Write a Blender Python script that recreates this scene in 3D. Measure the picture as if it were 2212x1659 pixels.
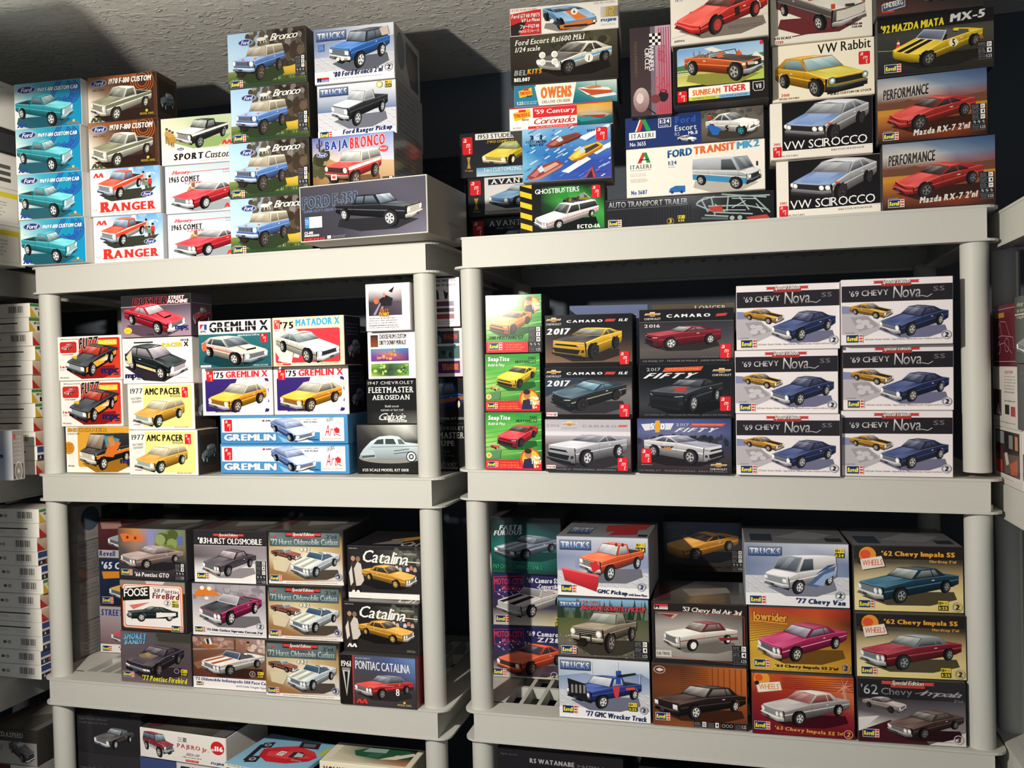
import bpy, bmesh, math, random
from mathutils import Matrix
SC = bpy.context.scene
for _o in list(bpy.data.objects): bpy.data.objects.remove(_o)
C = SC.collection
# ---------------------------------------------------------------- camera, light, exposure
CAM = bpy.data.cameras.new('camera'); cam = bpy.data.objects.new('camera', CAM); C.objects.link(cam); SC.camera = cam
CAM.sensor_fit = 'HORIZONTAL'; CAM.sensor_width = 36.0; CAM.lens = 1850/2212*36; CAM.clip_start = .02
_m = ((0.9659837387, -0.2578850932, 0.0192534479), (0.2574354101, 0.9660204693, 0.0230534714), (-0.0245443714, -0.0173127592, 0.9995488193))
cam.matrix_world = Matrix(((_m[0][0], _m[0][2], -_m[0][1], 0), (_m[1][0], _m[1][2], -_m[1][1], 0), (_m[2][0], _m[2][2], -_m[2][1], 1.6), (0, 0, 0, 1)))
WD = bpy.data.worlds.new('world'); SC.world = WD; WD.use_nodes = True
WD.node_tree.nodes['Background'].inputs[0].default_value = (.5, .55, .65, 1); WD.node_tree.nodes['Background'].inputs[1].default_value = .8
LD = bpy.data.lights.new('room_lamp', 'POINT'); LD.energy = 190; LD.color = (1, .935, .83); LD.shadow_soft_size = .03
lamp = bpy.data.objects.new('room_lamp', LD); C.objects.link(lamp); lamp.location = (-1.1, .35, 2.0)
SC.view_settings.view_transform = 'Standard'; SC.view_settings.look = 'None'; SC.view_settings.gamma = 1; SC.view_settings.exposure = 0
try: SC.view_settings.use_curve_mapping = False
except Exception: pass
SC.cycles.use_denoising = True; SC.cycles.max_bounces = 6; SC.cycles.diffuse_bounces = 4; SC.cycles.glossy_bounces = 3

# ---------------------------------------------------------------- print library
import numpy as np
EPS = 1.2e-5
def lin(c):
    return tuple((v/12.92 if v <= .04045 else ((v+.055)/1.055)**2.4) for v in c)
def hx(c):
    if isinstance(c, str):
        c = c.lstrip('#')
        if len(c) == 3: c = ''.join(k*2 for k in c)
        return (int(c[0:2],16)/255, int(c[2:4],16)/255, int(c[4:6],16)/255)
    return c
def mul(c, k):
    c = hx(c)
    if k <= 1: return tuple(v*k for v in c)
    t = min(1, (k-1)*.8)
    return tuple(min(1, v*(1+(k-1)*.5)) * (1-t) + t*1.0 for v in c)
def mix(a, b, t):
    a, b = hx(a), hx(b)
    return tuple(x*(1-t)+y*t for x, y in zip(a, b))

# --- glyphs of the built-in font, one mesh per character and weight
CH = ("ABCDEFGHIJKLMNOPQRSTUVWXYZabcdefghijklmnopqrstuvwxyz0123456789'-./+&:!,#*()"
      "\u30d5\u30a9\u30fc\u30c9\u4e09\u83f1\u30d1\u30b8\u30a7\u30ed\u30eb\u30de\u30f3\u30d2\u30b9\u30c8\u30ec\u30b7\u30b0\u30ab\u30a4\u30af\u30d7\u30e9\u30e2\u00e8\u2122")
# weights are overprinted copies, shifted sideways
WT = {'r': [(0, 0)], 'b': [(-.02, 0), (.02, 0)], 'h': [(-.062, -.018), (-.02, .018), (.022, -.018), (.062, .018)]}
GL = {}
BOT = set("AFHIKMNPRTVWXYfhiklmnprtx1"); TOP = set("BDEFHIKLMNPRUVWXYhklbdijmnprux")
def make_glyphs():
    tmp = []
    for ch in CH:
        cu = bpy.data.curves.new('g', 'FONT'); cu.body = ch; cu.resolution_u = 2
        ob = bpy.data.objects.new('g', cu); C.objects.link(ob); tmp.append((ch, ob, cu))
    dg = bpy.context.evaluated_depsgraph_get(); dg.update()
    for ch, ob, cu in tmp:
        me = ob.evaluated_get(dg).to_mesh()
        v = [(p.co.x, p.co.y) for p in me.vertices]
        f = [tuple(p.vertices) for p in me.polygons]
        ob.evaluated_get(dg).to_mesh_clear()
        if not v: v, f = [(0, 0), (.3, 0), (.3, .05)], [(0, 1, 2)]
        for w, sh in WT.items():
            V, F = [], []
            for k, (dx, dy) in enumerate(sh):
                n = len(V); V += [(p+dx, q+dy, k) for p, q in v]; F += [tuple(i+n for i in t) for t in f]
            GL[w, ch] = (V, F, min(p[0] for p in V), max(p[0] for p in V))
    for ch, ob, cu in tmp:
        bpy.data.objects.remove(ob); bpy.data.curves.remove(cu)
    # slab-serif weights 's' and 'S' made from the bold and the heavy
    for ch, src, dst in [(c, 'b', 's') for c in CH]+[(c, 'h', 'S') for c in CH]:
        v, f, x0, x1 = GL[src, ch]; v, f = list(v), list(f)
        cap = max(p[1] for p in v)
        for ok, y in ((ch in BOT, .03), (ch in TOP, cap-.03)):
            if not ok: continue
            iv = []
            for t in f:
                xs = []
                for a, b in zip(t, t[1:]+t[:1]):
                    (ax, ay), (bx, by) = v[a][:2], v[b][:2]
                    if (ay-y)*(by-y) < 0: xs.append(ax+(bx-ax)*(y-ay)/(by-ay))
                if len(xs) > 1: iv.append([min(xs), max(xs)])
            iv.sort(); m = []
            for i in iv:
                if m and i[0] <= m[-1][1]+.01: m[-1][1] = max(m[-1][1], i[1])
                else: m.append(i)
            for i in m:
                if i[1]-i[0] > (.3 if src == 'b' else .38): continue
                a, b = i[0]-.07, i[1]+.07; lo, hi = (0, .06) if y < .2 else (cap-.06, cap)
                n = len(v); v += [(a, lo, 4), (b, lo, 4), (b, hi, 4), (a, hi, 4)]; f.append((n, n+1, n+2, n+3))
        GL[dst, ch] = (v, f, min(p[0] for p in v), max(p[0] for p in v))
def string(s, w, gap):
    """set a line of type; the third number of a point is the layer of ink it lies in"""
    V, F, x = [], [], 0
    for i, ch in enumerate(s):
        if ch == ' ': x += .26; continue
        v, f, x0, x1 = GL.get((w, ch)) or GL[w, '.']
        n = len(V); V += [(p[0]-x0+x, p[1], 2*p[2]+i % 2) for p in v]; F += [tuple(j+n for j in q) for q in f]
        x += x1-x0+gap
    return V, F

def clip100(q):
    """cut a printed shape at the edges of its panel"""
    for ax, lim, sg in ((0, 0, 1), (0, 100, -1), (1, 0, 1), (1, 100, -1)):
        out = []
        for a, b in zip(q, q[1:]+q[:1]):
            da, db = (a[ax]-lim)*sg, (b[ax]-lim)*sg
            if da >= 0: out.append(a)
            if da*db < 0: t = da/(da-db); out.append(tuple(u+(v-u)*t for u, v in zip(a, b)))
        q = out
        if len(q) < 3: return []
    return q
def own(name):
    """what a method prints becomes one part of its own called name"""
    def deco(f):
        def g(s, *a, **k):
            if s.cur: return f(s, *a, **k)
            s.n += 1; s.cur = (name, s.n)
            try: return f(s, *a, **k)
            finally: s.cur = None
        return g
    return deco
class Art:
    """flat print on a unit-wide panel: x 0..100 to the right, y 0..100 downwards, asp = width / height"""
    def __init__(s, asp):
        s.asp, s.k, s.L, s.cur, s.n = asp, 0, {('bg', 0): [[], [], []]}, None, 0
        s.lay = 'bg'
    def add(s, pts, faces, cols, lay=None, ink=None):
        lay = lay or s.lay
        key = ('bg', 0) if lay == 'bg' and not s.cur else s.cur or ({'car': 'picture_detail', 'txt': 'title_lettering', 'logo': 'emblem'}[lay], 0)
        V, F, K = s.L.setdefault(key, [[], [], []]); n = len(V); s.k += 1
        z = -s.k*EPS
        if ink:
            s.k += max(ink); zz = [z-EPS*q for q in ink]
        else: zz = [z]*len(pts)
        if any(x < 0 or x > 100 or y < 0 or y > 100 for x, y in pts):
            P2, F2, C2, Z2 = [], [], [], []
            for f in faces:
                q = clip100([(*pts[i], *hx(cols[i])) for i in f])
                if len(q) > 2: F2.append(tuple(range(len(P2), len(P2)+len(q)))); Z2 += [zz[f[0]]]*len(q); P2 += [t[:2] for t in q]; C2 += [t[2:] for t in q]
            pts, faces, cols, zz = P2, F2, C2, Z2
        V += [(x/100, d, (1-y/100)/s.asp) for (x, y), d in zip(pts, zz)]; K += [lin(hx(c)) for c in cols]
        F += [tuple(i+n for i in f) for f in faces]
    def P(s, pts, c, lay=None):
        if isinstance(c, list): cols = [hx(k) for k in c]
        else: cols = [c]*len(pts)
        s.add(pts, [tuple(range(len(pts)))], cols, lay)
    def R(s, x, y, w, h, c, c2=None, hz=False, lay=None):
        c2 = c if c2 is None else c2
        s.P([(x, y), (x+w, y), (x+w, y+h), (x, y+h)], [c, c2, c2, c] if hz else [c, c, c2, c2], lay)
    def bg(s, c, c2=None, hz=False): s.R(0, 0, 100, 100, c, c2, hz)
    def G(s, x, y, w, h, rows):
        """grid of colours, rows from the top: smooth two-way gradient"""
        nr, nc = len(rows), len(rows[0])
        pts = [(x+w*j/(nc-1), y+h*i/(nr-1)) for i in range(nr) for j in range(nc)]
        f = [(i*nc+j, i*nc+j+1, (i+1)*nc+j+1, (i+1)*nc+j) for i in range(nr-1) for j in range(nc-1)]
        s.add(pts, f, [c for r in rows for c in r])
    def E(s, x, y, rx, ry, c, c2=None, n=20, a0=0, a1=360, lay=None, rot=0):
        ps = []
        for i in range(n):
            a = math.radians(a0+(a1-a0)*i/(n if a1-a0 == 360 else n-1))
            u, v = rx*math.cos(a), ry*math.sin(a)
            if rot:
                q = math.radians(rot); v2 = v/s.asp; u, v = u*math.cos(q)-v2*math.sin(q), (u*math.sin(q)+v2*math.cos(q))*s.asp
            ps.append((x+u, y+v))
        s.P(ps, c if c2 is None else [mix(c, c2, .5+.5*math.sin(math.radians(a0+(a1-a0)*i/n))) for i in range(n)], lay)
    def O(s, x, y, r, c, lay=None, n=20): s.E(x, y, r, r*s.asp, c, lay=lay, n=n)
    def RR(s, x, y, w, h, r, c, c2=None, lay=None):
        ps = []; ry = r*s.asp
        for cx, cy, a0 in ((x+w-r, y+ry, -90), (x+w-r, y+h-ry, 0), (x+r, y+h-ry, 90), (x+r, y+ry, 180)):
            for i in range(5):
                a = math.radians(a0+i*22.5); ps.append((cx+r*math.cos(a), cy+ry*math.sin(a)))
        s.P(ps, c if c2 is None else [mix(c, c2, (p[1]-y)/h) for p in ps], lay)
    def Ln(s, pts, w, c, lay=None):
        """polyline of width w (% of the width)"""
        for (ax, ay), (bx, by) in zip(pts, pts[1:]):
            dx, dy = bx-ax, (by-ay)/s.asp; l = math.hypot(dx, dy) or 1
            nx, ny = -dy/l*w/2, dx/l*w/2*s.asp
            s.P([(ax+nx, ay+ny), (bx+nx, by+ny), (bx-nx, by-ny), (ax-nx, ay-ny)], c, lay)
    def arc(s, x, y, r, w, c, a0=0, a1=360, n=28, lay=None):
        pts, f = [], []
        for i in range(n+1):
            a = math.radians(a0+(a1-a0)*i/n)
            for q in (r-w/2, r+w/2): pts.append((x+q*math.cos(a), y+q*math.sin(a)*s.asp))
        f = [(2*i, 2*i+1, 2*i+3, 2*i+2) for i in range(n)]
        s.add(pts, f, [c]*len(pts), lay)
    @own('title_lettering')
    def T(s, t, x, y, w, h, c, st='b', sh=0, c2=None, out=None, ow=.5, gap=.08, rise=0, lay='txt', arc=0):
        """text whose ink fills the box x, y, w, h; sh = slant, rise = climb to the right, out = outline colour"""
        V, F = string(t, st, gap)
        ink = [k for a, b, k in V]; V = [(a+sh*b, b) for a, b, k in V]
        x0, x1 = min(p[0] for p in V), max(p[0] for p in V); y0, y1 = min(p[1] for p in V), max(p[1] for p in V)
        if len(t) == 1:
            w2 = min(w, (x1-x0)/(y1-y0)*h/s.asp*1.25); x += (w-w2)/2; w = w2
        q = []
        for a, b in V:
            u, v = (a-x0)/(x1-x0), (b-y0)/(y1-y0)
            q.append((x+u*w, y+h-v*h-rise*u-arc*(1-(2*u-1)**2), v))
        if out:
            for dx, dy in ((-ow, -ow*.7), (ow, -ow*.7), (-ow*.8, ow), (ow, ow)):
                s.add([(a+dx, b+dy*s.asp) for a, b, v in q], F, [out]*len(q), lay, ink)
        s.add([(a, b) for a, b, v in q], F, [c if c2 is None else mix(c2, c, v) for a, b, v in q], lay, ink)
    @own('small_print')
    def fine(s, x, y, w, h, n, c, lay='txt', seed=1):
        """n lines of small copy too fine to read in the photograph"""
        rnd = random.Random(seed+int(x*7+y*13))
        wds = 'scale model kit parts decals paint glue not included skill level ages up stock custom body wheels tires plated clear detailed engine authentic replica'.split()
        lh = h/n
        for i in range(n):
            t = ''
            while len(t) < w/(lh*.55)*s.asp*.9 and len(t) < 60: t += rnd.choice(wds)+' '
            s.T(t.strip(), x, y+i*lh, w*(.8+.2*rnd.random()) if n > 1 else w, lh*.7, c, 'r', lay=lay)
    # --- makers' marks
    @own('maker_badge')
    def rev(s, x, y, w, c='#1b2c66'):
        h = w*.5*s.asp
        s.R(x-.4, y-.4*s.asp, w+.8, h+.8*s.asp, '#e8e4d8', lay='logo')
        s.R(x, y, w*.76, h, c, lay='logo')
        for i in range(3): s.R(x+w*.8, y+h*(.02+i*.36), w*.2, h*.22, '#d8362c', lay='logo')
        s.T('Revell', x+w*.05, y+h*.2, w*.66, h*.62, '#f0e23a', 'h', .1, lay='logo', gap=.03)
    @own('maker_badge')
    def amt(s, x, y, w, h, c='#d6252c'):
        s.RR(x, y, w, h, w*.12, c, lay='logo')
        for i, ch in enumerate('amt'):
            s.T(ch, x+w*(.12+.26*i), y+h*(.08+.3*i)-(h*.05 if ch == 't' else 0), w*(.3 if ch != 't' else .16)+(w*.1 if ch == 'm' else 0), h*(.22 if ch != 't' else .3), '#fff4ee', 'r', .25, lay='logo')
    @own('maker_badge')
    def mpc(s, x, y, w, c='#1c2252'):
        h = w*.42*s.asp
        s.T('mpc', x, y, w, h*.9, c, 'h', lay='logo', gap=-.03); s.R(x+w*.72, y+h*.72, w*.28, h*.1, c, lay='logo')
        s.R(x+w*.3, y+h*.3, w*.12, h*.08, '#c8362e', lay='logo')
    @own('maker_badge')
    def ford(s, x, y, w, h, c='#22357c'):
        s.E(x+w/2, y+h/2, w/2, h/2, '#c8ccd8', lay='logo'); s.E(x+w/2, y+h/2, w/2*.94, h/2*.88, c, lay='logo')
        s.E(x+w/2, y+h/2, w/2*.88, h/2*.8, '#b9c2da', lay='logo'); s.E(x+w/2, y+h/2, w/2*.86, h/2*.76, c, lay='logo')
        s.T('Ford', x+w*.2, y+h*.24, w*.62, h*.52, '#f2f2f6', 'b', .35, lay='logo', gap=.0)
    @own('maker_badge')
    def moe(s, x, y, w, c='#d8382e'):
        h = w*.36*s.asp
        for i in range(2):
            s.P([(x+w*(.0+.45*i), y+h), (x+w*(.22+.45*i), y), (x+w*(.4+.45*i), y), (x+w*(.55+.45*i), y+h), (x+w*(.34+.45*i), y+h), (x+w*(.27+.45*i), y+h*.5), (x+w*(.16+.45*i), y+h)], c, 'logo')
    @own('level_badge')
    def lev(s, x, y, r, n='2', c='#222', rc='#777a86'):
        s.arc(x, y, r*.9, r*.22, rc, lay='logo'); s.arc(x, y, r*.9, r*.06, '#eee', lay='logo')
        s.T(n, x-r*.42, y-r*.55*s.asp, r*.84, r*1.1*s.asp, c, 'h', .15, lay='logo')
    @own('scale_badge')
    def age(s, x, y, w, b='1:25', a='10+'):
        h = w*.5*s.asp
        s.R(x, y, w, h, '#e9cf2e', lay='logo'); s.R(x, y+h*1.05, w, h, '#2a2a1c', lay='logo')
        s.T(a, x+w*.06, y+h*.15, w*.5, h*.7, '#222', 'h', lay='logo'); s.O(x+w*.78, y+h*.5, w*.16, '#caa36a', lay='logo')
        s.T(b, x+w*.08, y+h*1.22, w*.84, h*.66, '#ecd93a', 'h', lay='logo')
    @own('kit_data_panel')
    def spec(s, x, y, w, h, rows=('12+', '4', '5+'), extra=2):
        """black panel of white number squares"""
        n = len(rows)+extra; rh = h/n
        s.R(x, y, w, h, '#17171a', lay='logo')
        for i in range(n):
            yy = y+i*rh
            s.R(x+w*.02, yy+rh*.94, w*.94, rh*.05, '#8d8d90', lay='logo')
            if i < len(rows):
                s.fine(x+w*.05, yy+rh*.15, w*.5, rh*.7, 3, '#b5b5b8', lay='logo', seed=i)
                s.R(x+w*.62, yy+rh*.1, w*.3, rh*.78, '#f0efec', lay='logo')
                s.T(rows[i], x+w*.67, yy+rh*.24, w*.2, rh*.5, '#111', 'h', lay='logo')
            elif i == len(rows) and extra > 1:
                for j in range(3):
                    s.arc(x+w*(.2+.3*j), yy+rh*.46, w*.1, w*.02, '#9a9a9c', lay='logo', n=12)
                    s.Ln([(x+w*(.16+.3*j), yy+rh*.25), (x+w*(.26+.3*j), yy+rh*.65)], w*.035, '#f2f2f2', lay='logo')
            else:
                s.fine(x+w*.05, yy+rh*.15, w*.5, rh*.7, 3, '#9c9c9f', lay='logo', seed=i)
                s.T('1:25', x+w*.58, yy+rh*.2, w*.36, rh*.55, '#c9c9c9', 'b', lay='logo')
    @own('series_badge')
    def trk(s, x, y, w, h):
        s.R(x, y, w, h, '#1f2a3e', lay='logo'); s.R(x+.4, y+.6, w-.8, h-1.2, '#7f8da6', '#3a4a66', lay='logo')
        s.T('TRUCKS', x+w*.04, y+h*.16, w*.92, h*.7, '#ffffff', 'h', c2='#3f62b4', out='#141e3c', ow=.3, gap=.02, lay='logo')
    def plate(s, x, y, w, h, c='#c9cad0', d='#8b8d98', e='#f0f0f4'):
        """diamond tread plate"""
        s.R(x, y, w, h, c)
        nx = int(w/6); ny = max(2, int(h/(6*s.asp/1.5)))
        for j in range(ny):
            for i in range(nx):
                cx, cy = x+(i+.5)*w/nx, y+(j+.5)*h/ny; q = 1 if (i+j) % 2 else -1
                dx, dy = w/nx*.45, h/ny*.42*q
                s.P([(cx-dx, cy-dy), (cx+dx*.2, cy-.6), (cx+dx, cy+dy), (cx-dx*.2, cy+.6)], d)
                s.P([(cx-dx, cy-dy-.7), (cx+dx*.2, cy-1.2), (cx+dx, cy+dy-.7), (cx-dx*.1, cy-.3)], e)
    @own('maker_badge')
    def chev(s, x, y, w, h, word=True, wc='#cfcfd2'):
        bh = h*.55 if word else h
        for k, c in ((0, '#d8d4cc'), (1, '#c9903a')):
            m = .1*k
            X = lambda u: x+w*(.5+(u-.5)*(1-m)); Y = lambda v: y+bh*(.5+(v-.5)*(1-m*2.2))
            s.P([(X(.08), Y(.3)), (X(.34), Y(.3)), (X(.36), Y(0)), (X(.66), Y(0)), (X(.64), Y(.3)), (X(1), Y(.3)), (X(.92), Y(.72)), (X(.66), Y(.72)), (X(.64), Y(1)), (X(.34), Y(1)), (X(.36), Y(.72)), (X(0), Y(.72))], [mul(c, 1.2)]*6+[mul(c, .8)]*6, 'logo')
        if word: s.T('CHEVROLET', x, y+h*.72, w, h*.26, wc, 'b', lay='logo')
    @own('edition_banner')
    def banner(s, x, y, w, h, c='#c33a36'):
        s.P([(x, y+h*.1), (x+w*.22, y+h*.1), (x+w*.22, y+h*.55), (x, y+h*.55), (x+w*.03, y+h*.32)], c, 'logo')
        s.P([(x+w, y+h*.1), (x+w*.78, y+h*.1), (x+w*.78, y+h*.55), (x+w, y+h*.55), (x+w*.97, y+h*.32)], c, 'logo')
        s.RR(x+w*.18, y+h*.15, w*.64, h*.85, w*.02, mul(c, .85), lay='logo')
        s.T('Special Edition', x+w*.2, y, w*.6, h*.75, '#e9e6e0', 'b', .3, out='#55504c', ow=.25, lay='logo', gap=.02)

# --- pictures of cars: a small wire car in perspective, flattened into print
CARS = dict(
 sedan=dict(L=5.2, W=1.95, zs=.27, zF=.8, zc=.93, zd=.93, zt=.85, xc=.95, xw=.35, xr=-.85, xd=-1.45, zr=1.37, xf=1.6, xb=-1.45, r=.33),
 coupe=dict(L=4.8, W=1.85, zs=.25, zF=.74, zc=.9, zd=.93, zt=.88, xc=.7, xw=.05, xr=-.75, xd=-1.75, zr=1.28, xf=1.45, xb=-1.35, r=.34),
 hatch=dict(L=4.1, W=1.75, zs=.25, zF=.78, zc=.92, zd=.95, zt=.9, xc=.75, xw=.15, xr=-1.2, xd=-1.9, zr=1.35, xf=1.25, xb=-1.2, r=.31),
 wagon=dict(L=4.5, W=1.85, zs=.25, zF=.75, zc=.92, zd=.93, zt=.9, xc=.9, xw=.2, xr=-1.8, xd=-2.15, zr=1.36, xf=1.4, xb=-1.3, r=.33),
 modern=dict(L=4.7, W=2.0, zs=.2, zF=.92, zc=1.02, zd=1.02, zt=1.04, xc=.65, xw=-.1, xr=-.8, xd=-1.95, zr=1.33, xf=1.45, xb=-1.35, r=.38),
 conv=dict(L=5.1, W=1.95, zs=.25, zF=.78, zc=.9, zd=.9, zt=.85, xc=.75, xw=.35, xr=-.9, xd=-1.2, zr=1.3, xf=1.55, xb=-1.45, r=.33, top=0),
 pickup=dict(L=5.2, W=2.0, zs=.45, zF=1.08, zc=1.16, zd=1.12, zt=1.1, xc=1.0, xw=.55, xr=-.35, xd=-.5, zr=1.72, xf=1.65, xb=-1.65, r=.4, bed=1),
 suv=dict(L=4.2, W=1.9, zs=.5, zF=1.12, zc=1.18, zd=1.15, zt=1.15, xc=.75, xw=.45, xr=-1.9, xd=-2.05, zr=1.78, xf=1.3, xb=-1.2, r=.42),
 van=dict(L=4.6, W=2.05, zs=.4, zF=1.02, zc=1.15, zd=1.2, zt=1.2, xc=1.6, xw=1.1, xr=-2.2, xd=-2.28, zr=2.05, xf=1.45, xb=-1.4, r=.38, van=1),
)
def car_polys(kind, col, yaw=35, el=12, dist=9, roof=None, low=None, hood=None, glass=('#aeb9c0', '#39424a'), lamps='r2', grille='#26282c', gb='#9aa0a6', bars='h',
              bump='#c8ccd0', rim='#c9ccd0', tire='#17171a', stripe=None, side=None, trim=None, inner='#2a2a2e', lift=0, scoop=None, spok=5, rear=False, cab2=False, gcol=None, door=True, arch=1, wr=1, plow=None, rack=None, gh=(.32, .9), lampc='#f2efe6', boom=None, **kw):
    p = dict(CARS[kind]); p.update(kw)
    col = hx(col); roof = hx(roof) if roof else col; hood = hx(hood) if hood else col; low = hx(low) if low else col
    L, W = p['L'], p['W']; xF, xR = L/2, -L/2; hw = W/2
    zs, zF, zc, zd, zt = (p[k]+lift for k in ('zs', 'zF', 'zc', 'zd', 'zt')); zr = p['zr']+lift
    xc, xw, xr, xd = p['xc'], p['xw'], p['xr'], p['xd']; r = p['r']*wr
    rw = hw*.80 if not p.get('van') else hw*.9
    O = []
    D = lambda pts, c: O.append((pts, c))
    def gz(pts, c0, c1, z0=None, z1=None):
        zz = [q[2] for q in pts]; a = min(zz) if z0 is None else z0; b = max(zz) if z1 is None else z1
        D(pts, [mix(c0, c1, max(0, min(1, (q[2]-a)/(b-a or 1)))) for q in pts])
    def gx(pts, c0, c1):
        xx = [q[0] for q in pts]; a, b = min(xx), max(xx)
        D(pts, [mix(c0, c1, (q[0]-a)/(b-a or 1)) for q in pts])
    def disc(x, y, z, rr, c, n=18): D([(x+rr*math.cos(2*math.pi*i/n), y, z+rr*math.sin(2*math.pi*i/n)) for i in range(n)], c)
    def fdisc(x, y, z, rr, c, n=12): D([(x, y+rr*math.cos(2*math.pi*i/n), z+rr*math.sin(2*math.pi*i/n)) for i in range(n)], c)
    xf, xb = p['xf'], p['xb']; zw = r
    # far wheels, underside
    for x in (xb, xf):
        disc(x, -hw+.25, zw, r, mul(tire, .7)); disc(x, -hw+.02, zw, r*.98, tire)
    D([(xF-.25, -hw+.1, zs-.03), (xF-.25, hw-.1, zs-.03), (xR+.3, hw-.1, zs-.03), (xR+.3, -hw+.1, zs-.03)], '#0e0e10')
    D([(xF-.2, -hw+.1, zs-.1), (xF-.2, hw-.1, zs-.1), (xF-.2, hw-.1, zs+.2), (xF-.2, -hw+.1, zs+.2)], '#121214')
    e = .05 # shoulder inset
    hy = hw-e
    # top surfaces: deck or bed, hood
    if p.get('bed'):
        D([(xd, -hy, zd), (xR, -hy, zt), (xR, hy, zt), (xd, hy, zd)], mul(col, .9))
        gx([(xd-.05, -hy+.12, zd-.02), (xR+.08, -hy+.12, zt-.02), (xR+.08, hy-.12, zt-.02), (xd-.05, hy-.12, zd-.02)], '#3a3c40', '#1b1c1f')
        D([(xd-.05, -hy+.12, zd-.02), (xR+.08, -hy+.12, zt-.02), (xR+.08, -hy+.12, zt-.3), (xd-.05, -hy+.12, zd-.3)], mul(col, .55))
    else:
        gx([(xd+.6, -hy, zd), (xR+.1, -hy*.93, zt), (xR, 0, zt), (xR+.1, hy*.93, zt), (xd+.6, hy, zd)], mul(col, 1.05), mul(col, 1.2))
    if p.get('top', 1) == 0:
        D([(xc, -hy, zc), (xd, -hy, zd), (xd, hy, zd), (xc, hy, zc)], inner)
        D([(xc, -hy+.1, zc), (xd, -hy+.1, zd), (xd, -hy+.1, zd-.3), (xc, -hy+.1, zc-.3)], mul(inner, 1.5))
        for yy in (-.42, .42):
            for x0 in (-.25, -.95):
                D([(x0, yy-.3, zd-.2), (x0, yy+.3, zd-.2), (x0-.15, yy+.27, zd+.12), (x0-.15, yy-.27, zd+.12)], mul(inner, 1.25))
    gx([(xF, -hy*.55, zF), (xF-.16, -hy*.95, zF-.02), (xc, -hy, zc), (xc, hy, zc), (xF-.16, hy*.95, zF-.02), (xF, hy*.55, zF)], mul(hood, 1.02), mul(hood, 1.28))
    gx([(xF-.1, -.42, zF+.01), (xc, -.5, zc+.03), (xc, .5, zc+.03), (xF-.1, .42, zF+.01)], mul(hood, 1.3), mul(hood, 1.1))
    if stripe:
        for y0, y1, c in stripe: D([(xF-.02, y0, zF+.01), (xc, y0, zc+.03), (xc, y1, zc+.03), (xF-.02, y1, zF+.01)], c)
    if scoop:
        D([(.9+.7, -.35, zF+.08), (.9+.7, .35, zF+.08), (xc+.1, .3, zc+.14), (xc+.1, -.3, zc+.14)], mul(scoop, 1.25))
        D([(.9+.7, -.35, zF+.02), (.9+.7, .35, zF+.02), (.9+.7, .35, zF+.12), (.9+.7, -.35, zF+.12)], '#151515')
        D([(.9+.7, .35, zF+.02), (xc+.1, .3, zc), (xc+.1, .3, zc+.14), (.9+.7, .35, zF+.1)], mul(scoop, .75))
    # front end
    fz0 = zs+.04
    gz([(xF-.16, -hw*.97, fz0), (xF, -hy*.55, fz0), (xF, hy*.55, fz0), (xF-.16, hw*.97, fz0), (xF-.16, hy*.95, zF-.02), (xF, hy*.55, zF), (xF, -hy*.55, zF), (xF-.16, -hy*.95, zF-.02)], mul(col, .5), mul(col, .98))
    H = zF-fz0; g0, g1 = fz0+H*gh[0], fz0+H*gh[1]; X = xF+.01
    gw = hy*(.86 if lamps not in ('r2', 'sq2', 'oval') else .9)
    if grille:
        D([(X-.09, -gw, g0), (X, -gw*.6, g0), (X, gw*.6, g0), (X-.09, gw, g0), (X-.09, gw, g1), (X, gw*.6, g1), (X, -gw*.6, g1), (X-.09, -gw, g1)], gb)
        q = .02; D([(X-.08, -gw+q, g0+q), (X+.01, -gw*.6, g0+q), (X+.01, gw*.6, g0+q), (X-.08, gw-q, g0+q), (X-.08, gw-q, g1-q), (X+.01, gw*.6, g1-q), (X+.01, -gw*.6, g1-q), (X-.08, -gw+q, g1-q)], grille)
        if bars == 'h':
            for i in range(3):
                z = g0+(g1-g0)*(i+1)/4; D([(X-.06, -gw+.03, z-.012), (X+.02, -gw*.6, z-.012), (X+.02, gw*.6, z-.012), (X-.06, gw-.03, z-.012), (X-.06, gw-.03, z+.012), (X+.02, gw*.6, z+.012), (X+.02, -gw*.6, z+.012), (X-.06, -gw+.03, z+.012)], gb)
        elif bars == 'v':
            for i in range(-4, 5):
                y = gw*.75*i/5; D([(X+.02, y-.014, g0), (X+.02, y+.014, g0), (X+.02, y+.014, g1), (X+.02, y-.014, g1)], gb)
        elif bars == 's':
            D([(X+.02, -.1, g0-.02), (X+.02, .1, g0-.02), (X+.02, .1, g1+.02), (X+.02, -.1, g1+.02)], mul(col, .85))
    lz = (g0+g1)/2; lr = min(.11, (g1-g0)*.46)
    fx = lambda y: X-.16*max(0, min(1, (abs(y)-hy*.5)/(hw*.97-hy*.5)))
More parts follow.
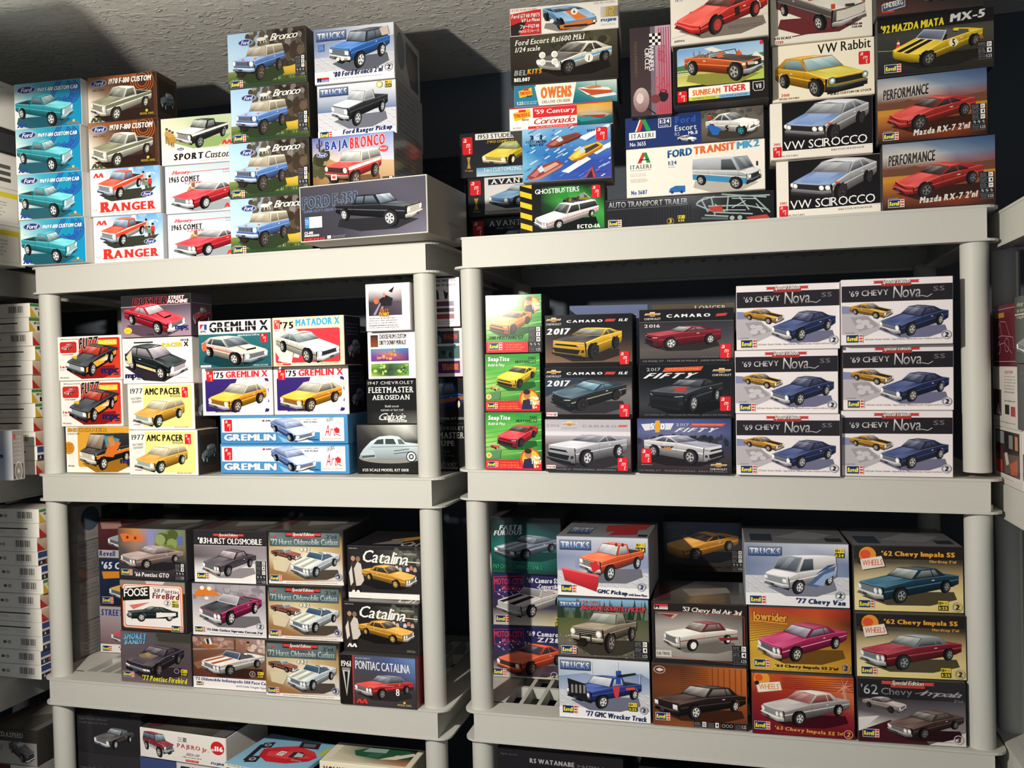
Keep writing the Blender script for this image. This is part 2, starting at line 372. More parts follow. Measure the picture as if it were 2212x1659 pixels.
    if lamps in ('r2', 'r4', 'sq2', 'sq4', 'oval', 'slit'):
        for sgn in (-1, 1):
            ys = {'r2': [.78], 'r4': [.84, .62], 'sq2': [.76], 'sq4': [.83, .63], 'oval': [.75], 'slit': [.74]}[lamps]
            for k in ys:
                y = sgn*hw*k; x = fx(y)+.015
                if lamps[0] == 'r' or lamps == 'oval':
                    R_ = lr*(1.0 if lamps != 'r2' else 1.25)
                    fdisc(x, y, lz, R_*1.25, gb); fdisc(x+.005, y, lz, R_, lampc); fdisc(x+.01, y, lz+R_*.2, R_*.45, '#ffffff')
                elif lamps == 'slit':
                    D([(x, y-sgn*.2, lz+.06), (x-.06, y+sgn*.14, lz+.1), (x-.08, y+sgn*.17, lz+.17), (x, y-sgn*.2, lz+.12)], lampc)
                else:
                    R_ = lr; w_ = .11 if lamps == 'sq4' else .17
                    D([(x, y-w_, lz-R_), (x, y+w_, lz-R_), (x, y+w_, lz+R_), (x, y-w_, lz+R_)], gb)
                    D([(x+.005, y-w_*.82, lz-R_*.8), (x+.005, y+w_*.82, lz-R_*.8), (x+.005, y+w_*.82, lz+R_*.8), (x+.005, y-w_*.82, lz+R_*.8)], [lampc, lampc, '#ffffff', '#ffffff'])
    if lamps == 'mod':   # low wide modern face: slim upper grille, big lower intake, swept lamps
        D([(X, -hw*.7, fz0+H*.68), (X, hw*.7, fz0+H*.68), (X-.03, hw*.62, fz0+H*.8), (X-.03, -hw*.62, fz0+H*.8)], '#131416')
        D([(X, -hw*.66, fz0+H*.18), (X, hw*.66, fz0+H*.18), (X, hw*.8, fz0+H*.5), (X, -hw*.8, fz0+H*.5)], '#17181a')
        for sgn in (-1, 1):
            D([(X-.02, sgn*hw*.55, fz0+H*.7), (X-.2, sgn*hw*.93, fz0+H*.76), (X-.24, sgn*hw*.94, fz0+H*.86), (X-.02, sgn*hw*.58, fz0+H*.8)], '#20242a')
            D([(X-.01, sgn*hw*.6, fz0+H*.74), (X-.18, sgn*hw*.9, fz0+H*.78), (X-.2, sgn*hw*.9, fz0+H*.82), (X-.01, sgn*hw*.6, fz0+H*.78)], lampc)
            D([(X-.05, sgn*hw*.78, fz0+H*.28), (X-.12, sgn*hw*.92, fz0+H*.3), (X-.12, sgn*hw*.92, fz0+H*.48), (X-.05, sgn*hw*.82, fz0+H*.48)], '#2b2d31')
        D([(X+.02, -hw*.85, fz0), (X+.02, hw*.85, fz0), (X, hw*.9, fz0+H*.12), (X, -hw*.9, fz0+H*.12)], '#1d1e20')
    if bump:
        b0, b1 = fz0+H*.02, fz0+H*.02+.15; Y = hw*.99
        gz([(X-.14, -Y, b0), (X+.08, -Y*.75, b0), (X+.08, Y*.75, b0), (X-.14, Y, b0), (X-.14, Y, b1), (X+.08, Y*.75, b1), (X+.08, -Y*.75, b1), (X-.14, -Y, b1)], mul(bump, .5), mul(bump, 1.0))
        D([(X-.14, -Y, b1), (X+.08, -Y*.75, b1), (X+.08, Y*.75, b1), (X-.14, Y, b1), (X-.1, Y*.9, b1+.03), (X, Y*.7, b1+.03), (X, -Y*.7, b1+.03), (X-.1, -Y*.9, b1+.03)], mul(bump, 1.25))
        if arch != 2: D([(X+.09, -.16, b0+.02), (X+.09, .16, b0+.02), (X+.09, .16, b1-.02), (X+.09, -.16, b1-.02)], '#3a3d44')
    # near side with wheel openings
    n = 9; ra = r*1.13
    def sidepoly(y, top, zb0):
        q = [(xR+.08, y, zb0+.1)]
        for x in (xb, xf):
            h0 = math.asin(max(-1, min(1, (zb0-zw)/ra)))
            a = [math.pi-h0-(math.pi-2*h0)*i/n for i in range(n+1)]
            q += [(x+ra*math.cos(t), y, zw+ra*math.sin(t)) for t in a]
        q += [(xF-.16, y, zb0+.05)]
        return q+top
    top = [(xF-.16, hw, zF-.03), (xc, hw, zc), (xd, hw, zd), (xR+.08, hw*.99, zt)]
    q = sidepoly(hw, top, zs)
    for x in (xb, xf): disc(x, hw-.12, zw, ra*.99, '#0c0c0e')
    gz(q, mul(low, .42), mul(col, .98), zs, max(zd, zF))
    zm = lambda x, t: zs+t*((zF if x > xc else zc if x > xd else zt)-zs)
    # shoulder highlight and body crease
    D([(xF-.16, hw, zF-.05), (xc, hw, zc-.02), (xd, hw, zd-.02), (xR+.08, hw, zt-.02), (xR+.08, hy, zt+.0), (xd, hy, zd), (xc, hy, zc), (xF-.16, hy, zF-.01)], mul(col, 1.3))
    tb = .62
    D([(xF-.16, hw+.004, zm(9, tb)+.02), (xR+.1, hw+.004, zm(-9, tb)+.02), (xR+.1, hw+.004, zm(-9, tb)-.03), (xF-.16, hw+.004, zm(9, tb)-.03)], mul(col, 1.12) if not trim else trim)
    if side:
        for t0, t1, c in side:
            D([(xF-.17, hw+.006, zm(9, t0)), (xR+.1, hw+.006, zm(-9, t0)), (xR+.1, hw+.006, zm(-9, t1)), (xF-.17, hw+.006, zm(9, t1))], c)
            for x in (xb, xf):
                if zm(0, t0) < zw+ra: D([(x+ra*math.cos(math.pi*i/8), hw+.007, zw+ra*math.sin(math.pi*i/8)) for i in range(9)], '#0c0c0e')
    if door and not p.get('bed'):
        for x in ((xc-.1, -.6) if kind != 'sedan' else (xc-.15, -.45)):
            D([(x-.008, hw+.008, zs+.05), (x+.008, hw+.008, zs+.05), (x+.008, hw+.008, zc), (x-.008, hw+.008, zc)], mul(col, .5))
        D([(-.45, hw+.01, zc-.16), (-.25, hw+.01, zc-.16), (-.25, hw+.01, zc-.12), (-.45, hw+.01, zc-.12)], '#d8dadd')
    elif p.get('bed'):
        for x in (xc-.05, xd+.02, xd-.06):
            D([(x-.01, hw+.008, zs+.05), (x+.01, hw+.008, zs+.05), (x+.01, hw+.008, zc), (x-.01, hw+.008, zc)], mul(col, .5))
    # greenhouse
    g0c, g1c = glass
    if p.get('top', 1):
        D([(xr, -rw, zr-.03), (xw, -rw, zr-.03), (xw-.1, 0, zr+.02), (xw, rw, zr-.03), (xr, rw, zr-.03)], mul(roof, 1.0))
        if rear or not p.get('bed'): gz([(xr, -rw, zr), (xr, rw, zr), (xd, hy*.95, zd), (xd, -hy*.95, zd)], mul(roof, .8), mul(roof, 1.05))
        gz([(xc, hy, zc), (xw, rw, zr), (xr, rw, zr), (xd, hy, zd)], mul(roof, .7), mul(roof, 1.0))
        gx([(xw+.05, -rw, zr-.01), (xw, 0, zr+.03), (xw+.05, rw, zr-.01), (xr, rw, zr), (xr, 0, zr+.02), (xr, -rw, zr)], mul(roof, 1.05), mul(roof, 1.35))
        wl = lambda t, s_: (xc+(xw-xc)*t, s_*(hy+(rw-hy)*t)*.93, zc+(zr-zc)*t)
        D([wl(0, -1.05), wl(0, 1.05), wl(1, 1.05), wl(1, -1.05)], mul(roof, .75))
        D([wl(.06, -1), wl(.06, 1), wl(.93, 1), wl(.93, -1)], [g1c, mix(g0c, g1c, .6), g0c, mix(g0c, '#ffffff', .3)])
        D([wl(.1, -.5), wl(.1, .1), wl(.9, .5), wl(.9, -.1)], [mix(g0c, g1c, .7), mix(g0c, g1c, .7), mix(g0c, '#ffffff', .35), mix(g0c, '#ffffff', .35)])
        # side glass in a plane between belt and roof
        def sg(xa, xb_, xc_, xd_, c0, c1):
            S_ = lambda x, t: (x, hy+(rw-hy)*t+.006, zc+(zr-zc)*t)
            D([S_(xa, .08), S_(xb_, .86), S_(xc_, .86), S_(xd_, .08)], [c1, c0, c0, c1])
        a, b, c_, d_ = xc-.18, xw-.1, xr+.1, xd+.3
        gs0, gs1 = mix(g0c, g1c, .35), mul(g1c, .8)
        if p.get('van'): sg(a-.05, b-.02, b-.75, b-.75, gs0, gs1)
        elif kind == 'pickup':
            if cab2: m = (b+c_)/2; sg(a, b, m+.06, m+.06, gs0, gs1); sg(m-.06, m-.06, c_, c_-.02, gs0, gs1)
            else: sg(a, b, c_, c_-.02, gs0, gs1)
        elif kind in ('wagon', 'suv'):
            m = b-.85 if kind == 'wagon' else b-.75; sg(a, b, m+.04, m+.04, gs0, gs1); sg(m-.06, m-.06, c_-.05, d_-.25, gs0, gs1)
        else:
            m = xr+.05+(.35 if kind != 'modern' else .5); sg(a, b, m+.05, m-.0, gs0, gs1); sg(m-.1, m-.02, c_+.05, xr-.35 if xd < xr-.7 else xr-.1, gs0, mul(gs1, .9))
    else:
        wl = lambda t, s_: (xc+(xw-xc)*t, s_*(hy+(rw-hy)*t)*.95, zc+(zr-zc)*t)
        D([wl(0, -1), wl(0, 1), wl(1, 1), wl(1, -1)], '#d5d8dc')
        D([wl(.07, -.94), wl(.07, .94), wl(.92, .94), wl(.92, -.94)], [g1c, mix(g0c, g1c, .5), g0c, g0c])
    if rack:
        for k in range(7):
            D([(xw-.3-k*.35, -rw*.8, zr+.05), (xw-.6-k*.35, rw*.8, zr+.05), (xw-.55-k*.35, rw*.7, zr+.35+.12*(k % 3)), (xw-.3-k*.35, -rw*.7, zr+.3+.1*(k % 2))], rack[k % len(rack)])
    if boom:
        D([(xd-.15, .1, zd), (xd-.45, .3, zd), (xd-.55, .2, zr+.45), (xd-.3, .0, zr+.4)], boom); D([(xd-.2, .2, zr+.1), (xR-.1, .4, zt+.9), (xR-.15, .4, zt+.75), (xd-.2, .2, zr-.1)], '#202226')
        D([(xR+.1, hw*.9, zt), (xR+.2, hw*.9, zt), (xR-.05, hw*.8, zt+.9), (xR-.13, hw*.8, zt+.9)], '#c9ccd2')
    # near wheels
    for x in (xb, xf):
        disc(x, hw-.18, zw, r, mul(tire, .6)); disc(x, hw-.02, zw, r, tire); disc(x, hw, zw, r*.94, mix(tire, '#ffffff', .07))
        disc(x, hw+.01, zw, r*.66, mul(rim, .55)); disc(x, hw+.015, zw, r*.6, rim)
        if spok:
            for i in range(spok):
                t = 2*math.pi*(i+.5)/spok; dd = math.pi/spok*.5
                D([(x+r*.18*math.cos(t-dd), hw+.02, zw+r*.18*math.sin(t-dd)), (x+r*.55*math.cos(t-dd), hw+.02, zw+r*.55*math.sin(t-dd)), (x+r*.55*math.cos(t+dd), hw+.02, zw+r*.55*math.sin(t+dd)), (x+r*.18*math.cos(t+dd), hw+.02, zw+r*.18*math.sin(t+dd))], mul(rim, .3))
        disc(x, hw+.025, zw, r*.15, mul(rim, 1.1), 10)
    if plow:
        D([(xF+.75, -hw*1.15, .12), (xF+.95, hw*1.15, .12), (xF+.85, hw*1.15, .8), (xF+.65, -hw*1.15, .8)], [mul(plow, .6), mul(plow, .7), mul(plow, 1.1), mul(plow, 1.0)])
        D([(xF+.1, .2, .5), (xF+.7, .1, .4), (xF+.7, .3, .5), (xF+.1, .4, .6)], mul(plow, .8))
    # perspective
    a, b = math.radians(yaw), math.radians(el); z0 = .6
    cx, cy, cz = dist*math.cos(b)*math.cos(a), dist*math.cos(b)*math.sin(a), z0+dist*math.sin(b)
    f = (-math.cos(b)*math.cos(a), -math.cos(b)*math.sin(a), -math.sin(b)); rt = (-math.sin(a), math.cos(a), 0)
    up = (rt[1]*f[2]-rt[2]*f[1], rt[2]*f[0]-rt[0]*f[2], rt[0]*f[1]-rt[1]*f[0])
    out = []
    for pts, c in O:
        q2 = []
        for x, y, z in pts:
            d = (x-cx, y-cy, z-cz); w = sum(i*j for i, j in zip(d, f))
            q2.append((sum(i*j for i, j in zip(d, rt))/w, sum(i*j for i, j in zip(d, up))/w))
        out.append((q2, c))
    return out
@own('car_picture')
def C_(s, x, y, w, h, kind, col, flip=False, rot=0, shadow=None, **kw):
    """picture of a car filling the box x, y, w, h"""
    s.lay = 'car'
    if shadow:
        s.P([(x+w*(.05), y+h*.82), (x+w*.3, y+h*.7), (x+w*.95, y+h*.66), (x+w*.98, y+h*.86), (x+w*.72, y+h*1.04), (x+w*.3, y+h*1.05)] if not flip else
            [(x+w*.95, y+h*.82), (x+w*.7, y+h*.7), (x+w*.05, y+h*.66), (x+w*.02, y+h*.86), (x+w*.28, y+h*1.04), (x+w*.7, y+h*1.05)], shadow)
    po = car_polys(kind, col, **kw)
    if flip: po = [([(-a, b) for a, b in q], c) for q, c in po]
    if rot:
        r = math.radians(rot); po = [([(a*math.cos(r)-b*math.sin(r), a*math.sin(r)+b*math.cos(r)) for a, b in q], c) for q, c in po]
    xs = [a for q, c in po for a, b in q]; ys = [b for q, c in po for a, b in q]
    x0, x1, y0, y1 = min(xs), max(xs), min(ys), max(ys)
    for q, c in po: s.P([(x+(a-x0)/(x1-x0)*w, y+h-(b-y0)/(y1-y0)*h) for a, b in q], c if not isinstance(c, list) else list(c))
    s.lay = 'bg'
Art.C = C_
# ---------------------------------------------------------------- printed box fronts
DES = {}
def des(name, asp):
    def w(f): DES[name] = (asp, f); return f
    return w
def rings(a, x, y, r, c, n=3, w=1.2, a0=0, a1=360):
    for i in range(n): a.arc(x, y, r-i*w*1.9, w, c, a0, a1)
@own('printed_tree')
def tree(a, x, y, rx, ry, c, n=9, seed=1):
    q = random.Random(seed)
    for i in range(n): a.E(x+rx*(q.random()-.5)*1.5, y+ry*(q.random()-.5)*1.5, rx*.5, ry*.5, mul(c, .7+.7*q.random()), n=9)
def blobs(a, x, y, w, h, cols, n=30, s=4, seed=1):
    q = random.Random(seed)
    for i in range(n):
        a.E(x+w*q.random(), y+h*q.random(), s*(.5+q.random()), s*(.4+q.random())*a.asp, q.choice(cols), n=8)
@own('printed_figure')
def person(a, x, y, h, top='#b9362e', leg='#27304a', skin='#c99a7c', hair='#2a201a'):
    w = h*.22/a.asp
    a.P([(x-w*.5, y+h*.5), (x+w*.5, y+h*.5), (x+w*.45, y+h), (x+w*.1, y+h), (x, y+h*.6), (x-w*.1, y+h), (x-w*.45, y+h)], leg, 'car')
    a.P([(x-w*.6, y+h*.2), (x+w*.6, y+h*.2), (x+w*.75, y+h*.52), (x-w*.75, y+h*.52)], top, 'car')
    a.E(x, y+h*.1, w*.42, h*.1, skin, lay='car', n=10); a.E(x, y+h*.06, w*.45, h*.075, hair, lay='car', n=10)

@des('f69', 1.68)
def _(a):
    a.G(0, 0, 100, 100, [['#8fd0d8', '#3fa6c0', '#1a8fb6', '#1b93bd'], ['#f2f6f2', '#7cc0cc', '#1c8fb4', '#148ebc'], ['#f6f7f2', '#4a8a98', '#1b6f8c', '#1092c2']])
    for k, x in ((1, 70), (1, 79)):
        rings(a, x+5, 26, 15, '#27419b', 3, 1.3, -70, 150)
    for i in range(3): a.Ln([(50+i*3, 42), (66+i*3, 0)], 1.3, '#27419b'); a.Ln([(78+i*3, 52), (90+i*3, 20)], 1.3, '#2b5fb0')
    a.ford(4, 5, 29, 18)
    a.T('1969 F-100 CUSTOM CAB', 35, 12, 61, 8.5, '#f4f8fb', 'h', .25, out='#1a5f86', ow=.25, gap=.03)
    a.fine(6, 30, 22, 4, 1, '#b9c6cc')
    a.C(1, 27, 88, 72, 'pickup', '#35a3b2', flip=True, yaw=52, el=12, hood='#5cc0c8', glass=('#b7d2d8', '#27424e'), lamps='r2', rim='#d6dde0', bars='h', grille='#7f9aa6', gb='#c9d6da', bump='#7fb6cc', shadow='#1d5666', zr=1.62)
    a.moe(3, 88, 15, '#24418f'); a.T('MODEL KING', 79, 94, 18, 4, '#b98f3a', 'b'); a.E(89, 91, 2, 3, '#d8c06a', lay='logo')

@des('f70', 1.68)
def _(a):
    a.G(0, 0, 100, 100, [['#9b7a62', '#5e3a28', '#4a2a1c', '#3f2418'], ['#e6dccb', '#8a6a54', '#4a2c1e', '#39221a'], ['#efe8da', '#5a4234', '#3a251c', '#2e1d18']])
    for w in range(4): a.arc(80, 18, 7+w*3.1, 1.1, '#c0662e')
    for i in range(4): a.Ln([(0, 2+i*2.6), (72, 1+i*2.2)], .7, '#b5622f'); a.Ln([(96+i, 20), (97+i*1.2, 96)], .35, '#7a4a30')
    a.ford(4, 6, 24, 16); a.T('1970 F-100 CUSTOM', 31, 6, 63, 12, '#f6f4ee', 'h', .2, out='#3a2218', ow=.3, gap=.03)
    a.T('SKILL LEVEL 2', 7, 27, 20, 4, '#4a3a30', 'b')
    a.C(3, 24, 91, 76, 'pickup', '#e8e6d8', yaw=47, el=13, hood='#75785a', roof='#ece9dc', low='#dcd8c8', side=[(.66, 1.0, '#6f7356')], glass=('#aab0a0', '#3a3f38'), rim='#d8d6cc', tire='#2a2622', bump='#cfcbbd', gb='#d8d4c4', grille='#5e5a50', shadow='#2a1a14')
    a.moe(3, 89, 17, '#3f4a2c'); a.T('MODEL KING', 76, 87, 20, 5, '#c8a83a', 'b'); a.E(86, 83, 2, 3, '#d9b93c', lay='logo')

@des('ranger', 1.68)
def _(a):
    a.G(0, 0, 100, 100, [['#f4f2f2', '#a9c8e6', '#5f9fd8', '#6aa8dc'], ['#f6f2ee', '#e6ecf2', '#cfe0ee', '#c0dcf0'], ['#f6f0ea', '#f6f0ea', '#f6f0ea', '#f6f0ea']])
    a.R(0, 62, 100, 38, '#f6f0ea'); blobs(a, 55, 2, 44, 26, ['#dfeaf4', '#c6dcf0', '#8fbce2'], 14, 5, 3)
    a.P([(18, 62), (95, 44), (80, 66), (30, 70)], '#3c4034')
    a.moe(4, 8, 16)
    person(a, 77, 10, 30, '#c9b49a', '#7a5a44'); person(a, 86, 20, 34, '#c83630', '#5a3a30'); person(a, 81, 26, 30, '#6d8f6a', '#4a3a34')
    a.C(9, 4, 68, 62, 'pickup', '#f2ede6', yaw=38, el=14, hood='#d9482e', roof='#c94a34', low='#efe8e0', side=[(.55, 1.0, '#d8452c')], glass=('#a8c4dc', '#33485c'), rim='#cfd6da', bump='#8fa2b4', gb='#cdd2d6', grille='#4a5866', shadow='#35382e')
    a.ford(73, 53, 18, 12); a.T('ANGER', 28, 74, 66, 18, '#d5342c', 'S', 0, gap=.05); a.T('R', 11, 71, 21, 22, '#d5342c', 'S'); a.fine(20, 94, 68, 3, 1, '#8a7d76'); a.T('1971', 3, 86, 6, 4, '#b8a89c', 'r')

@des('sport', 1.66)
def _(a):
    a.G(0, 0, 100, 100, [['#e9e2c8', '#cfd8b4', '#b9cfa6', '#c4d0ae'], ['#efe9d8', '#e2e2cc', '#a8bd88', '#b2b894'], ['#f6f1e6', '#f6f1e6', '#f6f1e6', '#f6f1e6']])
    a.R(0, 70, 100, 30, '#f7f2e8'); a.P([(15, 52), (98, 42), (80, 66), (45, 68)], '#8fa868')
    for x in (8, 12, 16): person(a, x, 12+x, 34, '#c09a4e', '#8a6a3a', hair='#5a4020')
    a.R(10, 40, 12, 12, '#b98a3e')
    a.C(20, 5, 74, 63, 'pickup', '#26262a', yaw=42, el=12, hood='#dcdad6', roof='#1e1e22', low='#2e2e32', side=[(.74, 1.0, '#e6e2da')], glass=('#c4c8c0', '#3a3e3e'), rim='#8a8d90', gb='#c9c8c2', grille='#6a6862', bump='#c9c6c0')
    a.ford(22, 64, 10, 7); a.T('SPORT', 17, 77, 42, 14, '#1c1a1a', 'S', .1); a.T('Custom', 61, 76, 38, 15, '#2a2828', 's', .3, gap=.02); a.moe(84, 55, 15); a.fine(53, 94, 45, 3.5, 1, '#8a8580'); a.fine(5, 84, 10, 8, 3, '#b8b2a8')

@des('comet', 1.66)
def _(a):
    a.G(0, 0, 100, 100, [['#cdd6dc', '#c2d0da', '#bccbd6'], ['#e8e8e6', '#dfe5e8', '#d5dfe4'], ['#f2efea', '#ece9e4', '#e4e2de']])
    a.Ln([(9, 16), (100, 13)], .8, '#d8414a'); a.T('Mercury', 10, 10, 26, 11, '#d8414a', 'b', .35, gap=-.01)
    a.T('1965 COMET', 5, 23, 44, 12, '#222226', 'S'); a.T('Cyclone', 28, 33, 24, 9, '#d8414a', 'b', .35, gap=-.01); a.fine(82, 14, 17, 8, 2, '#5a5a5c')
    person(a, 40, 38, 34, '#b5946a', '#8a6a4a'); tree(a, 37, 50, 5, 10, '#b48a5a', 7)
    a.C(7, 37, 100, 58, 'coupe', '#d6303a', yaw=40, el=10, L=5.0, roof='#ece8e6', glass=('#c4c8ca', '#26262a'), lamps='r4', rim='#e4e6e8', spok=9, bump='#d4d6d8', shadow='#9aa2a8', inner='#3a2a2c', grille='#5a5e62', gh=(.4, .95))
    a.moe(83, 85, 15)

@des('bronco', 1.58)
def _(a):
    a.R(0, 0, 100, 100, '#3c352e'); a.G(0, 0, 52, 78, [['#a9cdea', '#a4c6e4', '#6a6a62'], ['#b9d6ec', '#b2cfe6', '#6b6658'], ['#c4dcec', '#b8cede', '#8a8468']])
    q = random.Random(5)
    for i in range(60): a.E(42+58*q.random()**.8, 30*q.random()**.7+ (0 if q.random() < .5 else 10), 4, 9, mul('#3f372e', .6+.8*q.random()), n=8)
    for i in range(16): a.E(26+20*q.random(), 1+26*q.random()**2, 3.2, 6, mul('#4f4a3c', .7+.7*q.random()), n=8)
    for i in range(26): a.E(60+40*q.random(), 35+32*q.random(), 5, 9, mul('#57483a', .6+.7*q.random()), n=8)
    a.G(0, 70, 100, 30, [['#7f8a4a', '#6b7a40', '#b99c3a', '#d8b63a'], ['#4d6434', '#38522e', '#4a5a2e', '#6a7034'], ['#31482c', '#26402a', '#2a3e28', '#30462c']])
    a.P([(66, 74), (100, 64), (100, 84), (72, 86)], ['#c8a636', '#dcbc46', '#b8983a', '#8a8038'])
    for i in range(50): x = 100*q.random(); a.P([(x, 92), (x+1.2, 82+6*q.random()), (x+2, 92)], mul('#4a6234', .6+.8*q.random()))
    a.ford(14, 12, 19, 13)
    for dx, dy, w, h in ((38, 12, 12, 7), (48, 9, 5, 6)): a.E(dx+w/2, dy+h/2, w/2, h/2, '#ddd8cc', lay='logo')
    for x in (40, 43, 47, 49.5): a.Ln([(x, 17), (x-1.5+(x % 2)*2, 23)], 1.0, '#cfc9bc', 'logo')
    a.Ln([(50, 11), (53.5, 12.5)], 1.6, '#ddd8cc', 'logo')
    a.T('Bronco', 55, 8, 36, 13, '#ebe7dc', 'b', .45, out='#2a241e', ow=.3, gap=-.02, rise=1)
    a.C(6, 27, 68, 64, 'suv', '#5f86c8', yaw=36, el=9, roof='#e2d8c2', hood='#86a8dc', low='#5474b4', glass=('#c6bda8', '#6a6458'), lamps='r2', grille='#4a3f3a', bars='v', gb='#7f9ccc', bump='#bccbe4', rim='#6a5f58', tire='#2a2622', shadow='#2c3a24', lift=.06, lampc='#fdf0c8', gh=(.5, .95))
    a.E(20, 50, 1.6, 1.8, '#d87a3a', lay='car'); a.E(36, 50, 1.6, 1.8, '#d87a3a', lay='car')
    a.fine(4, 85, 9, 2.5, 1, '#d8d8cc'); a.rev(4, 88, 15); a.spec(87, 53, 12.5, 38, ('14+', '5', '7+'))

@des('bronco80', 1.52)
def _(a):
    a.G(0, 0, 100, 100, [['#7385b0', '#a9b4cc', '#cfd4de', '#e2e4ea'], ['#8093b8', '#b9c2d4', '#c4cad8', '#b4bccc'], ['#dcdde2', '#e8e8ea', '#e8e8ea', '#e4e4e8']])
    a.P([(0, 30), (30, 22), (60, 34), (100, 22), (100, 60), (0, 60)], ['#7f90b4', '#8fa0c0', '#aab4cc', '#98a4c0', '#c0c6d4', '#a6b0c8'])
    a.plate(0, 52, 100, 28); a.R(0, 78, 100, 22, '#e6e6ea', '#f2f2f2')
    a.trk(3, 5, 38, 18); a.R(5, 28, 8, 13, '#3a6ab0', lay='logo'); a.fine(5.6, 29, 7, 11, 4, '#cfdcee', lay='logo')
    a.C(19, 6, 76, 72, 'suv', '#2f67b8', yaw=40, el=12, roof='#3a3e48', hood='#3f78c8', glass=('#9aa6b4', '#2e3644'), lamps='sq2', grille='#4c5058', rim='#e8e8ec', bump='#c4c8ce', shadow='#5a5e68', L=4.6, lift=.1, wr=1.05)
    a.P([(83, 9), (93, 6), (95, 21), (86, 23)], '#c8b9ae', 'car')
    for x in (30, 36, 44): a.O(x, 58, 2.2, '#e8e6e0', 'car')
    a.T("'80 Ford Bronco 2'n1", 24, 80, 62, 10, '#20305c', 'h', .2, rise=3); a.lev(93, 80, 5, '2'); a.fine(24, 92, 60, 3, 1, '#7a7d88')
    a.R(3, 89, 15, 4, '#d0302c', lay='logo'); a.R(3, 93, 15, 4, '#4c7fc0', lay='logo'); a.T('M', 3.4, 89.6, 5, 7, '#111', 'h', lay='logo'); a.T('Monogram', 9, 94, 8.5, 2.4, '#eee', 'b', lay='logo')

@des('rangerpu', 1.55)
def _(a):
    a.G(0, 0, 100, 100, [['#e4e6ea', '#e9eaee', '#f0f0f2'], ['#5f7398', '#7184a6', '#6a7ea4'], ['#9aa6bc', '#b4bcca', '#8a98b4']])
    a.R(0, 0, 100, 12, '#eceef0', '#cdd4de'); a.plate(0, 50, 100, 36); a.R(0, 85, 100, 15, '#f0f0f0')
    a.trk(3, 5, 37, 16); a.age(87, 1, 8, '1:24'); a.O(80, 7, 4.2, '#c8b860', 'logo'); a.O(80, 7, 2.6, '#e8e4cc', 'logo')
    a.C(18, 12, 72, 68, 'pickup', '#2c3034', yaw=42, el=12, hood='#d2d4d6', roof='#c8cacc', low='#24282c', glass=('#d6dade', '#7a828a'), lamps='sq2', rim='#b8bcc0', grille='#8a9096', gb='#d8dade', bump='#d4d6d8', shadow='#6a6e78', lift=.08, wr=1.05)
    a.rev(3, 86, 15); a.T('Ford Ranger Pickup', 32, 85, 63, 11, '#1d2f66', 'h', .2, rise=3)

@des('baja', 1.62)
def _(a):
    a.G(0, 0, 100, 100, [['#5566a8', '#6a7cb8', '#7f90c4', '#8a9ac8'], ['#c9b8a8', '#d8c8b4', '#d6cec4', '#c8c8d0'], ['#9a7a58', '#b08a60', '#c0a884', '#c8b498']])
    a.P([(0, 45), (18, 38), (30, 48), (60, 46), (100, 52), (100, 100), (0, 100)], ['#8a6848', '#a47c54', '#b8905e', '#c4a078', '#c8aa88', '#b08458', '#7a5a3c'])
    tree(a, 10, 50, 11, 24, '#4a4a30', 12); a.Ln([(9, 2), (9, 26)], 2, '#26304a'); a.Ln([(6, 10), (6, 18), (9, 20)], 1.2, '#26304a'); a.Ln([(12, 6), (12, 14), (9, 17)], 1.2, '#26304a')
    a.ford(5, 28, 14, 9); a.T('BAJA', 16, 8, 29, 22, '#24408c', 'S', 0, out='#e8e6ee', ow=.4, rise=2); a.T('BRONCO', 47, 5, 43, 21, '#d83236', 'S', 0, out='#f0e8ea', ow=.4, rise=3)
    a.E(88, 30, 5.5, 6, '#d84a48', lay='logo'); a.T('BAJA', 84, 28, 8, 4, '#fff', 'b', lay='logo')
    a.C(15, 27, 70, 72, 'suv', '#d93a34', yaw=36, el=11, roof='#efe6d2', hood='#d83630', low='#cf302e', side=[(.72, 1.0, '#efe6d4')], glass=('#d8d8d0', '#5a5e60'), lamps='r2', grille='#2e2626', bars='v', gb='#5a3a36', bump='#8a6a5a', rim='#8a8078', tire='#26211e', shadow='#6a4c34', lift=.08, wr=1.08, gh=(.5, .95))
    a.R(23, 71, 7, 10, '#f0e8e0', lay='logo'); a.E(26.5, 76, 2.6, 3, '#d84a48', lay='logo'); a.spec(86, 82, 13, 14, ('14+',), 1)

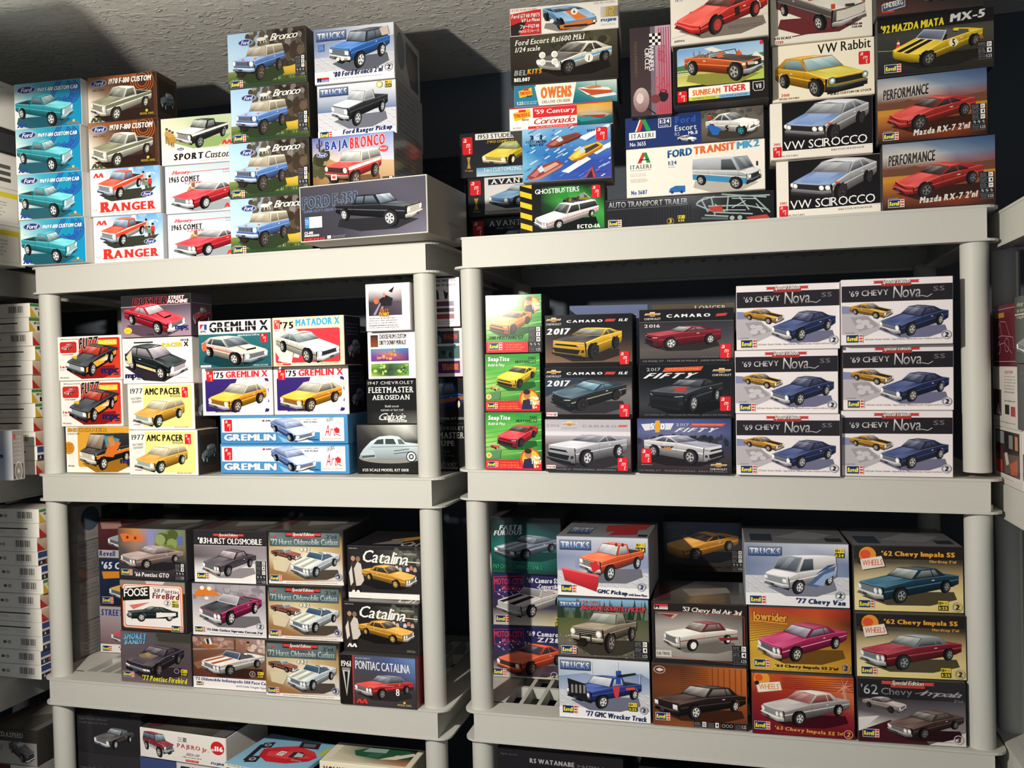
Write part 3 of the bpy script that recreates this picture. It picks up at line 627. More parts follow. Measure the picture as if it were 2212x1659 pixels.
@des('f350', 2.45)
def _(a):
    a.G(0, 0, 100, 100, [['#43414a', '#4a4852', '#504e5a', '#4c4a54'], ['#36363e', '#3c3c46', '#44424e', '#4e4c5a'], ['#302f34', '#3a3840', '#5a5866', '#6a6878']])
    for x, y, w, h in ((0, 0, 100, 1.2), (0, 98.8, 100, 1.2), (0, 0, .5, 100), (99.5, 0, .5, 100)): a.R(x, y, w, h, '#d9d4c6')
    a.T('FORD F-350', 2, 19, 45, 22, '#3c4250', 'h', 0, out='#8a9cb8', ow=.22, gap=.03, rise=3); a.T('SUPER DUTY CREW CAB', 3, 43, 31, 5, '#6a7a9a', 'b')
    a.C(29, 24, 68, 62, 'pickup', '#1e1f24', flip=True, yaw=50, el=8, L=6.0, xf=2.0, xb=-1.9, xc=1.35, xw=.85, xr=-.75, xd=-.85, hood='#30333c', glass=('#8fa2b4', '#20262e'), lamps='sq2', grille='#8a8276', gb='#d8d2c4', bump='#b9b4aa', rim='#d8d8d8', cab2=True, wr=1.1, shadow='#26252a', lampc='#e6b088', trim='#5a5e68', spok=6)
    a.R(4, 56, 14, 20, '#e4e4e2', lay='logo'); a.R(4, 56, 3.6, 20, '#3f78b4', lay='logo'); a.fine(4.3, 60, 3, 10, 3, '#dce8f4', lay='logo')
    a.T('CS-001', 3.4, 82, 7, 5, '#e8e8e8', 'h'); a.R(3.4, 88, 12, 3.4, '#cfcfcc'); a.T('1/24 CAR MODEL', 4, 88.6, 11, 2.2, '#333', 'b'); a.T('MENG', 3, 94, 17, 4.4, '#d83a40', 'h', lay='logo'); a.R(22, 92, 3, 5.5, '#e0e0dc', lay='logo'); a.fine(26, 92.5, 12, 5, 3, '#b0b0b4')

@des('studeb', 1.66)
def _(a):
    a.bg('#24242a', '#2c2c34'); a.R(21, 2, 79, 14, '#f2efe8'); a.T('1953 STUDEBAKER', 25, 4, 72, 10, '#1a1a1c', 'b'); a.T('"TWO COMPLETE ENGINES"', 36, 19, 60, 6, '#d8b43a', 'b')
    a.amt(3, 8, 14, 40); a.P([(9, 54), (14, 54), (12.5, 66), (14, 80), (9, 80), (10.5, 66)], '#b4903c', 'logo'); a.T('Trophy', 6, 83, 11, 5, '#c0a04a', 'b')
    a.C(30, 24, 68, 54, 'coupe', '#d6bc2a', yaw=28, el=12, roof='#b9c24a', hood='#e0c838', glass=('#c6d09a', '#5a6236'), lamps='r2', grille='#8a7a2a', rim='#e8e2c8', bump='#d8d0b0', gb='#e0d48a', spok=0)
    a.G(22, 80, 78, 20, [['#5f9fc8', '#6fb0d4'], ['#cfe2ea', '#9ac4d8']]); a.T('3 in 1 CUSTOMIZING KIT', 32, 82, 62, 8, '#e9f2f6', 'b')
@des('avanti', 1.62)
def _(a):
    a.bg('#26262b'); a.amt(3, 6, 17, 38); a.P([(9, 52), (16, 52), (13.5, 66), (16, 82), (9, 82), (11.5, 66)], '#a8843a', 'logo'); a.T('Trophy', 7, 84, 12, 6, '#c0a04a', 'b')
    a.R(26, 0, 74, 96, '#dcdad8'); a.R(32, 5, 68, 15, '#24242a'); a.T('AVANTI', 36, 6, 60, 12, '#f2f0ee', 's')
    a.C(32, 22, 90, 58, 'coupe', '#5f86ac', yaw=38, el=10, glass=('#c8d4da', '#4a5a66'), roof='#7f9cb8', lamps='r2', grille=None, bump='#9ab0c4', rim='#b8c4cc', shadow='#2e3238')
    a.R(26, 86, 74, 10, '#b4b2b0'); a.T('3 in 1 CUSTOMIZING KIT', 30, 88, 60, 6, '#55565a', 'b')
@des('avanti2', 1.7)
def _(a):
    a.bg('#1e2028', '#2a3340'); a.amt(4, 6, 17, 42, '#c02a30'); a.T('AVANTI', 30, 8, 55, 15, '#c8ccd0', 's'); a.T('SPORT COUPE', 42, 27, 28, 5, '#8f969c', 'b'); a.R(4, 0, 0, 0, '#000')
    a.C(32, 36, 66, 50, 'coupe', '#3a5a80', yaw=40, el=10, roof='#4a6a90', rim='#8a9aa8', bump='#8a98a8')

@des('gt40', 3.7)
def _(a):
    a.bg('#e9e4dc', '#f0ebe2'); a.R(0, 10, 29, 90, '#c82f2c'); a.P([(0, 0), (29, 0), (29, 8), (0, 20)], '#e9e4dc'); a.P([(0, 62), (16, 44), (8, 100), (0, 100)], '#2a2224')
    a.T('HISTORIC RACING CAR SERIES', 1, 4, 24, 7, '#c33', 'b'); a.T('Ford GT40 P1075', 1, 22, 27, 15, '#f2dcd8', 'h', .2, out='#a82424', ow=.2); a.T("'69 Le Mans", 10, 39, 18, 14, '#f2dcd8', 'h', .2, out='#a82424', ow=.2)
    a.T('\u30d5\u30a9\u30fc\u30c9GT40', 9, 62, 18, 15, '#fff', 'b', .1); a.T('1969\u30eb\u30de\u30f3\u30ec\u30fc\u30b9', 8, 81, 19, 11, '#f6e6e0', 'b')
    a.C(30.5, 6, 50, 88, 'modern', '#6f9cc0', flip=True, yaw=22, el=12, hood='#7faace', stripe=[(-.32, .32, '#e07a34')], glass=('#55606a', '#1c2024'), lamps='oval', bump=None, grille='#2a2426', gb='#d8742e', rim='#3a3c40', L=4.2, zr=1.15, zF=.66, low='#5c84a8', gh=(.1, .5), xc=.6, shadow='#8a8680', bars='n')
    a.P([(46, 76), (76, 62), (77, 78), (60, 90), (47, 90)], '#d9762f', 'car'); a.R(50, 78, 22, 8, '#2a2020', lay='car'); a.O(60, 30, 3.2, '#f2efe6', 'car'); a.T('6', 59, 24, 2, 12, '#222', 'h', lay='car'); a.O(39, 58, 2, '#efefe8', 'car')
    a.R(84, 22, 16, 38, '#cfc8b8', '#8a8270', True); a.T('12', 89, 24, 8, 32, '#c8a83c', 'h', .15, out='#6a5418', ow=.2); a.T('\u30d2\u30b9\u30c8\u30ea\u30c3\u30af\u30ec\u30fc\u30b7\u30f3\u30b0\u30ab\u30fc', 78, 3, 20, 8, '#8a6a60', 'r'); a.T('FUJIMI', 84, 66, 14, 13, '#3f6fa8', 'h', .1); a.fine(84, 84, 14, 8, 2, '#9a948a')
@des('escort', 2.2)
def _(a):
    a.G(0, 0, 100, 100, [['#3a342c', '#4a463a', '#55543f', '#4e4a3a'], ['#2e2822', '#34302a', '#3c3830', '#35302a'], ['#1e1a18', '#26221e', '#2a2622', '#221e1b']])
    blobs(a, 10, 2, 85, 22, ['#4a4a34', '#3a3a2a', '#5a5440', '#34322a'], 40, 3, 2)
    a.T('Ford Escort Rs1600 Mk1', 4, 8, 66, 11, '#f4f0e6', 's', .25, rise=3); a.T('1/24 scale', 4, 23, 24, 10, '#f4f0e6', 's', .25, rise=1)
    a.C(24, 20, 71, 66, 'coupe', '#ece4d0', yaw=42, el=10, L=4.1, W=1.65, zr=1.38, hood='#4a4844', side=[(.62, .86, '#5fa4cc')], glass=('#6a665e', '#26241f'), lamps='r2', rim='#6a6560', grille='#4a4238', bump=None, roof='#efe8d6', shadow='#181513', gh=(.35, .9))
    for x, y in ((30, 43), (41.5, 43), (30, 58), (41.5, 58)): a.O(x, y, 3.1, '#f4f2ea', 'car'); a.O(x+.5, y+1, 2.2, '#ddd8cc', 'car')
    a.O(73.5, 56, 4, '#efe9da', 'car'); a.T('1', 72.8, 51, 1.6, 11, '#222', 'h', .3, lay='car'); a.R(71, 36, 5, 8, '#4a4a44', lay='car')
    a.T('BEL', 3, 71, 12, 11, '#8f9496', 'h', .15); a.T('KITS', 15.5, 70, 14, 11, '#c4c23a', 'h', .15, c2='#d85a2c'); a.T('BEL007', 3, 87, 15, 8, '#f2efe6', 'h')
@des('owens', 4.75)
def _(a):
    a.R(0, 0, 100, 100, '#2f7a96'); a.P([(20, 8), (61, 5), (57, 100), (24, 100)], '#f0e9dc'); a.R(58, 0, 42, 100, '#2c6f80'); a.G(57, 0, 43, 100, [['#7aa6a4', '#b9d0c4', '#d6dcd0'], ['#2f7a84', '#5a9a9c', '#8ab4ac'], ['#1f5f70', '#2a7280', '#347a84']])
    a.P([(21, 0), (61, 0), (57, 100), (25, 100)], '#f0e9dc'); a.T('OWENS', 26, 14, 30, 54, '#e0762e', 'h', out='#8a4a24', ow=.15); a.T('DELUXE CRUISER', 27, 78, 28, 14, '#5a5450', 'r')
    a.P([(62, 30), (74, 24), (92, 36), (96, 54), (72, 66)], '#f2e8d8', 'car'); a.P([(62, 30), (74, 40), (96, 50), (94, 64), (76, 68)], '#c0502e', 'car'); a.P([(68, 28), (82, 22), (86, 34), (74, 38)], '#c87a48', 'car'); a.Ln([(80, 2), (80, 26)], .4, '#8a4a2c', 'car'); a.P([(74, 70), (98, 62), (100, 74), (80, 82)], '#dfeaea')
    a.P([(4, 26), (17, 12), (18, 46), (5, 58)], '#e6bc2c', 'logo'); a.T('the', 5, 26, 4, 12, '#c33a2c', 'b'); a.T('LINDBERG', 5.5, 30, 12, 17, '#c83a2c', 'h', rise=4); a.T('line', 12, 46, 5, 11, '#333', 'b', .2); a.R(9, 14, 5, 11, '#c83a30', lay='logo')
    a.T('1:25', 2.5, 76, 6, 16, '#f2f2ee', 'b'); a.fine(9, 76, 14, 18, 2, '#e0eaea')
@des('century', 5.1)
def _(a):
    a.bg('#f2ece2'); a.R(23, 6, 43, 44, '#cf2f36'); a.T("'59 Century", 25, 14, 39, 26, '#f8efe8', 'b', gap=.06); a.R(22, 54, 44, 34, '#f2ece2'); a.T('Coronado', 24, 52, 40, 28, '#b8282e', 'b', .4, gap=-.01); a.R(18, 86, 48, 12, '#cf2f36'); a.fine(26, 88, 36, 9, 1, '#f6dcd8')
    a.G(66, 4, 34, 94, [['#d8a028', '#e2b43a', '#d89a30'], ['#d6b070', '#d0b080', '#c8a060'], ['#1f6a72', '#2a7a7e', '#1f5f6a'], ['#174f5c', '#1c5a66', '#164a58']])
    a.P([(68, 48), (76, 40), (90, 46), (98, 56), (92, 68), (74, 62)], '#b8a89c', 'car'); a.P([(70, 54), (94, 58), (92, 70), (78, 68)], '#9a3a2c', 'car'); a.P([(66, 66), (78, 60), (90, 76), (70, 82)], '#3a8a90')
    a.P([(3, 22), (20, 8), (21, 44), (5, 60)], '#e8b92a', 'logo'); a.T('the', 4, 24, 5, 12, '#c33a2c', 'b'); a.T('LINDBERG', 5, 28, 15, 18, '#c83a2c', 'h', rise=5); a.T('line', 12, 48, 7, 12, '#333', 'b', .2); a.R(9, 10, 7, 11, '#c83a30', lay='logo'); a.T('HL225/12', 3, 86, 8, 8, '#6a6460', 'b'); a.R(0, 0, 100, 5, '#c82f36')
@des('boats', 1.68)
def _(a):
    a.G(0, 0, 100, 100, [['#9ac4de', '#6aa6d0', '#5f9ccc', '#86b6d8'], ['#3f8ac0', '#3a7cb8', '#4a86c0', '#4f80b8'], ['#6fb0cc', '#2f62a8', '#2c4fa0', '#3a4fa8'], ['#5aa0c4', '#3458a8', '#3a4aa6', '#4448a0']])
    q = random.Random(7)
    for i in range(90):
        x, y = 100*q.random(), 100*q.random(); l = 3+6*q.random()
        a.P([(x, y), (x+l, y-l*.9), (x+l+1, y-l*.7), (x+1.5, y+1.2)], mix('#2f5fa8', '#dfeef4', q.random()**1.6))
    for pts in ([(64, 22), (98, 0), (100, 4), (72, 28)], [(78, 50), (100, 34), (100, 42), (84, 56)], [(44, 84), (72, 58), (78, 64), (52, 88)]): a.P(pts, '#e6f0f2')
    @own('printed_boat')
    def boat(a, x, y, w, h, c, d, t):
        P = lambda u, v: (x+w*u, y+h*v)
        a.P([P(0, .8), P(.12, 1), P(.35, .98), P(.95, .4), P(1, .2), P(.3, .8)], d, 'car'); a.P([P(0, .8), P(.3, .3), P(.85, 0), P(1, .2), P(.35, .82), P(.1, .95)], c, 'car')
        a.P([P(.1, .75), P(.32, .42), P(.45, .4), P(.25, .85)], mul(c, 1.25), 'car'); a.P([P(.42, .4), P(.8, .1), P(.9, .22), P(.5, .62)], t, 'car'); a.P([P(.3, .42), P(.42, .22), P(.5, .5), P(.38, .62)], '#b9cdd8', 'car')
    boat(a, 26, 12, 42, 26, '#8a4038', '#5a2a28', '#6a4234'); boat(a, 52, 32, 40, 34, '#d8b038', '#a86a2c', '#4a3a34'); boat(a, 4, 62, 42, 36, '#8e3c3a', '#b87a70', '#c8a08a')
    a.P([(70, 99), (79, 78), (83, 99)], '#b8413c', 'car'); a.P([(72, 99), (78, 84), (80, 99)], '#2c2a44', 'car')
    a.T('3', 8, 12, 5, 9, '#1c2430', 'h'); a.T('in', 14, 14, 5, 7, '#e8f0f2', 'b'); a.T('1', 20, 12, 3, 9, '#1c2430', 'h'); a.T('CUSTOMIZING', 4, 22, 24, 5, '#20303c', 'b', gap=.12); a.T('BOAT KIT', 8, 28, 16, 5, '#20303c', 'b', gap=.12); a.T('1/25', 74, 8, 9, 4, '#222', 'b'); a.amt(84, 5, 12, 25); a.fine(82, 88, 13, 3, 1, '#1c2040')
@des('ecto', 1.72)
def _(a):
    a.bg('#17191a', '#121413')
    a.G(25, 6, 75, 90, [['#1a2a1c', '#2c7a34', '#1c3a20', '#161c18'], ['#1c3420', '#3f9a40', '#44aa44', '#1f4a26'], ['#141a16', '#1f4a26', '#3a9040', '#3fa042'], ['#121412', '#141a16', '#2a6a30', '#2f7a36']])
    a.R(0, 0, 14, 100, '#141414')
    for i in range(6): y = -12+i*22; a.P([(0, y+12), (0, y+1), (14, y+9), (14, y+20)], '#e8be2a')
    a.T('GHOSTBUSTERS', 18, 10, 53, 10, '#eef0ea', 'b', gap=.04, rise=1.5)
    a.P([(45, 28), (56, 14), (60, 40)], '#2f8a38'); a.P([(80, 14), (92, 6), (86, 30)], '#245a2a')
    a.C(16, 26, 78, 70, 'wagon', '#eceae8', yaw=48, el=14, L=6.2, xf=2.0, xb=-1.9, xc=1.3, xw=.75, xr=-2.6, xd=-2.9, zr=1.55, lamps='r4', side=[(.62, .72, '#c8403c')], glass=('#5a6468', '#16191a'), rim='#d8d4d0', bump='#c8c8cc', grille='#8a8a8c', rack=['#24262a', '#3a3c34', '#8a7a2a', '#2c3a44'], shadow='#0e1410')
    a.Ln([(76, 22), (84, 34)], 1, '#b8bcbc', 'car'); a.O(74, 28, 3, '#8a9090', 'car'); a.T('ECTO-1A', 68, 87, 27, 8, '#f0f0ea', 'h'); a.amt(86, 8, 10, 26)
@des('trailer', 5.4)
def _(a):
    a.G(0, 0, 100, 100, [['#2c2c30', '#34343a', '#5a5c62', '#24262a', '#1e2022'], ['#222226', '#2a2a2e', '#33353a', '#202225', '#1a1b1e'], ['#202024', '#26262a', '#303238', '#1e2023', '#1a1a1c']])
    for i in range(30): a.R(2+i*1.7, 30, .5, 60, '#26282c')
    a.T('AUTO TRANSPORT TRAILER', 2, 8, 48, 20, '#cfd0d2', 'b', c2='#7a7c80', gap=.03); a.Ln([(1, 4), (50, 2)], .15, '#8a8c90'); a.Ln([(1, 34), (50, 31)], .15, '#8a8c90')
    S = '#98a8a8'
    for pts in ([(55, 30), (60, 10), (98, 14)], [(58, 14), (62, 60)], [(64, 10), (66, 74)], [(74, 8), (73, 60)], [(80, 10), (86, 60)], [(88, 12), (98, 72)], [(55, 32), (66, 62), (88, 74)], [(60, 70), (74, 78)], [(62, 40), (84, 44), (97, 62)], [(70, 2), (96, 20)]): a.Ln(pts, .9, S, 'car')
    for pts in ([(56, 22), (66, 8)], [(66, 34), (72, 62)], [(76, 18), (90, 24)], [(76, 50), (84, 28)], [(90, 40), (94, 70)], [(66, 54), (84, 60)]): a.Ln(pts, .45, '#c8d4d2', 'car')
    a.P([(62, 44), (70, 40), (71, 62), (64, 60)], '#b8463a', 'car'); a.P([(84, 84), (96, 78), (98, 92), (86, 98)], '#b9473c', 'car'); a.P([(58, 76), (82, 84), (82, 92), (58, 84)], '#5a6464', 'car')
    for x in (76, 80.5): a.O(x, 84, 2.4, '#1c1e20', 'car'); a.O(x, 84, 1.4, '#a8b0b0', 'car')
    a.rev(2, 72, 7.5); a.fine(2, 66, 4, 3, 1, '#999'); a.O(39.5, 84, 1.9, '#2a2a2c', 'logo'); a.arc(39.5, 84, 2, .5, '#8a7a2c', lay='logo'); a.T('3', 38.7, 76, 1.6, 15, '#e8c83a', 'h', lay='logo'); a.age(44, 66, 4.2, '1:25', '12')
@des('transit', 2.72)
def _(a):
    a.bg('#f0e9de', '#ece5da'); a.P([(8, 30), (12, 8), (14.5, 8), (11, 30)], '#c83a30', 'logo'); a.P([(12.6, 8), (15, 8), (18, 30), (15, 30)], '#2f8a4a', 'logo'); a.R(9.6, 22, 7, 2, '#26262a', lay='logo')
    a.T('ITALERI', 2.5, 33, 16, 8, '#222226', 's'); a.T('scale modeling since 1962', 2.5, 43, 16, 3, '#444', 'r', .1); a.fine(2.5, 50, 14, 8, 3, '#7a7670'); a.fine(2.5, 62, 14, 9, 3, '#7a7670'); a.T('No 3687', 3, 86, 12, 9, '#2c5a9a', 'h'); a.fine(3, 97, 8, 2, 1, '#777')
    a.T('FORD', 30.5, 8, 18, 16, '#2c6ea8', 'h', c2='#1d3f6e', rise=3, gap=.03); a.T('TRANSIT', 49.5, 5, 30, 16, '#e06a30', 'h', rise=4, gap=.03); a.T('MK2', 80.5, 2, 16, 15, '#4a9ac8', 'h', rise=3, gap=.03)
    a.T('1:24', 31, 30, 6, 8, '#2c5a9a', 'h'); a.fine(31, 39, 5, 6, 2, '#888'); a.P([(31, 95), (32, 87), (36, 82), (43, 83), (43, 96)], '#2f6aac', 'logo'); a.O(33.5, 95, 1.1, '#1d3a6a', 'logo'); a.O(40.5, 95.5, 1.1, '#1d3a6a', 'logo')
    a.C(48, 30, 50, 68, 'van', '#dcdad4', flip=True, yaw=55, el=10, low='#2f80b4', side=[(-.02, .52, '#3a8aba')], hood='#c8c6c4', roof='#c4cad0', glass=('#7f8a90', '#2c3238'), lamps='sq2', grille='#26282c', bars='n', bump='#2a2c30', rim='#b4b4b0', xc=1.75, xw=1.25, zr=2.0, shadow='#b4aea4')
    a.T('Gas', 53, 42, 8, 9, '#b0b4b8', 'r', .2, lay='car'); a.R(94, 44, 1.2, 9, '#26262a', lay='car')
@des('itescort', 4.2)
def _(a):
    a.R(0, 0, 100, 100, '#26386e'); a.R(56, 0, 44, 100, '#6a6258'); a.G(56, 0, 44, 100, [['#5e5a54', '#6a655c', '#57534c'], ['#6d675c', '#736c60', '#68625a'], ['#4a4640', '#55504a', '#4c4842']])
    blobs(a, 56, 0, 44, 30, ['#4e4a44', '#7a7264', '#5c564e'], 30, 1.6, 4); person(a, 62, 10, 40, '#a83a34', '#2a2a30')
    a.P([(8, 46), (11.5, 8), (14, 8), (11, 46)], '#d03a34', 'logo'); a.P([(12, 8), (15, 8), (19, 46), (15.6, 46)], '#2f9a52', 'logo'); a.P([(7, 46), (10.5, 8), (11.5, 8), (8, 46)], '#f2f0ea', 'logo'); a.R(2.5, 48, 20, 24, '#f2efe8', lay='logo'); a.T('ITALERI', 4, 53, 17, 14, '#1e2440', 's', lay='logo')
    a.T('No 3655', 3, 80, 12, 13, '#e8e8ec', 'b'); a.R(24.5, 10, 9.5, 30, '#d8dcE4'.lower()); a.R(25, 12, 8.5, 26, '#26386e'); a.T('1:24', 25.7, 14, 7, 13, '#f2f2f2', 'h'); a.T('scale', 26, 30, 6, 6, '#cfd2dc', 'r')
    a.T('Ford', 37, 10, 15, 22, '#2f56b0', 'h'); a.T('Escort', 36.6, 38, 16, 18, '#c9d6e4', 'b'); a.T('RS', 36.6, 60, 3.5, 12, '#a8b4cc', 'r'); a.T('Mk.II', 46.5, 60, 6.5, 11, '#f2f4f8', 'b')
    a.C(38.5, 72, 14, 26, 'coupe', '#e8e6e0', flip=True, yaw=50, L=4.1, rim='#444', glass=('#7a8088', '#333'))
    a.C(59, 14, 39, 78, 'coupe', '#eeece6', flip=True, yaw=52, el=9, L=4.1, W=1.65, zr=1.42, zF=.85, zc=.98, lamps='r2', rim='#2f9aa0', grille='#2a2a2c', glass=('#8a9298', '#2c3034'), bump='#e8e6e0', shadow='#3a362f', xr=-.6, xd=-1.3)
    a.P([(60, 50), (63, 46), (70, 62), (68, 82), (64, 80)], '#2f62b4', 'car'); a.T('5', 73, 54, 2.6, 18, '#18181a', 'h', lay='car')
    for x in (85, 88, 91.5, 95): a.O(x, 55, 1.7, '#f6f4ee', 'car')
@des('sunbeam', 1.62)
def _(a):
    a.bg('#1c1a1a'); a.RR(4, 4, 92, 64, 3, '#8fb4d4'); a.G(5, 6, 90, 34, [['#6f9ccc', '#88b0d6', '#9cc0de'], ['#b4cfe0', '#bcd4e2', '#c6dae4']])
    a.P([(4, 34), (20, 31), (45, 34), (70, 28), (96, 24), (96, 50), (4, 50)], '#4f7a44'); a.G(4, 46, 92, 22, [['#b8ac5a', '#c9c060', '#b8bc58'], ['#d6d87a', '#c4d060', '#b4c850']])
    for x in (22, 28): a.Ln([(x, 10), (x+1, 34)], .6, '#5a5a58')
    a.Ln([(21, 14), (30, 30)], .5, '#5a5a58'); a.Ln([(30, 12), (21, 32)], .5, '#5a5a58'); a.P([(33, 8), (42, 6), (74, 30), (66, 34)], '#e6e2d6'); a.T('SEBRING', 40, 13, 26, 8, '#2a2a2a', 'b', rise=-14); a.P([(78, 36), (88, 22), (96, 32), (96, 38)], '#e8e6e0')
    for i in range(3): a.R(4, 42+i*3.5, 14, 1.2, '#d8d4c4')
    a.C(12, 14, 84, 54, 'conv', '#e0642a', flip=True, yaw=48, el=8, L=4.3, W=1.6, xc=-.1, xw=-.2, xr=-1.2, xd=-1.5, zr=1.1, hood='#2c2420', inner='#5a3a2a', lamps='n', grille='#1c1a1c', gb='#3a3432', bump='#9aa4a8', rim='#a8a49c', wr=1.1, low='#c84a24', shadow='#8a8a3c', arch=2)
    for x in (75, 88): a.E(x, 41, 2, 2.5, '#e8e4d8', lay='car')
    a.R(79, 38, 7, 5, '#b8b4a8', lay='car'); a.P([(47, 26), (50, 14), (54, 26)], '#e0662c', 'car'); a.P([(66, 24), (70, 16), (74, 26)], '#d85a28', 'car'); a.Ln([(36, 18), (66, 14), (68, 22)], .7, '#2a2624', 'car')
    a.amt(4, 76, 10, 19); a.RR(16, 72, 65, 22, 1, '#f2eee4'); a.T('SUNBEAM', 20, 76, 30, 10, '#e0742c', 'h', gap=.03); a.T('TIGER', 53, 74, 24, 11, '#d83430', 'h', gap=.03); a.R(16, 88, 32, 6, '#c8d04a'); a.T('AUTHENTIC 1/25 SCALE', 20, 89.5, 25, 3, '#333', 'b'); a.R(48, 88, 33, 6, '#7fb0d8'); a.T('3 in 1 STOCK or CUSTOM', 50, 89.5, 28, 3, '#223', 'b')
    a.P([(84, 72), (96, 72), (96, 84), (94, 88), (86, 88), (84, 84)], '#d4d2cc', 'logo'); a.P([(84.7, 73), (95.3, 73), (95.3, 83.5), (93.6, 87), (86.4, 87), (84.7, 83.5)], '#1c1a1a', 'logo'); a.T('V8', 87, 76, 6, 8, '#e8e6e0', 'b', lay='logo'); a.R(92, 5, 3.4, 6, '#d8303c', lay='logo')
@des('p935', 1.7)
def _(a):
    a.G(0, 0, 100, 100, [['#efe8da', '#ece4d6', '#e8e0d2'], ['#ece5d8', '#e4dccf', '#ded6c8'], ['#e6dfd2', '#e2dacc', '#dcd4c6']])
    a.amt(5, -6, 9, 22); a.T('ERTL', 5, 18, 8, 4, '#3a5a9a', 'b'); a.Ln([(0, 88), (100, 62)], .5, '#b4aca0')
    a.C(3, 16, 97, 74, 'coupe', '#d8372f', yaw=46, el=11, L=5.0, W=2.0, zr=1.2, zF=.55, zc=.85, hood='#e04a3c', glass=('#8a5a50', '#3a2826'), lamps='n', grille='#a82a26', gb='#c83028', bars='n', bump='#d0342c', rim='#b03a34', spok=0, wr=1.05, shadow='#7a6f66', gh=(.05, .2), roof='#d6362e')
    a.P([(82, 22), (98, 12), (100, 20), (90, 34)], '#c8302a', 'car'); a.P([(66, 46), (71, 43), (72, 58), (67, 62)], '#2a2020', 'car'); a.T('#8066', 3, 92, 11, 4, '#333', 'b'); a.fine(60, 77, 38, 7, 2, '#5a5550')
@des('caddy', 1.75)
def _(a):
    a.bg('#efe8d8', '#ebe4d4'); a.amt(4, -4, 11, 24)
    a.P([(8, 70), (60, 88), (95, 62), (60, 62)], '#7a2c30')
    a.C(5, 2, 90, 82, 'pickup', '#6a6460', flip=True, yaw=36, el=14, hood='#c9c4b8', low='#5a3438', side=[(-.02, .5, '#6a3036')], glass=('#d8d6cc', '#4a4642'), lamps='n', grille='#d0cabe', gb='#c4beb2', bars='n', bump='#b4aea4', rim='#c8c4ba', r=.33, zs=.3, zF=1.0, zr=1.45, xc=-.1, xw=-.3, xr=-.9, xd=-1.0, bed=0, shadow='#6a2a2e')
    a.P([(34, 6), (52, 2), (56, 24), (38, 28)], '#b0302e', 'car'); a.P([(40, 8), (48, 6), (50, 20), (43, 22)], '#3a3434', 'car'); a.R(60, 38, 4, 9, '#c84a2c', lay='car'); a.R(90, 30, 3, 8, '#c84a2c', lay='car'); a.R(74, 40, 9, 5, '#3a3834', lay='car')
    a.T('1/25 SCALE', 3, 88, 17, 4.4, '#2a2624', 'h'); a.Ln([(21, 89.5), (72, 80)], 1.0, '#5a2a2c'); a.T('2709', 4, 95, 8, 5, '#c83a34', 'b'); a.T('MOLDED IN', 74, 76, 16, 3.6, '#2a2624', 'h'); a.T('COLOR', 80, 81, 10, 3.4, '#2a2624', 'h')
@des('rabbit', 1.75)
def _(a):
    a.bg('#f3ead2', '#efe5cc'); a.T('VW Rabbit', 45, 4, 52, 17, '#1a1918', 'b', rise=3, gap=.05); a.amt(85, 24, 11, 23)
    a.C(2, 22, 92, 76, 'hatch', '#e0a81f', yaw=33, el=9, flip=True, roof='#d89a28', hood='#c4b83c', low='#d8981c', glass=('#b9d8dc', '#5a7a7c'), lamps='r2', grille='#1c2426', bars='n', gb='#2a2a28', bump='#2a302e', rim='#8a8a80', wr=1.1, zr=1.42, gh=(.5, .92), arch=2, inner='#7a4a2a', lampc='#9ab8b0')
    a.T('2001', 8, 87, 8, 5, '#d83a30', 'b'); a.T('SPECIAL FEATURES', 6, 94.5, 20, 3, '#4a4640', 'b'); a.T('BUILD CUSTOM OR STOCK', 57, 93, 40, 4, '#2e2a26', 'b', rise=2)
@des('sci', 1.7)
def _(a):
    a.bg('#ede6da'); a.R(11.5, 0, 88.5, 86, '#151316')
    a.C(13, 1, 84, 72, 'hatch', '#aeb0b4', yaw=30, el=13, roof='#c4c6ca', hood='#6a86b8', low='#b0a89e', glass=('#b4b8be', '#50545c'), lamps='r4', grille='#26242a', bars='n', gb='#2c2a2e', bump='#3a383c', rim='#3a3438', tire='#241f22', zr=1.3, wr=1.0, xr=-.9, gh=(.52, .95), arch=2)
    a.R(57, 42, 4, 3.4, '#c8502c', lay='car')
    a.T('VW SCIROCCO', 13, 70, 82, 15, '#f4f2ee', 'r', rise=3, gap=.04); a.Ln([(11.5, 88), (100, 85)], .8, '#f4f2ee'); a.R(0, 88, 100, 12, '#ede6da')
    a.T('2002', 2.5, 71, 7, 4.4, '#d8362e', 'b'); a.amt(2, 78, 8.6, 19); a.T('SPECIAL FEATURES', 5, 94, 22, 3, '#3a3634', 'b'); a.T('BUILD STOCK OR ROAD RACER', 60, 89, 32, 3.2, '#3a3634', 'b', rise=1)
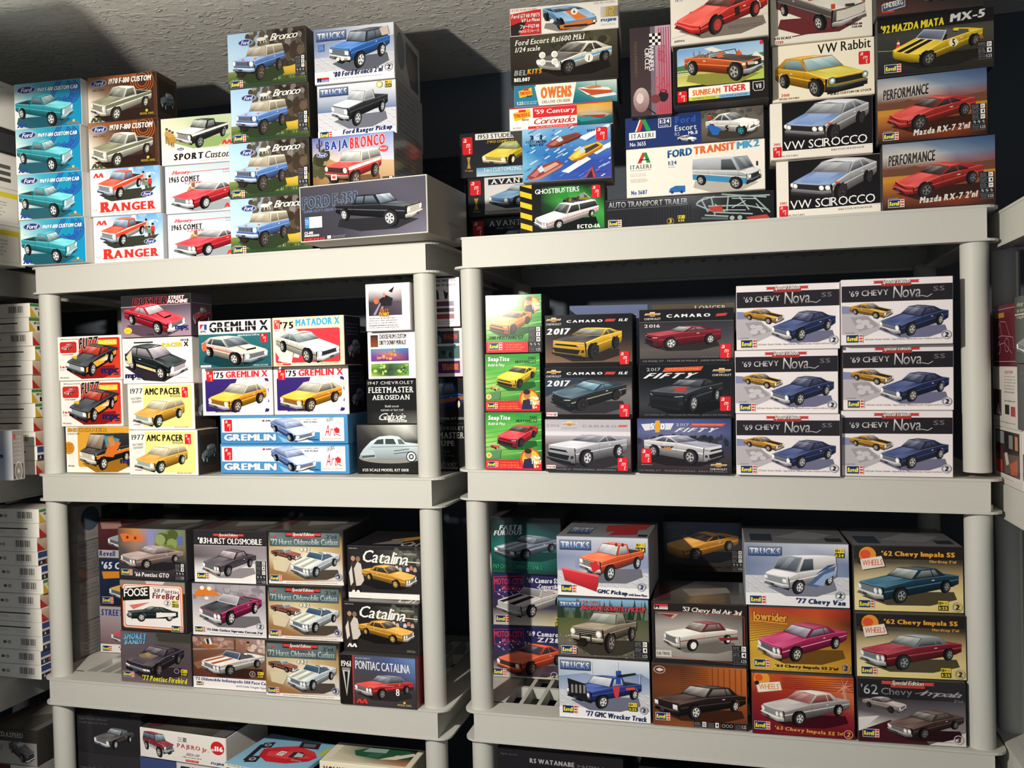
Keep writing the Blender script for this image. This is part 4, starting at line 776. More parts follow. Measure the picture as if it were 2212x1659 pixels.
@des('rx7', 1.55)
def _(a):
    a.G(0, 0, 100, 100, [['#8a94a0', '#6a7c96', '#4a6488', '#38507a'], ['#b8b4b0', '#cfcac0', '#7a8aa0', '#5a6c88'], ['#6a4030', '#7a3a2a', '#8a3a2a', '#8a4030'], ['#b87a2c', '#a06a30', '#8a5030', '#b8702c'], ['#7a4a2c', '#8a4424', '#9a4420', '#7a3018'], ['#2c1a14', '#4a2214', '#6a2c14', '#1c1210']])
    a.P([(0, 44), (30, 36), (42, 46), (70, 40), (100, 36), (100, 50), (0, 54)], '#6a4432'); a.P([(0, 50), (100, 50), (100, 56), (0, 60)], '#c08430')
    a.T('PERFORMANCE', 5, 18, 43, 17, '#4a4240', 'h', .15, c2='#1e1a1a', out='#d8d4cc', ow=.3, rise=4, gap=.02)
    a.C(8, 34, 82, 52, 'coupe', '#b02e2a', yaw=52, el=12, L=4.4, zr=1.18, zF=.62, zc=.84, hood='#c23630', glass=('#5a4a48', '#1e1a1c'), lamps='n', grille='#8a1f1e', bars='n', gb='#98221f', bump='#a82a26', rim='#6a6568', shadow='#34190f', gh=(.1, .3))
    a.rev(5, 86, 14); a.fine(5, 82.5, 9, 2.4, 1, '#bbb'); a.T("Mazda RX-7 2'n1", 33, 84, 52, 10, '#d8d2cc', 'h', .2, rise=4); a.spec(86, 54, 13, 40, ('12+', '4', '5+'))
@des('miata', 1.83)
def _(a):
    a.G(0, 0, 100, 100, [['#1a1a1a', '#1c1c1a', '#1a1a18'], ['#3a3c38', '#424440', '#4a4a3c'], ['#2e302e', '#34362f', '#3a382c'], ['#1e1e1e', '#24241f', '#26241e']]); a.R(0, 0, 100, 24, '#161616')
    a.T("'92 MAZDA MIATA", 3, 12, 55, 14, '#e2cf2c', 'h', .1, rise=4, gap=.03); a.T('MX-5', 63, 5, 30, 14, '#d0d0cc', 'h', .1, rise=3, gap=.03)
    a.Ln([(0, 56), (35, 60)], .4, '#b8b83c')
    for x, y in ((16, 38), (87, 36)): a.P([(x, y+16), (x+2.2, y), (x+4.4, y+16)], '#d84a2c'); a.R(x+1, y+6, 2.4, 3, '#eee')
    a.C(13, 26, 78, 64, 'conv', '#e0bc2a', yaw=42, el=15, L=4.2, W=1.7, stripe=[(-.36, -.08, '#1c1c1c'), (.08, .36, '#1c1c1c')], lamps='n', grille=None, bump=None, rim='#7a766c', glass=('#8a92a8', '#3c4050'), inner='#26241f', zF=.66, xr=-.7, xd=-1.1, shadow='#1c1c18', gh=(.1, .3))
    a.O(66, 54, 4, '#e8dfb8', 'car'); a.T('5', 64.8, 48, 2.6, 13, '#222', 'h', lay='car')
    a.rev(6, 82, 14); a.spec(86, 58, 13, 30, ('12+', '4'), 1)
@des('lind', 1.5)
def _(a):
    a.G(0, 0, 100, 100, [['#2c3a26', '#30402a'], ['#2a3424', '#2c3a28'], ['#3a2a28', '#2a2a26'], ['#5a3836', '#2c2a28']]); a.C(30, 40, 68, 48, 'coupe', '#6a3a38', yaw=40, rim='#c8c4bc'); a.P([(5, 84), (27, 78), (27, 90), (5, 96)], '#d8d4cc', 'logo'); a.P([(5.5, 85), (26.5, 79), (26.5, 89), (5.5, 95)], '#3a4a6a', 'logo'); a.T('LINDBERG', 7, 82, 18, 8, '#e8e4dc', 'b', rise=3); a.R(5, 94, 12, 3, '#b83a34', lay='logo')
@des('winner', .52)
def _(a):
    a.bg('#6f6470', '#7a6e78'); a.R(62, 0, 38, 100, '#b8a0b4', '#b04a58')
    for i in range(5): a.R(70+i*6, 2, 2.4, 96, '#a8465a')
    a.R(0, 0, 50, 100, '#3c3236', '#4a3c3e')
    for i in range(4):
        for j in range(4): a.R(48+i*7, 8+j*3.4, 7, 3.4, '#16161a' if (i+j) % 2 else '#f0eee8')
    a.T('STARTING LINEUP', 0, 0, .1, .1, '#b03a50')
    # lettering runs down the card
    def vd(t, x, y, w, h, c):
        V, F = string(t, 'b', .06); L = max(p[0] for p in V); H = max(p[1] for p in V)
        a.add([(x+w*(q/H), y+h*(p/L)) for p, q, k in V], F, [c]*len(V), 'txt', [k for p, q, k in V])
    vd('WINNERS', 46, 20, 12, 30, '#efe9ea'); vd('CIRCLE', 36, 24, 11, 24, '#efe9ea'); vd('STARTING', 78, 22, 8, 20, '#c03a54'); vd('LINEUP', 68, 26, 8, 14, '#c03a54'); vd('DALE EARNHARDT', 10, 16, 7, 40, '#6a5a40')
    a.E(25, 82, 20, 14, '#c8b4b0', '#8a6a6c', lay='car'); a.E(22, 80, 9, 6, '#d8c8c4', lay='car'); a.E(80, 79, 12, 7, '#26222a', lay='car'); a.E(60, 82, 12, 5, '#7a3c3c', lay='car'); a.Ln([(40, 92), (60, 99)], 3, '#2a262a', 'car')
    q = random.Random(3)
    for i in range(30): a.E(50+46*q.random(), 58+18*q.random(), 2, 1, '#d84a50', n=6)

@des('fuzz', 1.55)
def _(a):
    a.bg('#f4efe8'); a.RR(33, 4, 65, 92, 3, '#cf2c2a', '#d9482c'); a.RR(3, 11, 27, 26, 3, '#c8302c'); a.C(6, 15, 20, 16, 'coupe', '#d8484a', rim='#ddd'); a.T('ROAD RUNNER', 7, 39, 18, 3, '#7a2a26', 'b'); a.T('1980 Plymouth VOLARE', 5, 4, 28, 3.4, '#5a5450', 'b', .2)
    a.T('FUZZ', 34, 4, 31, 26, '#1c1c20', 'h', .2, out='#e8e2d4', ow=.5, rise=3); a.R(64, 9, 30, 12, '#e6c93a'); a.T('BUSTER', 66, 11, 26, 8, '#f4e27a', 'h', .1)
    a.C(13, 17, 80, 76, 'coupe', '#24282e', yaw=36, el=14, hood='#2e3238', roof='#34302e', glass=('#d8503c', '#7a2420'), lamps='sq2', rim='#c8c8c8', grille='#8a949a', side=[(.3, .8, '#d8902c')], bump='#2c3036', wr=1.05, shadow='#8a1c1a')
    a.P([(56, 60), (78, 44), (74, 60), (62, 70)], '#e8a83a', 'car'); a.P([(66, 56), (80, 46), (78, 56)], '#e8dcc8', 'car'); a.P([(20, 46), (32, 42), (30, 52)], '#d8b83a', 'car'); a.P([(72, 20), (96, 28), (94, 34), (74, 26)], '#2a3040', 'car')
    a.mpc(68, 74, 28); a.T('2 in 1', 3, 66, 10, 5, '#c8302c', 'h'); a.fine(3, 73, 9, 5, 2, '#8a807a'); a.T('MPC842/12', 3, 92, 14, 3, '#7a706a', 'b')
@des('mpcvan', 1.55)
def _(a):
    a.bg('#f4efe4'); a.RR(18, -8, 82, 96, 3, '#dfa43a'); a.T('BECOMER', 3, 2, 60, 8, '#d8a030', 'h', out='#5a3a1a', ow=.4); a.T('DODGE VAN', 3, 13, 18, 3.5, '#3a2a1e', 'b'); a.O(4, 46, 9, '#d8902c', 'logo'); a.fine(0, 36, 11, 20, 5, '#5a3a14')
    a.C(20, 13, 80, 82, 'van', '#2a2a2e', yaw=44, el=10, side=[(.5, .7, '#d8742c'), (.72, .8, '#e8a23a')], hood='#34302e', roof='#34363a', glass=('#b8a48a', '#4a4038'), lamps='sq2', rim='#dcdad4', grille='#c0b4a0', gb='#d8d0c0', bump='#d8d4cc', shadow='#9a6a1c')
    a.P([(58, 18), (82, 26), (80, 48), (62, 44)], '#5a8a94', 'car'); a.P([(68, 30), (84, 34), (72, 66), (58, 64)], '#d8702c', 'car'); a.P([(64, 24), (72, 22), (76, 40), (68, 42)], '#c88a4a', 'car'); a.mpc(82, 70, 24); a.T('MPC0/10', 3, 84, 9, 3.4, '#5a5046', 'b')
@des('duster', 1.72)
def _(a):
    a.G(0, 0, 100, 100, [['#2e2a30', '#322c34'], ['#4a4048', '#6a5a68'], ['#8a7484', '#9a8494'], ['#a48a9a', '#a88c9c']])
    a.R(0, 0, 100, 24, '#2a272c'); a.T('DUSTER', 17, 6, 50, 18, '#26242a', 'h', .15, out='#d04048', ow=.5, rise=1, gap=.02); a.T('STREET', 69, 4, 23, 8, '#f2eeee', 'h', .2, out='#c8303a', ow=.2); a.T('MACHINE', 68, 13, 29, 9, '#f2eeee', 'h', .2, out='#c8303a', ow=.2); a.Ln([(0, 27), (100, 24)], .5, '#d8d0d2')
    a.C(5, 20, 88, 76, 'coupe', '#d22c3c', flip=True, yaw=44, el=13, side=[(.62, .78, '#26222a')], scoop='#c02636', glass=('#e4e0e2', '#8a7a84'), lamps='r2', rim='#c8c8cc', grille='#3a2a30', bump='#e0dce0', shadow='#5a4654')
    a.mpc(78, 76, 19, '#1c2c6a'); a.E(10, 84, 6, 8, '#e2c83a', lay='logo', n=14); a.fine(6.5, 81, 7, 6, 2, '#8a3a1a', lay='logo'); a.T('1-0798', 38, 93, 9, 3.4, '#2a2226', 'b')
@des('pacerx', 1.55)
def _(a):
    a.bg('#f6f2ea'); a.RR(3, 4, 94, 92, 3, '#bdb8b0'); a.RR(3.4, 4.6, 93.2, 90.8, 3, '#f6f2ea'); a.P([(2, 62), (30, 94), (60, 98), (96, 66), (60, 58)], '#2c2830')
    a.C(3, 12, 92, 82, 'wagon', '#20292c', flip=True, yaw=46, el=13, L=4.3, zr=1.42, roof='#26302f', glass=('#d4ccd4', '#5a5460'), lamps='r2', rim='#d8d4d0', grille='#8a7c84', gb='#cfc6c8', bump='#d2ccd0', side=[(.1, .35, '#d8c48c')], xr=-1.2, xd=-1.9)
    a.P([(5, 40), (13, 26), (14, 50), (9, 58)], '#d8cfa0', 'car'); a.R(17, 8, 28, 3, '#1c1c1e', lay='car')
    a.T('1978', 85, 5, 11, 5, '#1c1c1c', 'h'); a.T('PACER', 58, 12, 29, 9, '#e8c93a', 'h', out='#8a7a1c', ow=.2, gap=.03); a.T('X', 89, 11, 7, 10, '#1c1c1c', 'h'); a.mpc(3, 79, 23); a.fine(78, 88, 16, 3, 1, '#888')
@des('pacerw', 1.76)
def _(a):
    a.bg('#f6f2e8'); a.R(23.5, 3, 73.5, 92, '#f3e28c'); a.P([(3, 96), (3, 30), (22, 20), (23, 96)], '#efeae2'); a.T('1977', 4, 9, 19, 12, '#222220', 'b'); a.T('AMC PACER', 26, 9, 54, 15, '#25231e', 'h', gap=.04); a.T('WAGON', 64, 25, 16, 5, '#25231e', 'b'); a.amt(82.5, 8, 9, 23)
    a.T('FEATURING', 5, 30, 16, 5, '#4a4844', 'b', .1, rise=2); a.T('CB RADIO!', 6, 37, 15, 5, '#4a4844', 'b', .1, rise=2)
    a.C(7, 31, 80, 66, 'wagon', '#dfa83a', yaw=38, el=12, L=4.3, zr=1.42, hood='#d8963a', roof='#ecd9a0', low='#d8922e', glass=('#eae2c8', '#8a7a58'), lamps='r2', rim='#d8d8d0', tire='#1c2826', grille='#7a8a86', gb='#c8d0c8', bump='#b4bcb4', wr=1.12, trim='#9a6a2c', shadow=None)
    a.R(7, 80, 1.4, 3, '#c83a34', lay='logo'); a.T('AMC', 12, 80, 7, 3.4, '#333', 'h'); a.T('AMT1008/12', 8, 88, 11, 3, '#c86a8a', 'b'); a.T('SPECIAL FEATURES', 70, 94.5, 22, 2.6, '#c8507a', 'b')
@des('gremx', 1.74)
def _(a):
    a.bg('#f2efe8'); a.R(0, 28, 100, 72, '#2c6a72', '#245a62'); a.P([(2, 6), (8, 6), (2, 18)], '#c8323a', 'logo'); a.P([(8, 6), (12, 6), (12, 18), (8, 18)], '#2c4a9a', 'logo'); a.T('AMC', 2.5, 19, 9, 5, '#1c1c1c', 'h'); a.T('GREMLIN X', 15, 2.5, 82, 22, '#222224', 'h', gap=.05, rise=1); a.Ln([(15, 14), (97, 13)], .7, '#f2efe8', 'txt')
    a.T('MINI-MUSCLE CAR by', 55, 31, 30, 4.4, '#eef2f2', 'b', rise=1); a.amt(86.5, 30, 9, 19)
    a.C(4, 32, 92, 64, 'hatch', '#d9cfc0', flip=True, yaw=40, el=12, hood='#cfc4b4', side=[(.72, .82, '#d8604a')], scoop='#d8cebc', glass=('#6a7a84', '#2c3840'), lamps='r2', rim='#d4d2ce', grille='#3a3a3e', bump='#8fa0ac', wr=1.15, shadow='#173a40', zr=1.38)
    a.P([(5, 48), (10, 44), (12, 62), (6, 64)], '#d8604a', 'car'); a.R(2, 94, 15, 4.4, '#f2efe8'); a.T('AMT768/12', 3, 95, 13, 2.6, '#c86a8a', 'b'); a.T('SPECIAL FEATURES', 76, 95, 20, 2.8, '#cfdcdc', 'b')
def torn(a, x, y, w, h):
    q = random.Random(4); c = ['#f2ece6', '#d8d0c8', '#fbf6f0']
    for px, py, s in ((.0, .1, .9), (.1, .02, .7), (.25, -.04, .8), (.6, -.05, .9), (.8, 0, 1), (.98, .2, 1.1), (1, .5, .9), (.98, .8, 1), (.6, 1, .8), (.2, .95, .7)):
        X, Y = x+w*px, y+h*py; a.P([(X-5*s, Y+6*s), (X-2*s, Y-8*s), (X+5*s, Y-4*s), (X+3*s, Y+8*s)], c[int(q.random()*3)])
@des('grem75', 1.74)
def _(a):
    a.bg('#f6f0ee'); a.RR(4, 22, 91, 72, 3, '#3b2a74', '#33246a'); a.P([(50, 24), (72, 14), (90, 26), (96, 60), (88, 96), (66, 97), (50, 92)], '#f4efea'); torn(a, 52, 22, 42, 72)
    a.amt(6, 4, 10, 23); a.T("'75", 17, 7, 14, 13, '#1f1c22', 'h'); a.T('GREMLIN X', 34, 6, 60, 14, '#d8303c', 'h', gap=.04, rise=1)
    a.C(8, 29, 84, 66, 'hatch', '#e5a52a', yaw=40, el=12, hood='#d8b83a', roof='#e8dcc4', low='#e09824', side=[(.72, .82, '#c8502a')], glass=('#d8d2c0', '#5a5448'), lamps='r2', rim='#b8ac98', grille='#5a3a2a', bump='#b8bcc8', wr=1.15, gb='#c88a2a', tire='#2a2024', zr=1.4)
    a.R(4, 92, 14, 5, '#f6f0ee'); a.T('AMT768/12', 5, 93, 12, 3, '#c86a8a', 'b'); a.T('SPECIAL FEATURES', 21, 92.5, 20, 3, '#d8c890', 'b')
@des('matador', 1.66)
def _(a):
    a.bg('#f1e3bc'); a.RR(3, 24, 92, 70, 3, '#d83c44', '#d2363e'); a.P([(3, 36), (14, 26), (36, 26), (30, 60), (26, 94), (12, 92), (3, 70)], '#f0e6cc'); torn(a, 4, 28, 30, 60)
    a.amt(2, 4, 9, 19, '#d8484a'); a.T("'75", 11, 8, 19, 15, '#232020', 'h'); a.T('MATADOR X', 33, 4, 62, 15, '#3fa4d4', 'h', gap=.04, rise=2)
    a.C(4, 28, 90, 68, 'coupe', '#e6e2d6', flip=True, yaw=38, el=12, hood='#c8ccd0', roof='#aab4b6', glass=('#b4c2c4', '#3e4c50'), lamps='r2', grille='#26262a', bars='n', rim='#b4b4ac', bump='#d8d8d4', trim='#4a4a4a', wr=1.08, gh=(.45, .95))
    a.T('T452', 3, 95.5, 8, 3, '#d8502c', 'b'); a.R(13, 95, 12, 3.4, '#c83a34'); a.T('SPECIAL FEATURES', 67, 95, 25, 2.6, '#d87a2c', 'b')
@des('grem76', 4.8)
def _(a):
    a.bg('#4e94c8', '#4489c0'); a.R(1, 8, 78, 52, '#dfe8f0'); a.R(1.6, 10, 76.8, 48, '#eeeff2'); a.T('1976', 13, 14, 22, 38, '#d6dbe0', 'r'); a.P([(46, 60), (58, 60), (74, 96), (62, 96)], '#dbe6ee'); a.P([(50, 96), (46, 72), (58, 96)], '#8ab4d8')
    a.amt(3, 12, 6.4, 44); a.T('GREMLIN', 2.5, 66, 42, 24, '#fbfcfd', 'h', .0, out='#1d4a80', ow=.25, gap=.03); a.T('AMC', 36.5, 14, 5, 7, '#222', 'h'); a.R(34, 14, 1.8, 7, '#c8323a', lay='logo')
    a.C(40.5, 6, 35, 90, 'hatch', '#6a86c4', flip=True, yaw=32, el=20, hood='#b9c8e8', roof='#8fa4d4', low='#5068b0', glass=('#c4d0e8', '#4a5684'), lamps='r2', rim='#b0bccc', grille='#3a4260', bump='#c0c8d4', wr=1.1)
    a.fine(63, 12, 15, 6, 1, '#444'); a.T('1/25 SCALE', 67, 20, 10, 6, '#333', 'b'); a.T('AM77000/12', 70, 84, 8, 6, '#1d4a80', 'b')
    a.R(79.2, 8, 18.6, 84, '#eaf0f4'); a.R(79.8, 10, 17.4, 78, '#f4f2ee'); a.T('ORIGINAL', 84, 12, 6, 14, '#1c1c1c', 'b', rise=8); a.T('Art', 83, 34, 8.5, 40, '#c8283a', 'r', .25); a.P([(92, 42), (94.5, 50), (94, 64), (91, 64), (90.4, 50)], '#c8302c', 'logo'); a.Ln([(91, 66), (95, 74)], .5, '#1c1c1c', 'logo'); a.E(93, 27, 3, 5, '#d0d4d6', lay='logo'); a.T('INCLUDES EXCLUSIVE PRINT', 81, 82, 15, 4, '#333', 'b')
@des('donny', 1.15)
def _(a):
    a.bg('#ece6ea', '#f0eaea'); a.R(6, 10, 76, 58, '#2c2630'); a.G(6, 10, 76, 58, [['#d8d0d4', '#e8e2e0', '#d4ccd0'], ['#3a3038', '#4a3e4a', '#5a4c58'], ['#2a2430', '#3a3244', '#443a4a']])
    for i in range(5): a.P([(10+i*6, 66), (28+i*4, 40), (31+i*4, 40), (16+i*6, 66)], '#9a90a0' if i % 2 else '#3a3240')
    a.P([(30, 34), (46, 24), (62, 32), (58, 48), (36, 48)], '#1c181e'); a.E(42, 24, 3, 5, '#c8806a'); a.E(24, 36, 6, 7, '#c86a48'); a.P([(52, 16), (66, 6), (60, 20)], '#141214'); a.T('DIRTY', 32, 54, 20, 7, '#d8602c', 'h', out='#2a1a10', ow=.5); a.T('DONNY', 31, 61, 22, 9, '#e8b02c', 'h', out='#2a1a10', ow=.5)
    a.fine(7, 72, 74, 25, 5, '#3a3438', seed=9); a.R(84, 0, 16, 100, '#e4dee2')
@des('donny2', 1.13)
def _(a):
    a.bg('#ece6e6', '#f0eae8'); a.R(6, 6, 16, 26, '#3a2620', '#8a4a22'); a.T('CHOOSE FROM 5 CUSTOM', 25, 5, 57, 10, '#2a2426', 'h', gap=.02); a.T('DIRTY DONNY MURALS!', 25, 18, 56, 10, '#2a2426', 'h', gap=.02)
    a.G(6, 36, 80, 27, [['#3a8ab0', '#4a90b8', '#3a6ea8'], ['#6a4a9a', '#b86a5a', '#5a3a8a'], ['#7a3a7a', '#6a3070', '#4a2a6a']]); blobs(a, 20, 40, 40, 18, ['#d87a4a', '#e0a05a', '#7a4a9a'], 12, 3); a.G(6, 68, 80, 27, [['#8ab84a', '#3a5a3a', '#6a9a4a'], ['#4a7a3a', '#2a3a34', '#5a8a4a'], ['#a8c84a', '#3a4a3a', '#7aa848']]); blobs(a, 12, 70, 70, 20, ['#26302a', '#3a5a3a', '#b8d05a'], 20, 3, 2); a.fine(10, 96, 60, 3, 1, '#666')
@des('fleet', 1.2)
def _(a):
    a.bg('#141413', '#1a1a19'); a.G(0, 70, 100, 30, [['#141413', '#1c1c1b', '#2a2a28'], ['#1a1a18', '#3a3a36', '#6a6a64']]); a.T('1947 CHEVROLET', 3, 4, 92, 7, '#d8d6d0', 'r', gap=.16); a.T('FLEETMASTER', 3, 17, 92, 13, '#f2f0ea', 's'); a.T('AEROSEDAN', 11, 35, 76, 11, '#f2f0ea', 's'); a.T('Build stock', 37, 58, 28, 5, '#d8d6d0', 'r'); a.T('custom or hot rod', 28, 66, 45, 5.4, '#d8d6d0', 'r'); a.T('Galaxie', 24, 76, 54, 16, '#e8e6e0', 'r', .5, gap=-.03); a.R(42, 92, 38, 5, '#cfcdc6'); a.T('LIMITED', 46, 93, 30, 3.4, '#333', 'b', gap=.2)
@des('aero', 1.41)
def _(a):
    a.G(0, 0, 100, 100, [['#3a3a36', '#6a6a64', '#b4b4ac', '#e8e8e2', '#55554f'], ['#24242a', '#2e2e2c', '#3a3a38', '#55554f', '#2e2e2c'], ['#1a1a1a', '#1e1e1d', '#222220', '#26261f', '#1e1e1c'], ['#141414', '#1a1a19', '#1a1a19', '#1e1e1c', '#171716']])
    a.E(52, 68, 50, 12, '#8a8a84', n=24); P = lambda pts, c: a.P(pts, c, 'car')
    P([(4, 62), (10, 50), (22, 34), (36, 24), (54, 22), (66, 24), (76, 36), (100, 40), (100, 68), (12, 70), (5, 68)], ['#a8b8bc', '#b8c8cc', '#c8d6da', '#d6e2e4', '#d8e4e6', '#c8d6d8', '#d8e4e6', '#c8d4d8', '#8a9aa0', '#8a9aa0', '#8a989e'])
    P([(26, 40), (32, 31), (42, 29), (42, 40)], '#3a4648'); P([(45, 40), (45, 29), (58, 29), (62, 40)], '#3a4648'); P([(64, 30), (70, 30), (76, 40), (66, 40)], '#5a686c')
    for x in (85,): a.O(x, 66, 8, '#1a1c1e', 'car'); a.O(x, 66, 6.6, '#e0e6e8', 'car'); a.O(x, 66, 4, '#2a2c2e', 'car'); a.O(x, 66, 2.4, '#c0c8ca', 'car')
    P([(6, 60), (14, 50), (26, 52), (30, 68), (10, 70)], '#b4c4c8'); P([(7, 64), (28, 62), (28, 67), (8, 69)], '#4a585c')
    for y in (54, 60): a.Ln([(58, y), (82, y-4)], 1, '#3a464a', 'car')
    a.Ln([(22, 46), (100, 44)], .7, '#4a5a60', 'car'); a.T('1/25 SCALE MODEL KIT 13031', 8, 91, 72, 5.4, '#efeee8', 'b', gap=.1)
@des('dback', 1.35)
def _(a):
    a.bg('#ddd6dc', '#e6e0e0'); a.T('LEADED DODGE, SWEET DON', 8, 3, 84, 6, '#3a3236', 'h', gap=.02); a.T('IT IS PLAYING TO QUOTE', 8, 12, 84, 6, '#3a3236', 'h', gap=.02); a.E(18, 32, 7, 10, '#d84a50'); a.E(18, 32, 4, 6, '#f0e8e6')
    a.P([(38, 44), (40, 28), (44, 22), (48, 28), (50, 44)], '#3a4248', 'car'); a.P([(60, 22), (66, 30), (72, 30), (70, 42), (64, 44)], '#2a2428', 'car'); a.R(20, 48, 66, 10, '#7a3a4a', '#5a4a6a', True); a.R(20, 62, 66, 8, '#4a4056'); a.R(20, 74, 66, 10, '#b03a44', '#8a4a50', True); a.fine(10, 88, 76, 9, 2, '#3a3236')
@des('dback2', 1.38)
def _(a):
    a.bg('#ddd6d8', '#d8d0d6'); a.R(8, 6, 84, 26, '#3a4452'); blobs(a, 10, 8, 40, 18, ['#5a7a8a', '#2c3a4a', '#7a8a90'], 14, 4); a.T('WAGON', 56, 12, 32, 12, '#c8502c', 'h'); a.R(8, 37, 84, 26, '#4a6a6c'); blobs(a, 10, 38, 78, 20, ['#3a5a5a', '#6a8a84', '#2a4448'], 16, 4, 3); a.R(8, 68, 84, 25, '#5a2a6a'); a.T('WAGON', 52, 74, 36, 12, '#d83a4a', 'h', out='#e8c83a', ow=.4)
@des('woody', 1.48)
def _(a):
    a.bg('#1a1a1e', '#16161a'); a.C(2, 10, 96, 74, 'sedan', '#2f4f9a', yaw=60, el=6, rim='#e8e2d6', tire='#1a1a1c', side=[(.5, .9, '#9a5a34')], spok=0, zr=1.6, hood='#3a5cab'); a.T('1/25 SCALE MODEL KIT 13051', 5, 88, 90, 5.4, '#a8a8a4', 'b', gap=.1)
@des('coupe', 1.4)
def _(a):
    a.bg('#141415', '#121213'); a.T('1948 CHEVROLET', 3, 6, 92, 7, '#8f8f8c', 'r', gap=.16); a.T('FLEETMASTER', 3, 18, 92, 13, '#a8a8a4', 's'); a.T('COUPE', 22, 36, 52, 11, '#a8a8a4', 's'); a.T('Build stock', 37, 56, 28, 5, '#5a5a58', 'r'); a.T('custom or drag', 30, 65, 42, 5.4, '#5a5a58', 'r'); a.T('Galaxie', 24, 78, 54, 13, '#6a6a66', 'r', .5, gap=-.03); a.R(42, 92, 38, 5, '#6a6a68')

@own('round_portrait')
def boy(a, x, y, w, h, c):
    a.E(x+w*.5, y+h*.5, w*.5, h*.5, '#d8522c', lay='logo'); a.E(x+w*.52, y+h*.5, w*.42, h*.42, '#e8b83a', lay='logo'); a.P([(x+w*.12, y+h), (x+w*.2, y+h*.55), (x+w*.5, y+h*.48), (x+w*.66, y+h*.6), (x+w*.66, y+h)], c, 'logo'); a.E(x+w*.4, y+h*.28, w*.17, h*.22, '#b87a56', lay='logo'); a.E(x+w*.4, y+h*.14, w*.18, h*.13, '#3a2418', lay='logo'); a.T('I Made', x+w*.6, y+h*.36, w*.4, h*.16, '#fff', 'h', .1, lay='logo'); a.T('That!', x+w*.55, y+h*.55, w*.48, h*.22, '#fff', 'h', .1, lay='logo')
def snap(a):
    a.G(0, 0, 100, 82, [['#2f8a34', '#2f9038', '#3fa044'], ['#5cb04a', '#66b84e', '#4aa244'], ['#a8d070', '#7cc05a', '#2f8436'], ['#3a9a3c', '#2c8434', '#236f2c']])
    for i in range(9): a.P([(0, 20+i*8), (100, 2+i*9), (100, 3.4+i*9), (0, 21+i*8.2)], ['#3f9a3c', '#c8e49a', '#9ad078', '#3f9a3c'] if i % 2 else ['#5aac46', '#2f8434', '#2c7c32', '#52a444'])
@des('must18', .98)
def _(a):
    snap(a); a.T('SnapTite', 6, 6, 40, 10, '#ffffff', 'h', .1, out='#1d5a24', ow=.15); a.T('Build & Play', 6, 17, 31, 6, '#eef2ea', 'b', .2); boy(a, 66, 3, 32, 30, '#2a2c4a'); a.C(5, 27, 78, 44, 'modern', '#ea8434', yaw=32, el=16, lamps='mod', rim='#3a3438', bump=None, grille=None, hood='#f09044', glass=('#4a4a34', '#2a2a20'), shadow='#1d5a24'); a.T('2018 MUSTANG GT', 4, 71, 64, 6, '#173a1a', 'b', .25)
    a.R(0, 81, 76, 19, '#d22c38'); a.rev(5, 83, 24); a.fine(36, 85, 34, 13, 3, '#f0a03a'); a.spec(77, 56, 22.5, 44, ('6+', '1', '10'), 2)
def must15(a, c, hc):
    snap(a); a.T('SnapTite', 5, 5, 40, 10, '#ffffff', 'h', .1, out='#1d5a24', ow=.15); a.T('Build & Play', 5, 17, 31, 6, '#eef2ea', 'b', .2); a.T('2015', 78, 6, 15, 4.4, '#14301a', 'b', .25); a.T('MUSTANG GT', 55, 12, 39, 5, '#14301a', 'b', .25)
    a.C(20, 21, 74, 42, 'modern', c, yaw=30, el=17, lamps='mod', rim='#3a3438', bump=None, grille=None, hood=hc, glass=('#4a4a3a', '#2a2a24'), shadow='#1d5a24'); a.C(9, 56, 17, 9, 'modern', c, yaw=40, rim='#444', flip=True); a.P([(6, 68), (28, 66), (26, 80), (12, 80)], '#5a8a5a', 'car'); a.O(6, 75, 5, '#e8d8a0', 'logo'); a.O(6, 75, 3, '#d8a03a', 'logo')
    a.R(0, 82, 100, 18, '#d22c38'); a.rev(3, 86, 19); a.fine(26, 86, 34, 12, 3, '#f0a03a'); boy(a, 62, 62, 36, 35, '#2a2c4a'); a.T('6+', 87, 91, 8, 5, '#fff', 'h'); a.fine(56, 95, 9, 2, 1, '#f6d0cc')
@des('must15y', .98)
def _(a): must15(a, '#e8c222', '#f0d038')
@des('must15r', .98)
def _(a): must15(a, '#c8202e', '#d83440')
def camfoot(a, x=8, w=68, c='#9a9696'): a.T('1:25 MODEL KIT \u00b7 TROUSSE DE MOD\u00e8LE \u00b7 JUEGO DE MODELO'.replace('\u00b7', '-'), x, 94, w, 4, c, 'r', gap=.14)
@des('cam17y', 1.67)
def _(a):
    a.G(0, 0, 100, 100, [['#141416', '#161618'], ['#161618', '#1a1a1c'], ['#3a3230', '#2c2624'], ['#6a5444', '#5a4438'], ['#8a6a54', '#7a5c48']]); a.R(0, 0, 100, 14, '#141416'); a.R(0, 92, 100, 8, '#141414'); a.chev(1, 4, 18, 15); a.T('CAMARO', 25, 9.5, 42, 5, '#e4e4e4', 'h', gap=.2); a.P([(71, 9), (82, 9), (80, 14), (69, 14)], '#c8403c', 'logo'); a.T('1LE', 85, 9, 11, 5, '#e4e4e4', 'h', .25, gap=.15); a.T('2017', 1, 25, 29, 12, '#eceae6', 'h', .2, out='#2a2624', ow=.3, gap=.1)
    a.C(7, 25, 82, 62, 'modern', '#eab52a', yaw=30, el=9, hood='#2e2c2c', lamps='mod', rim='#2a2a2c', glass=('#9a9a90', '#2e2c2a'), bump=None, grille=None, shadow='#2a2320', roof='#efc03a', spok=5, lampc='#f0e8d0'); a.amt(86, 72, 10.5, 25)
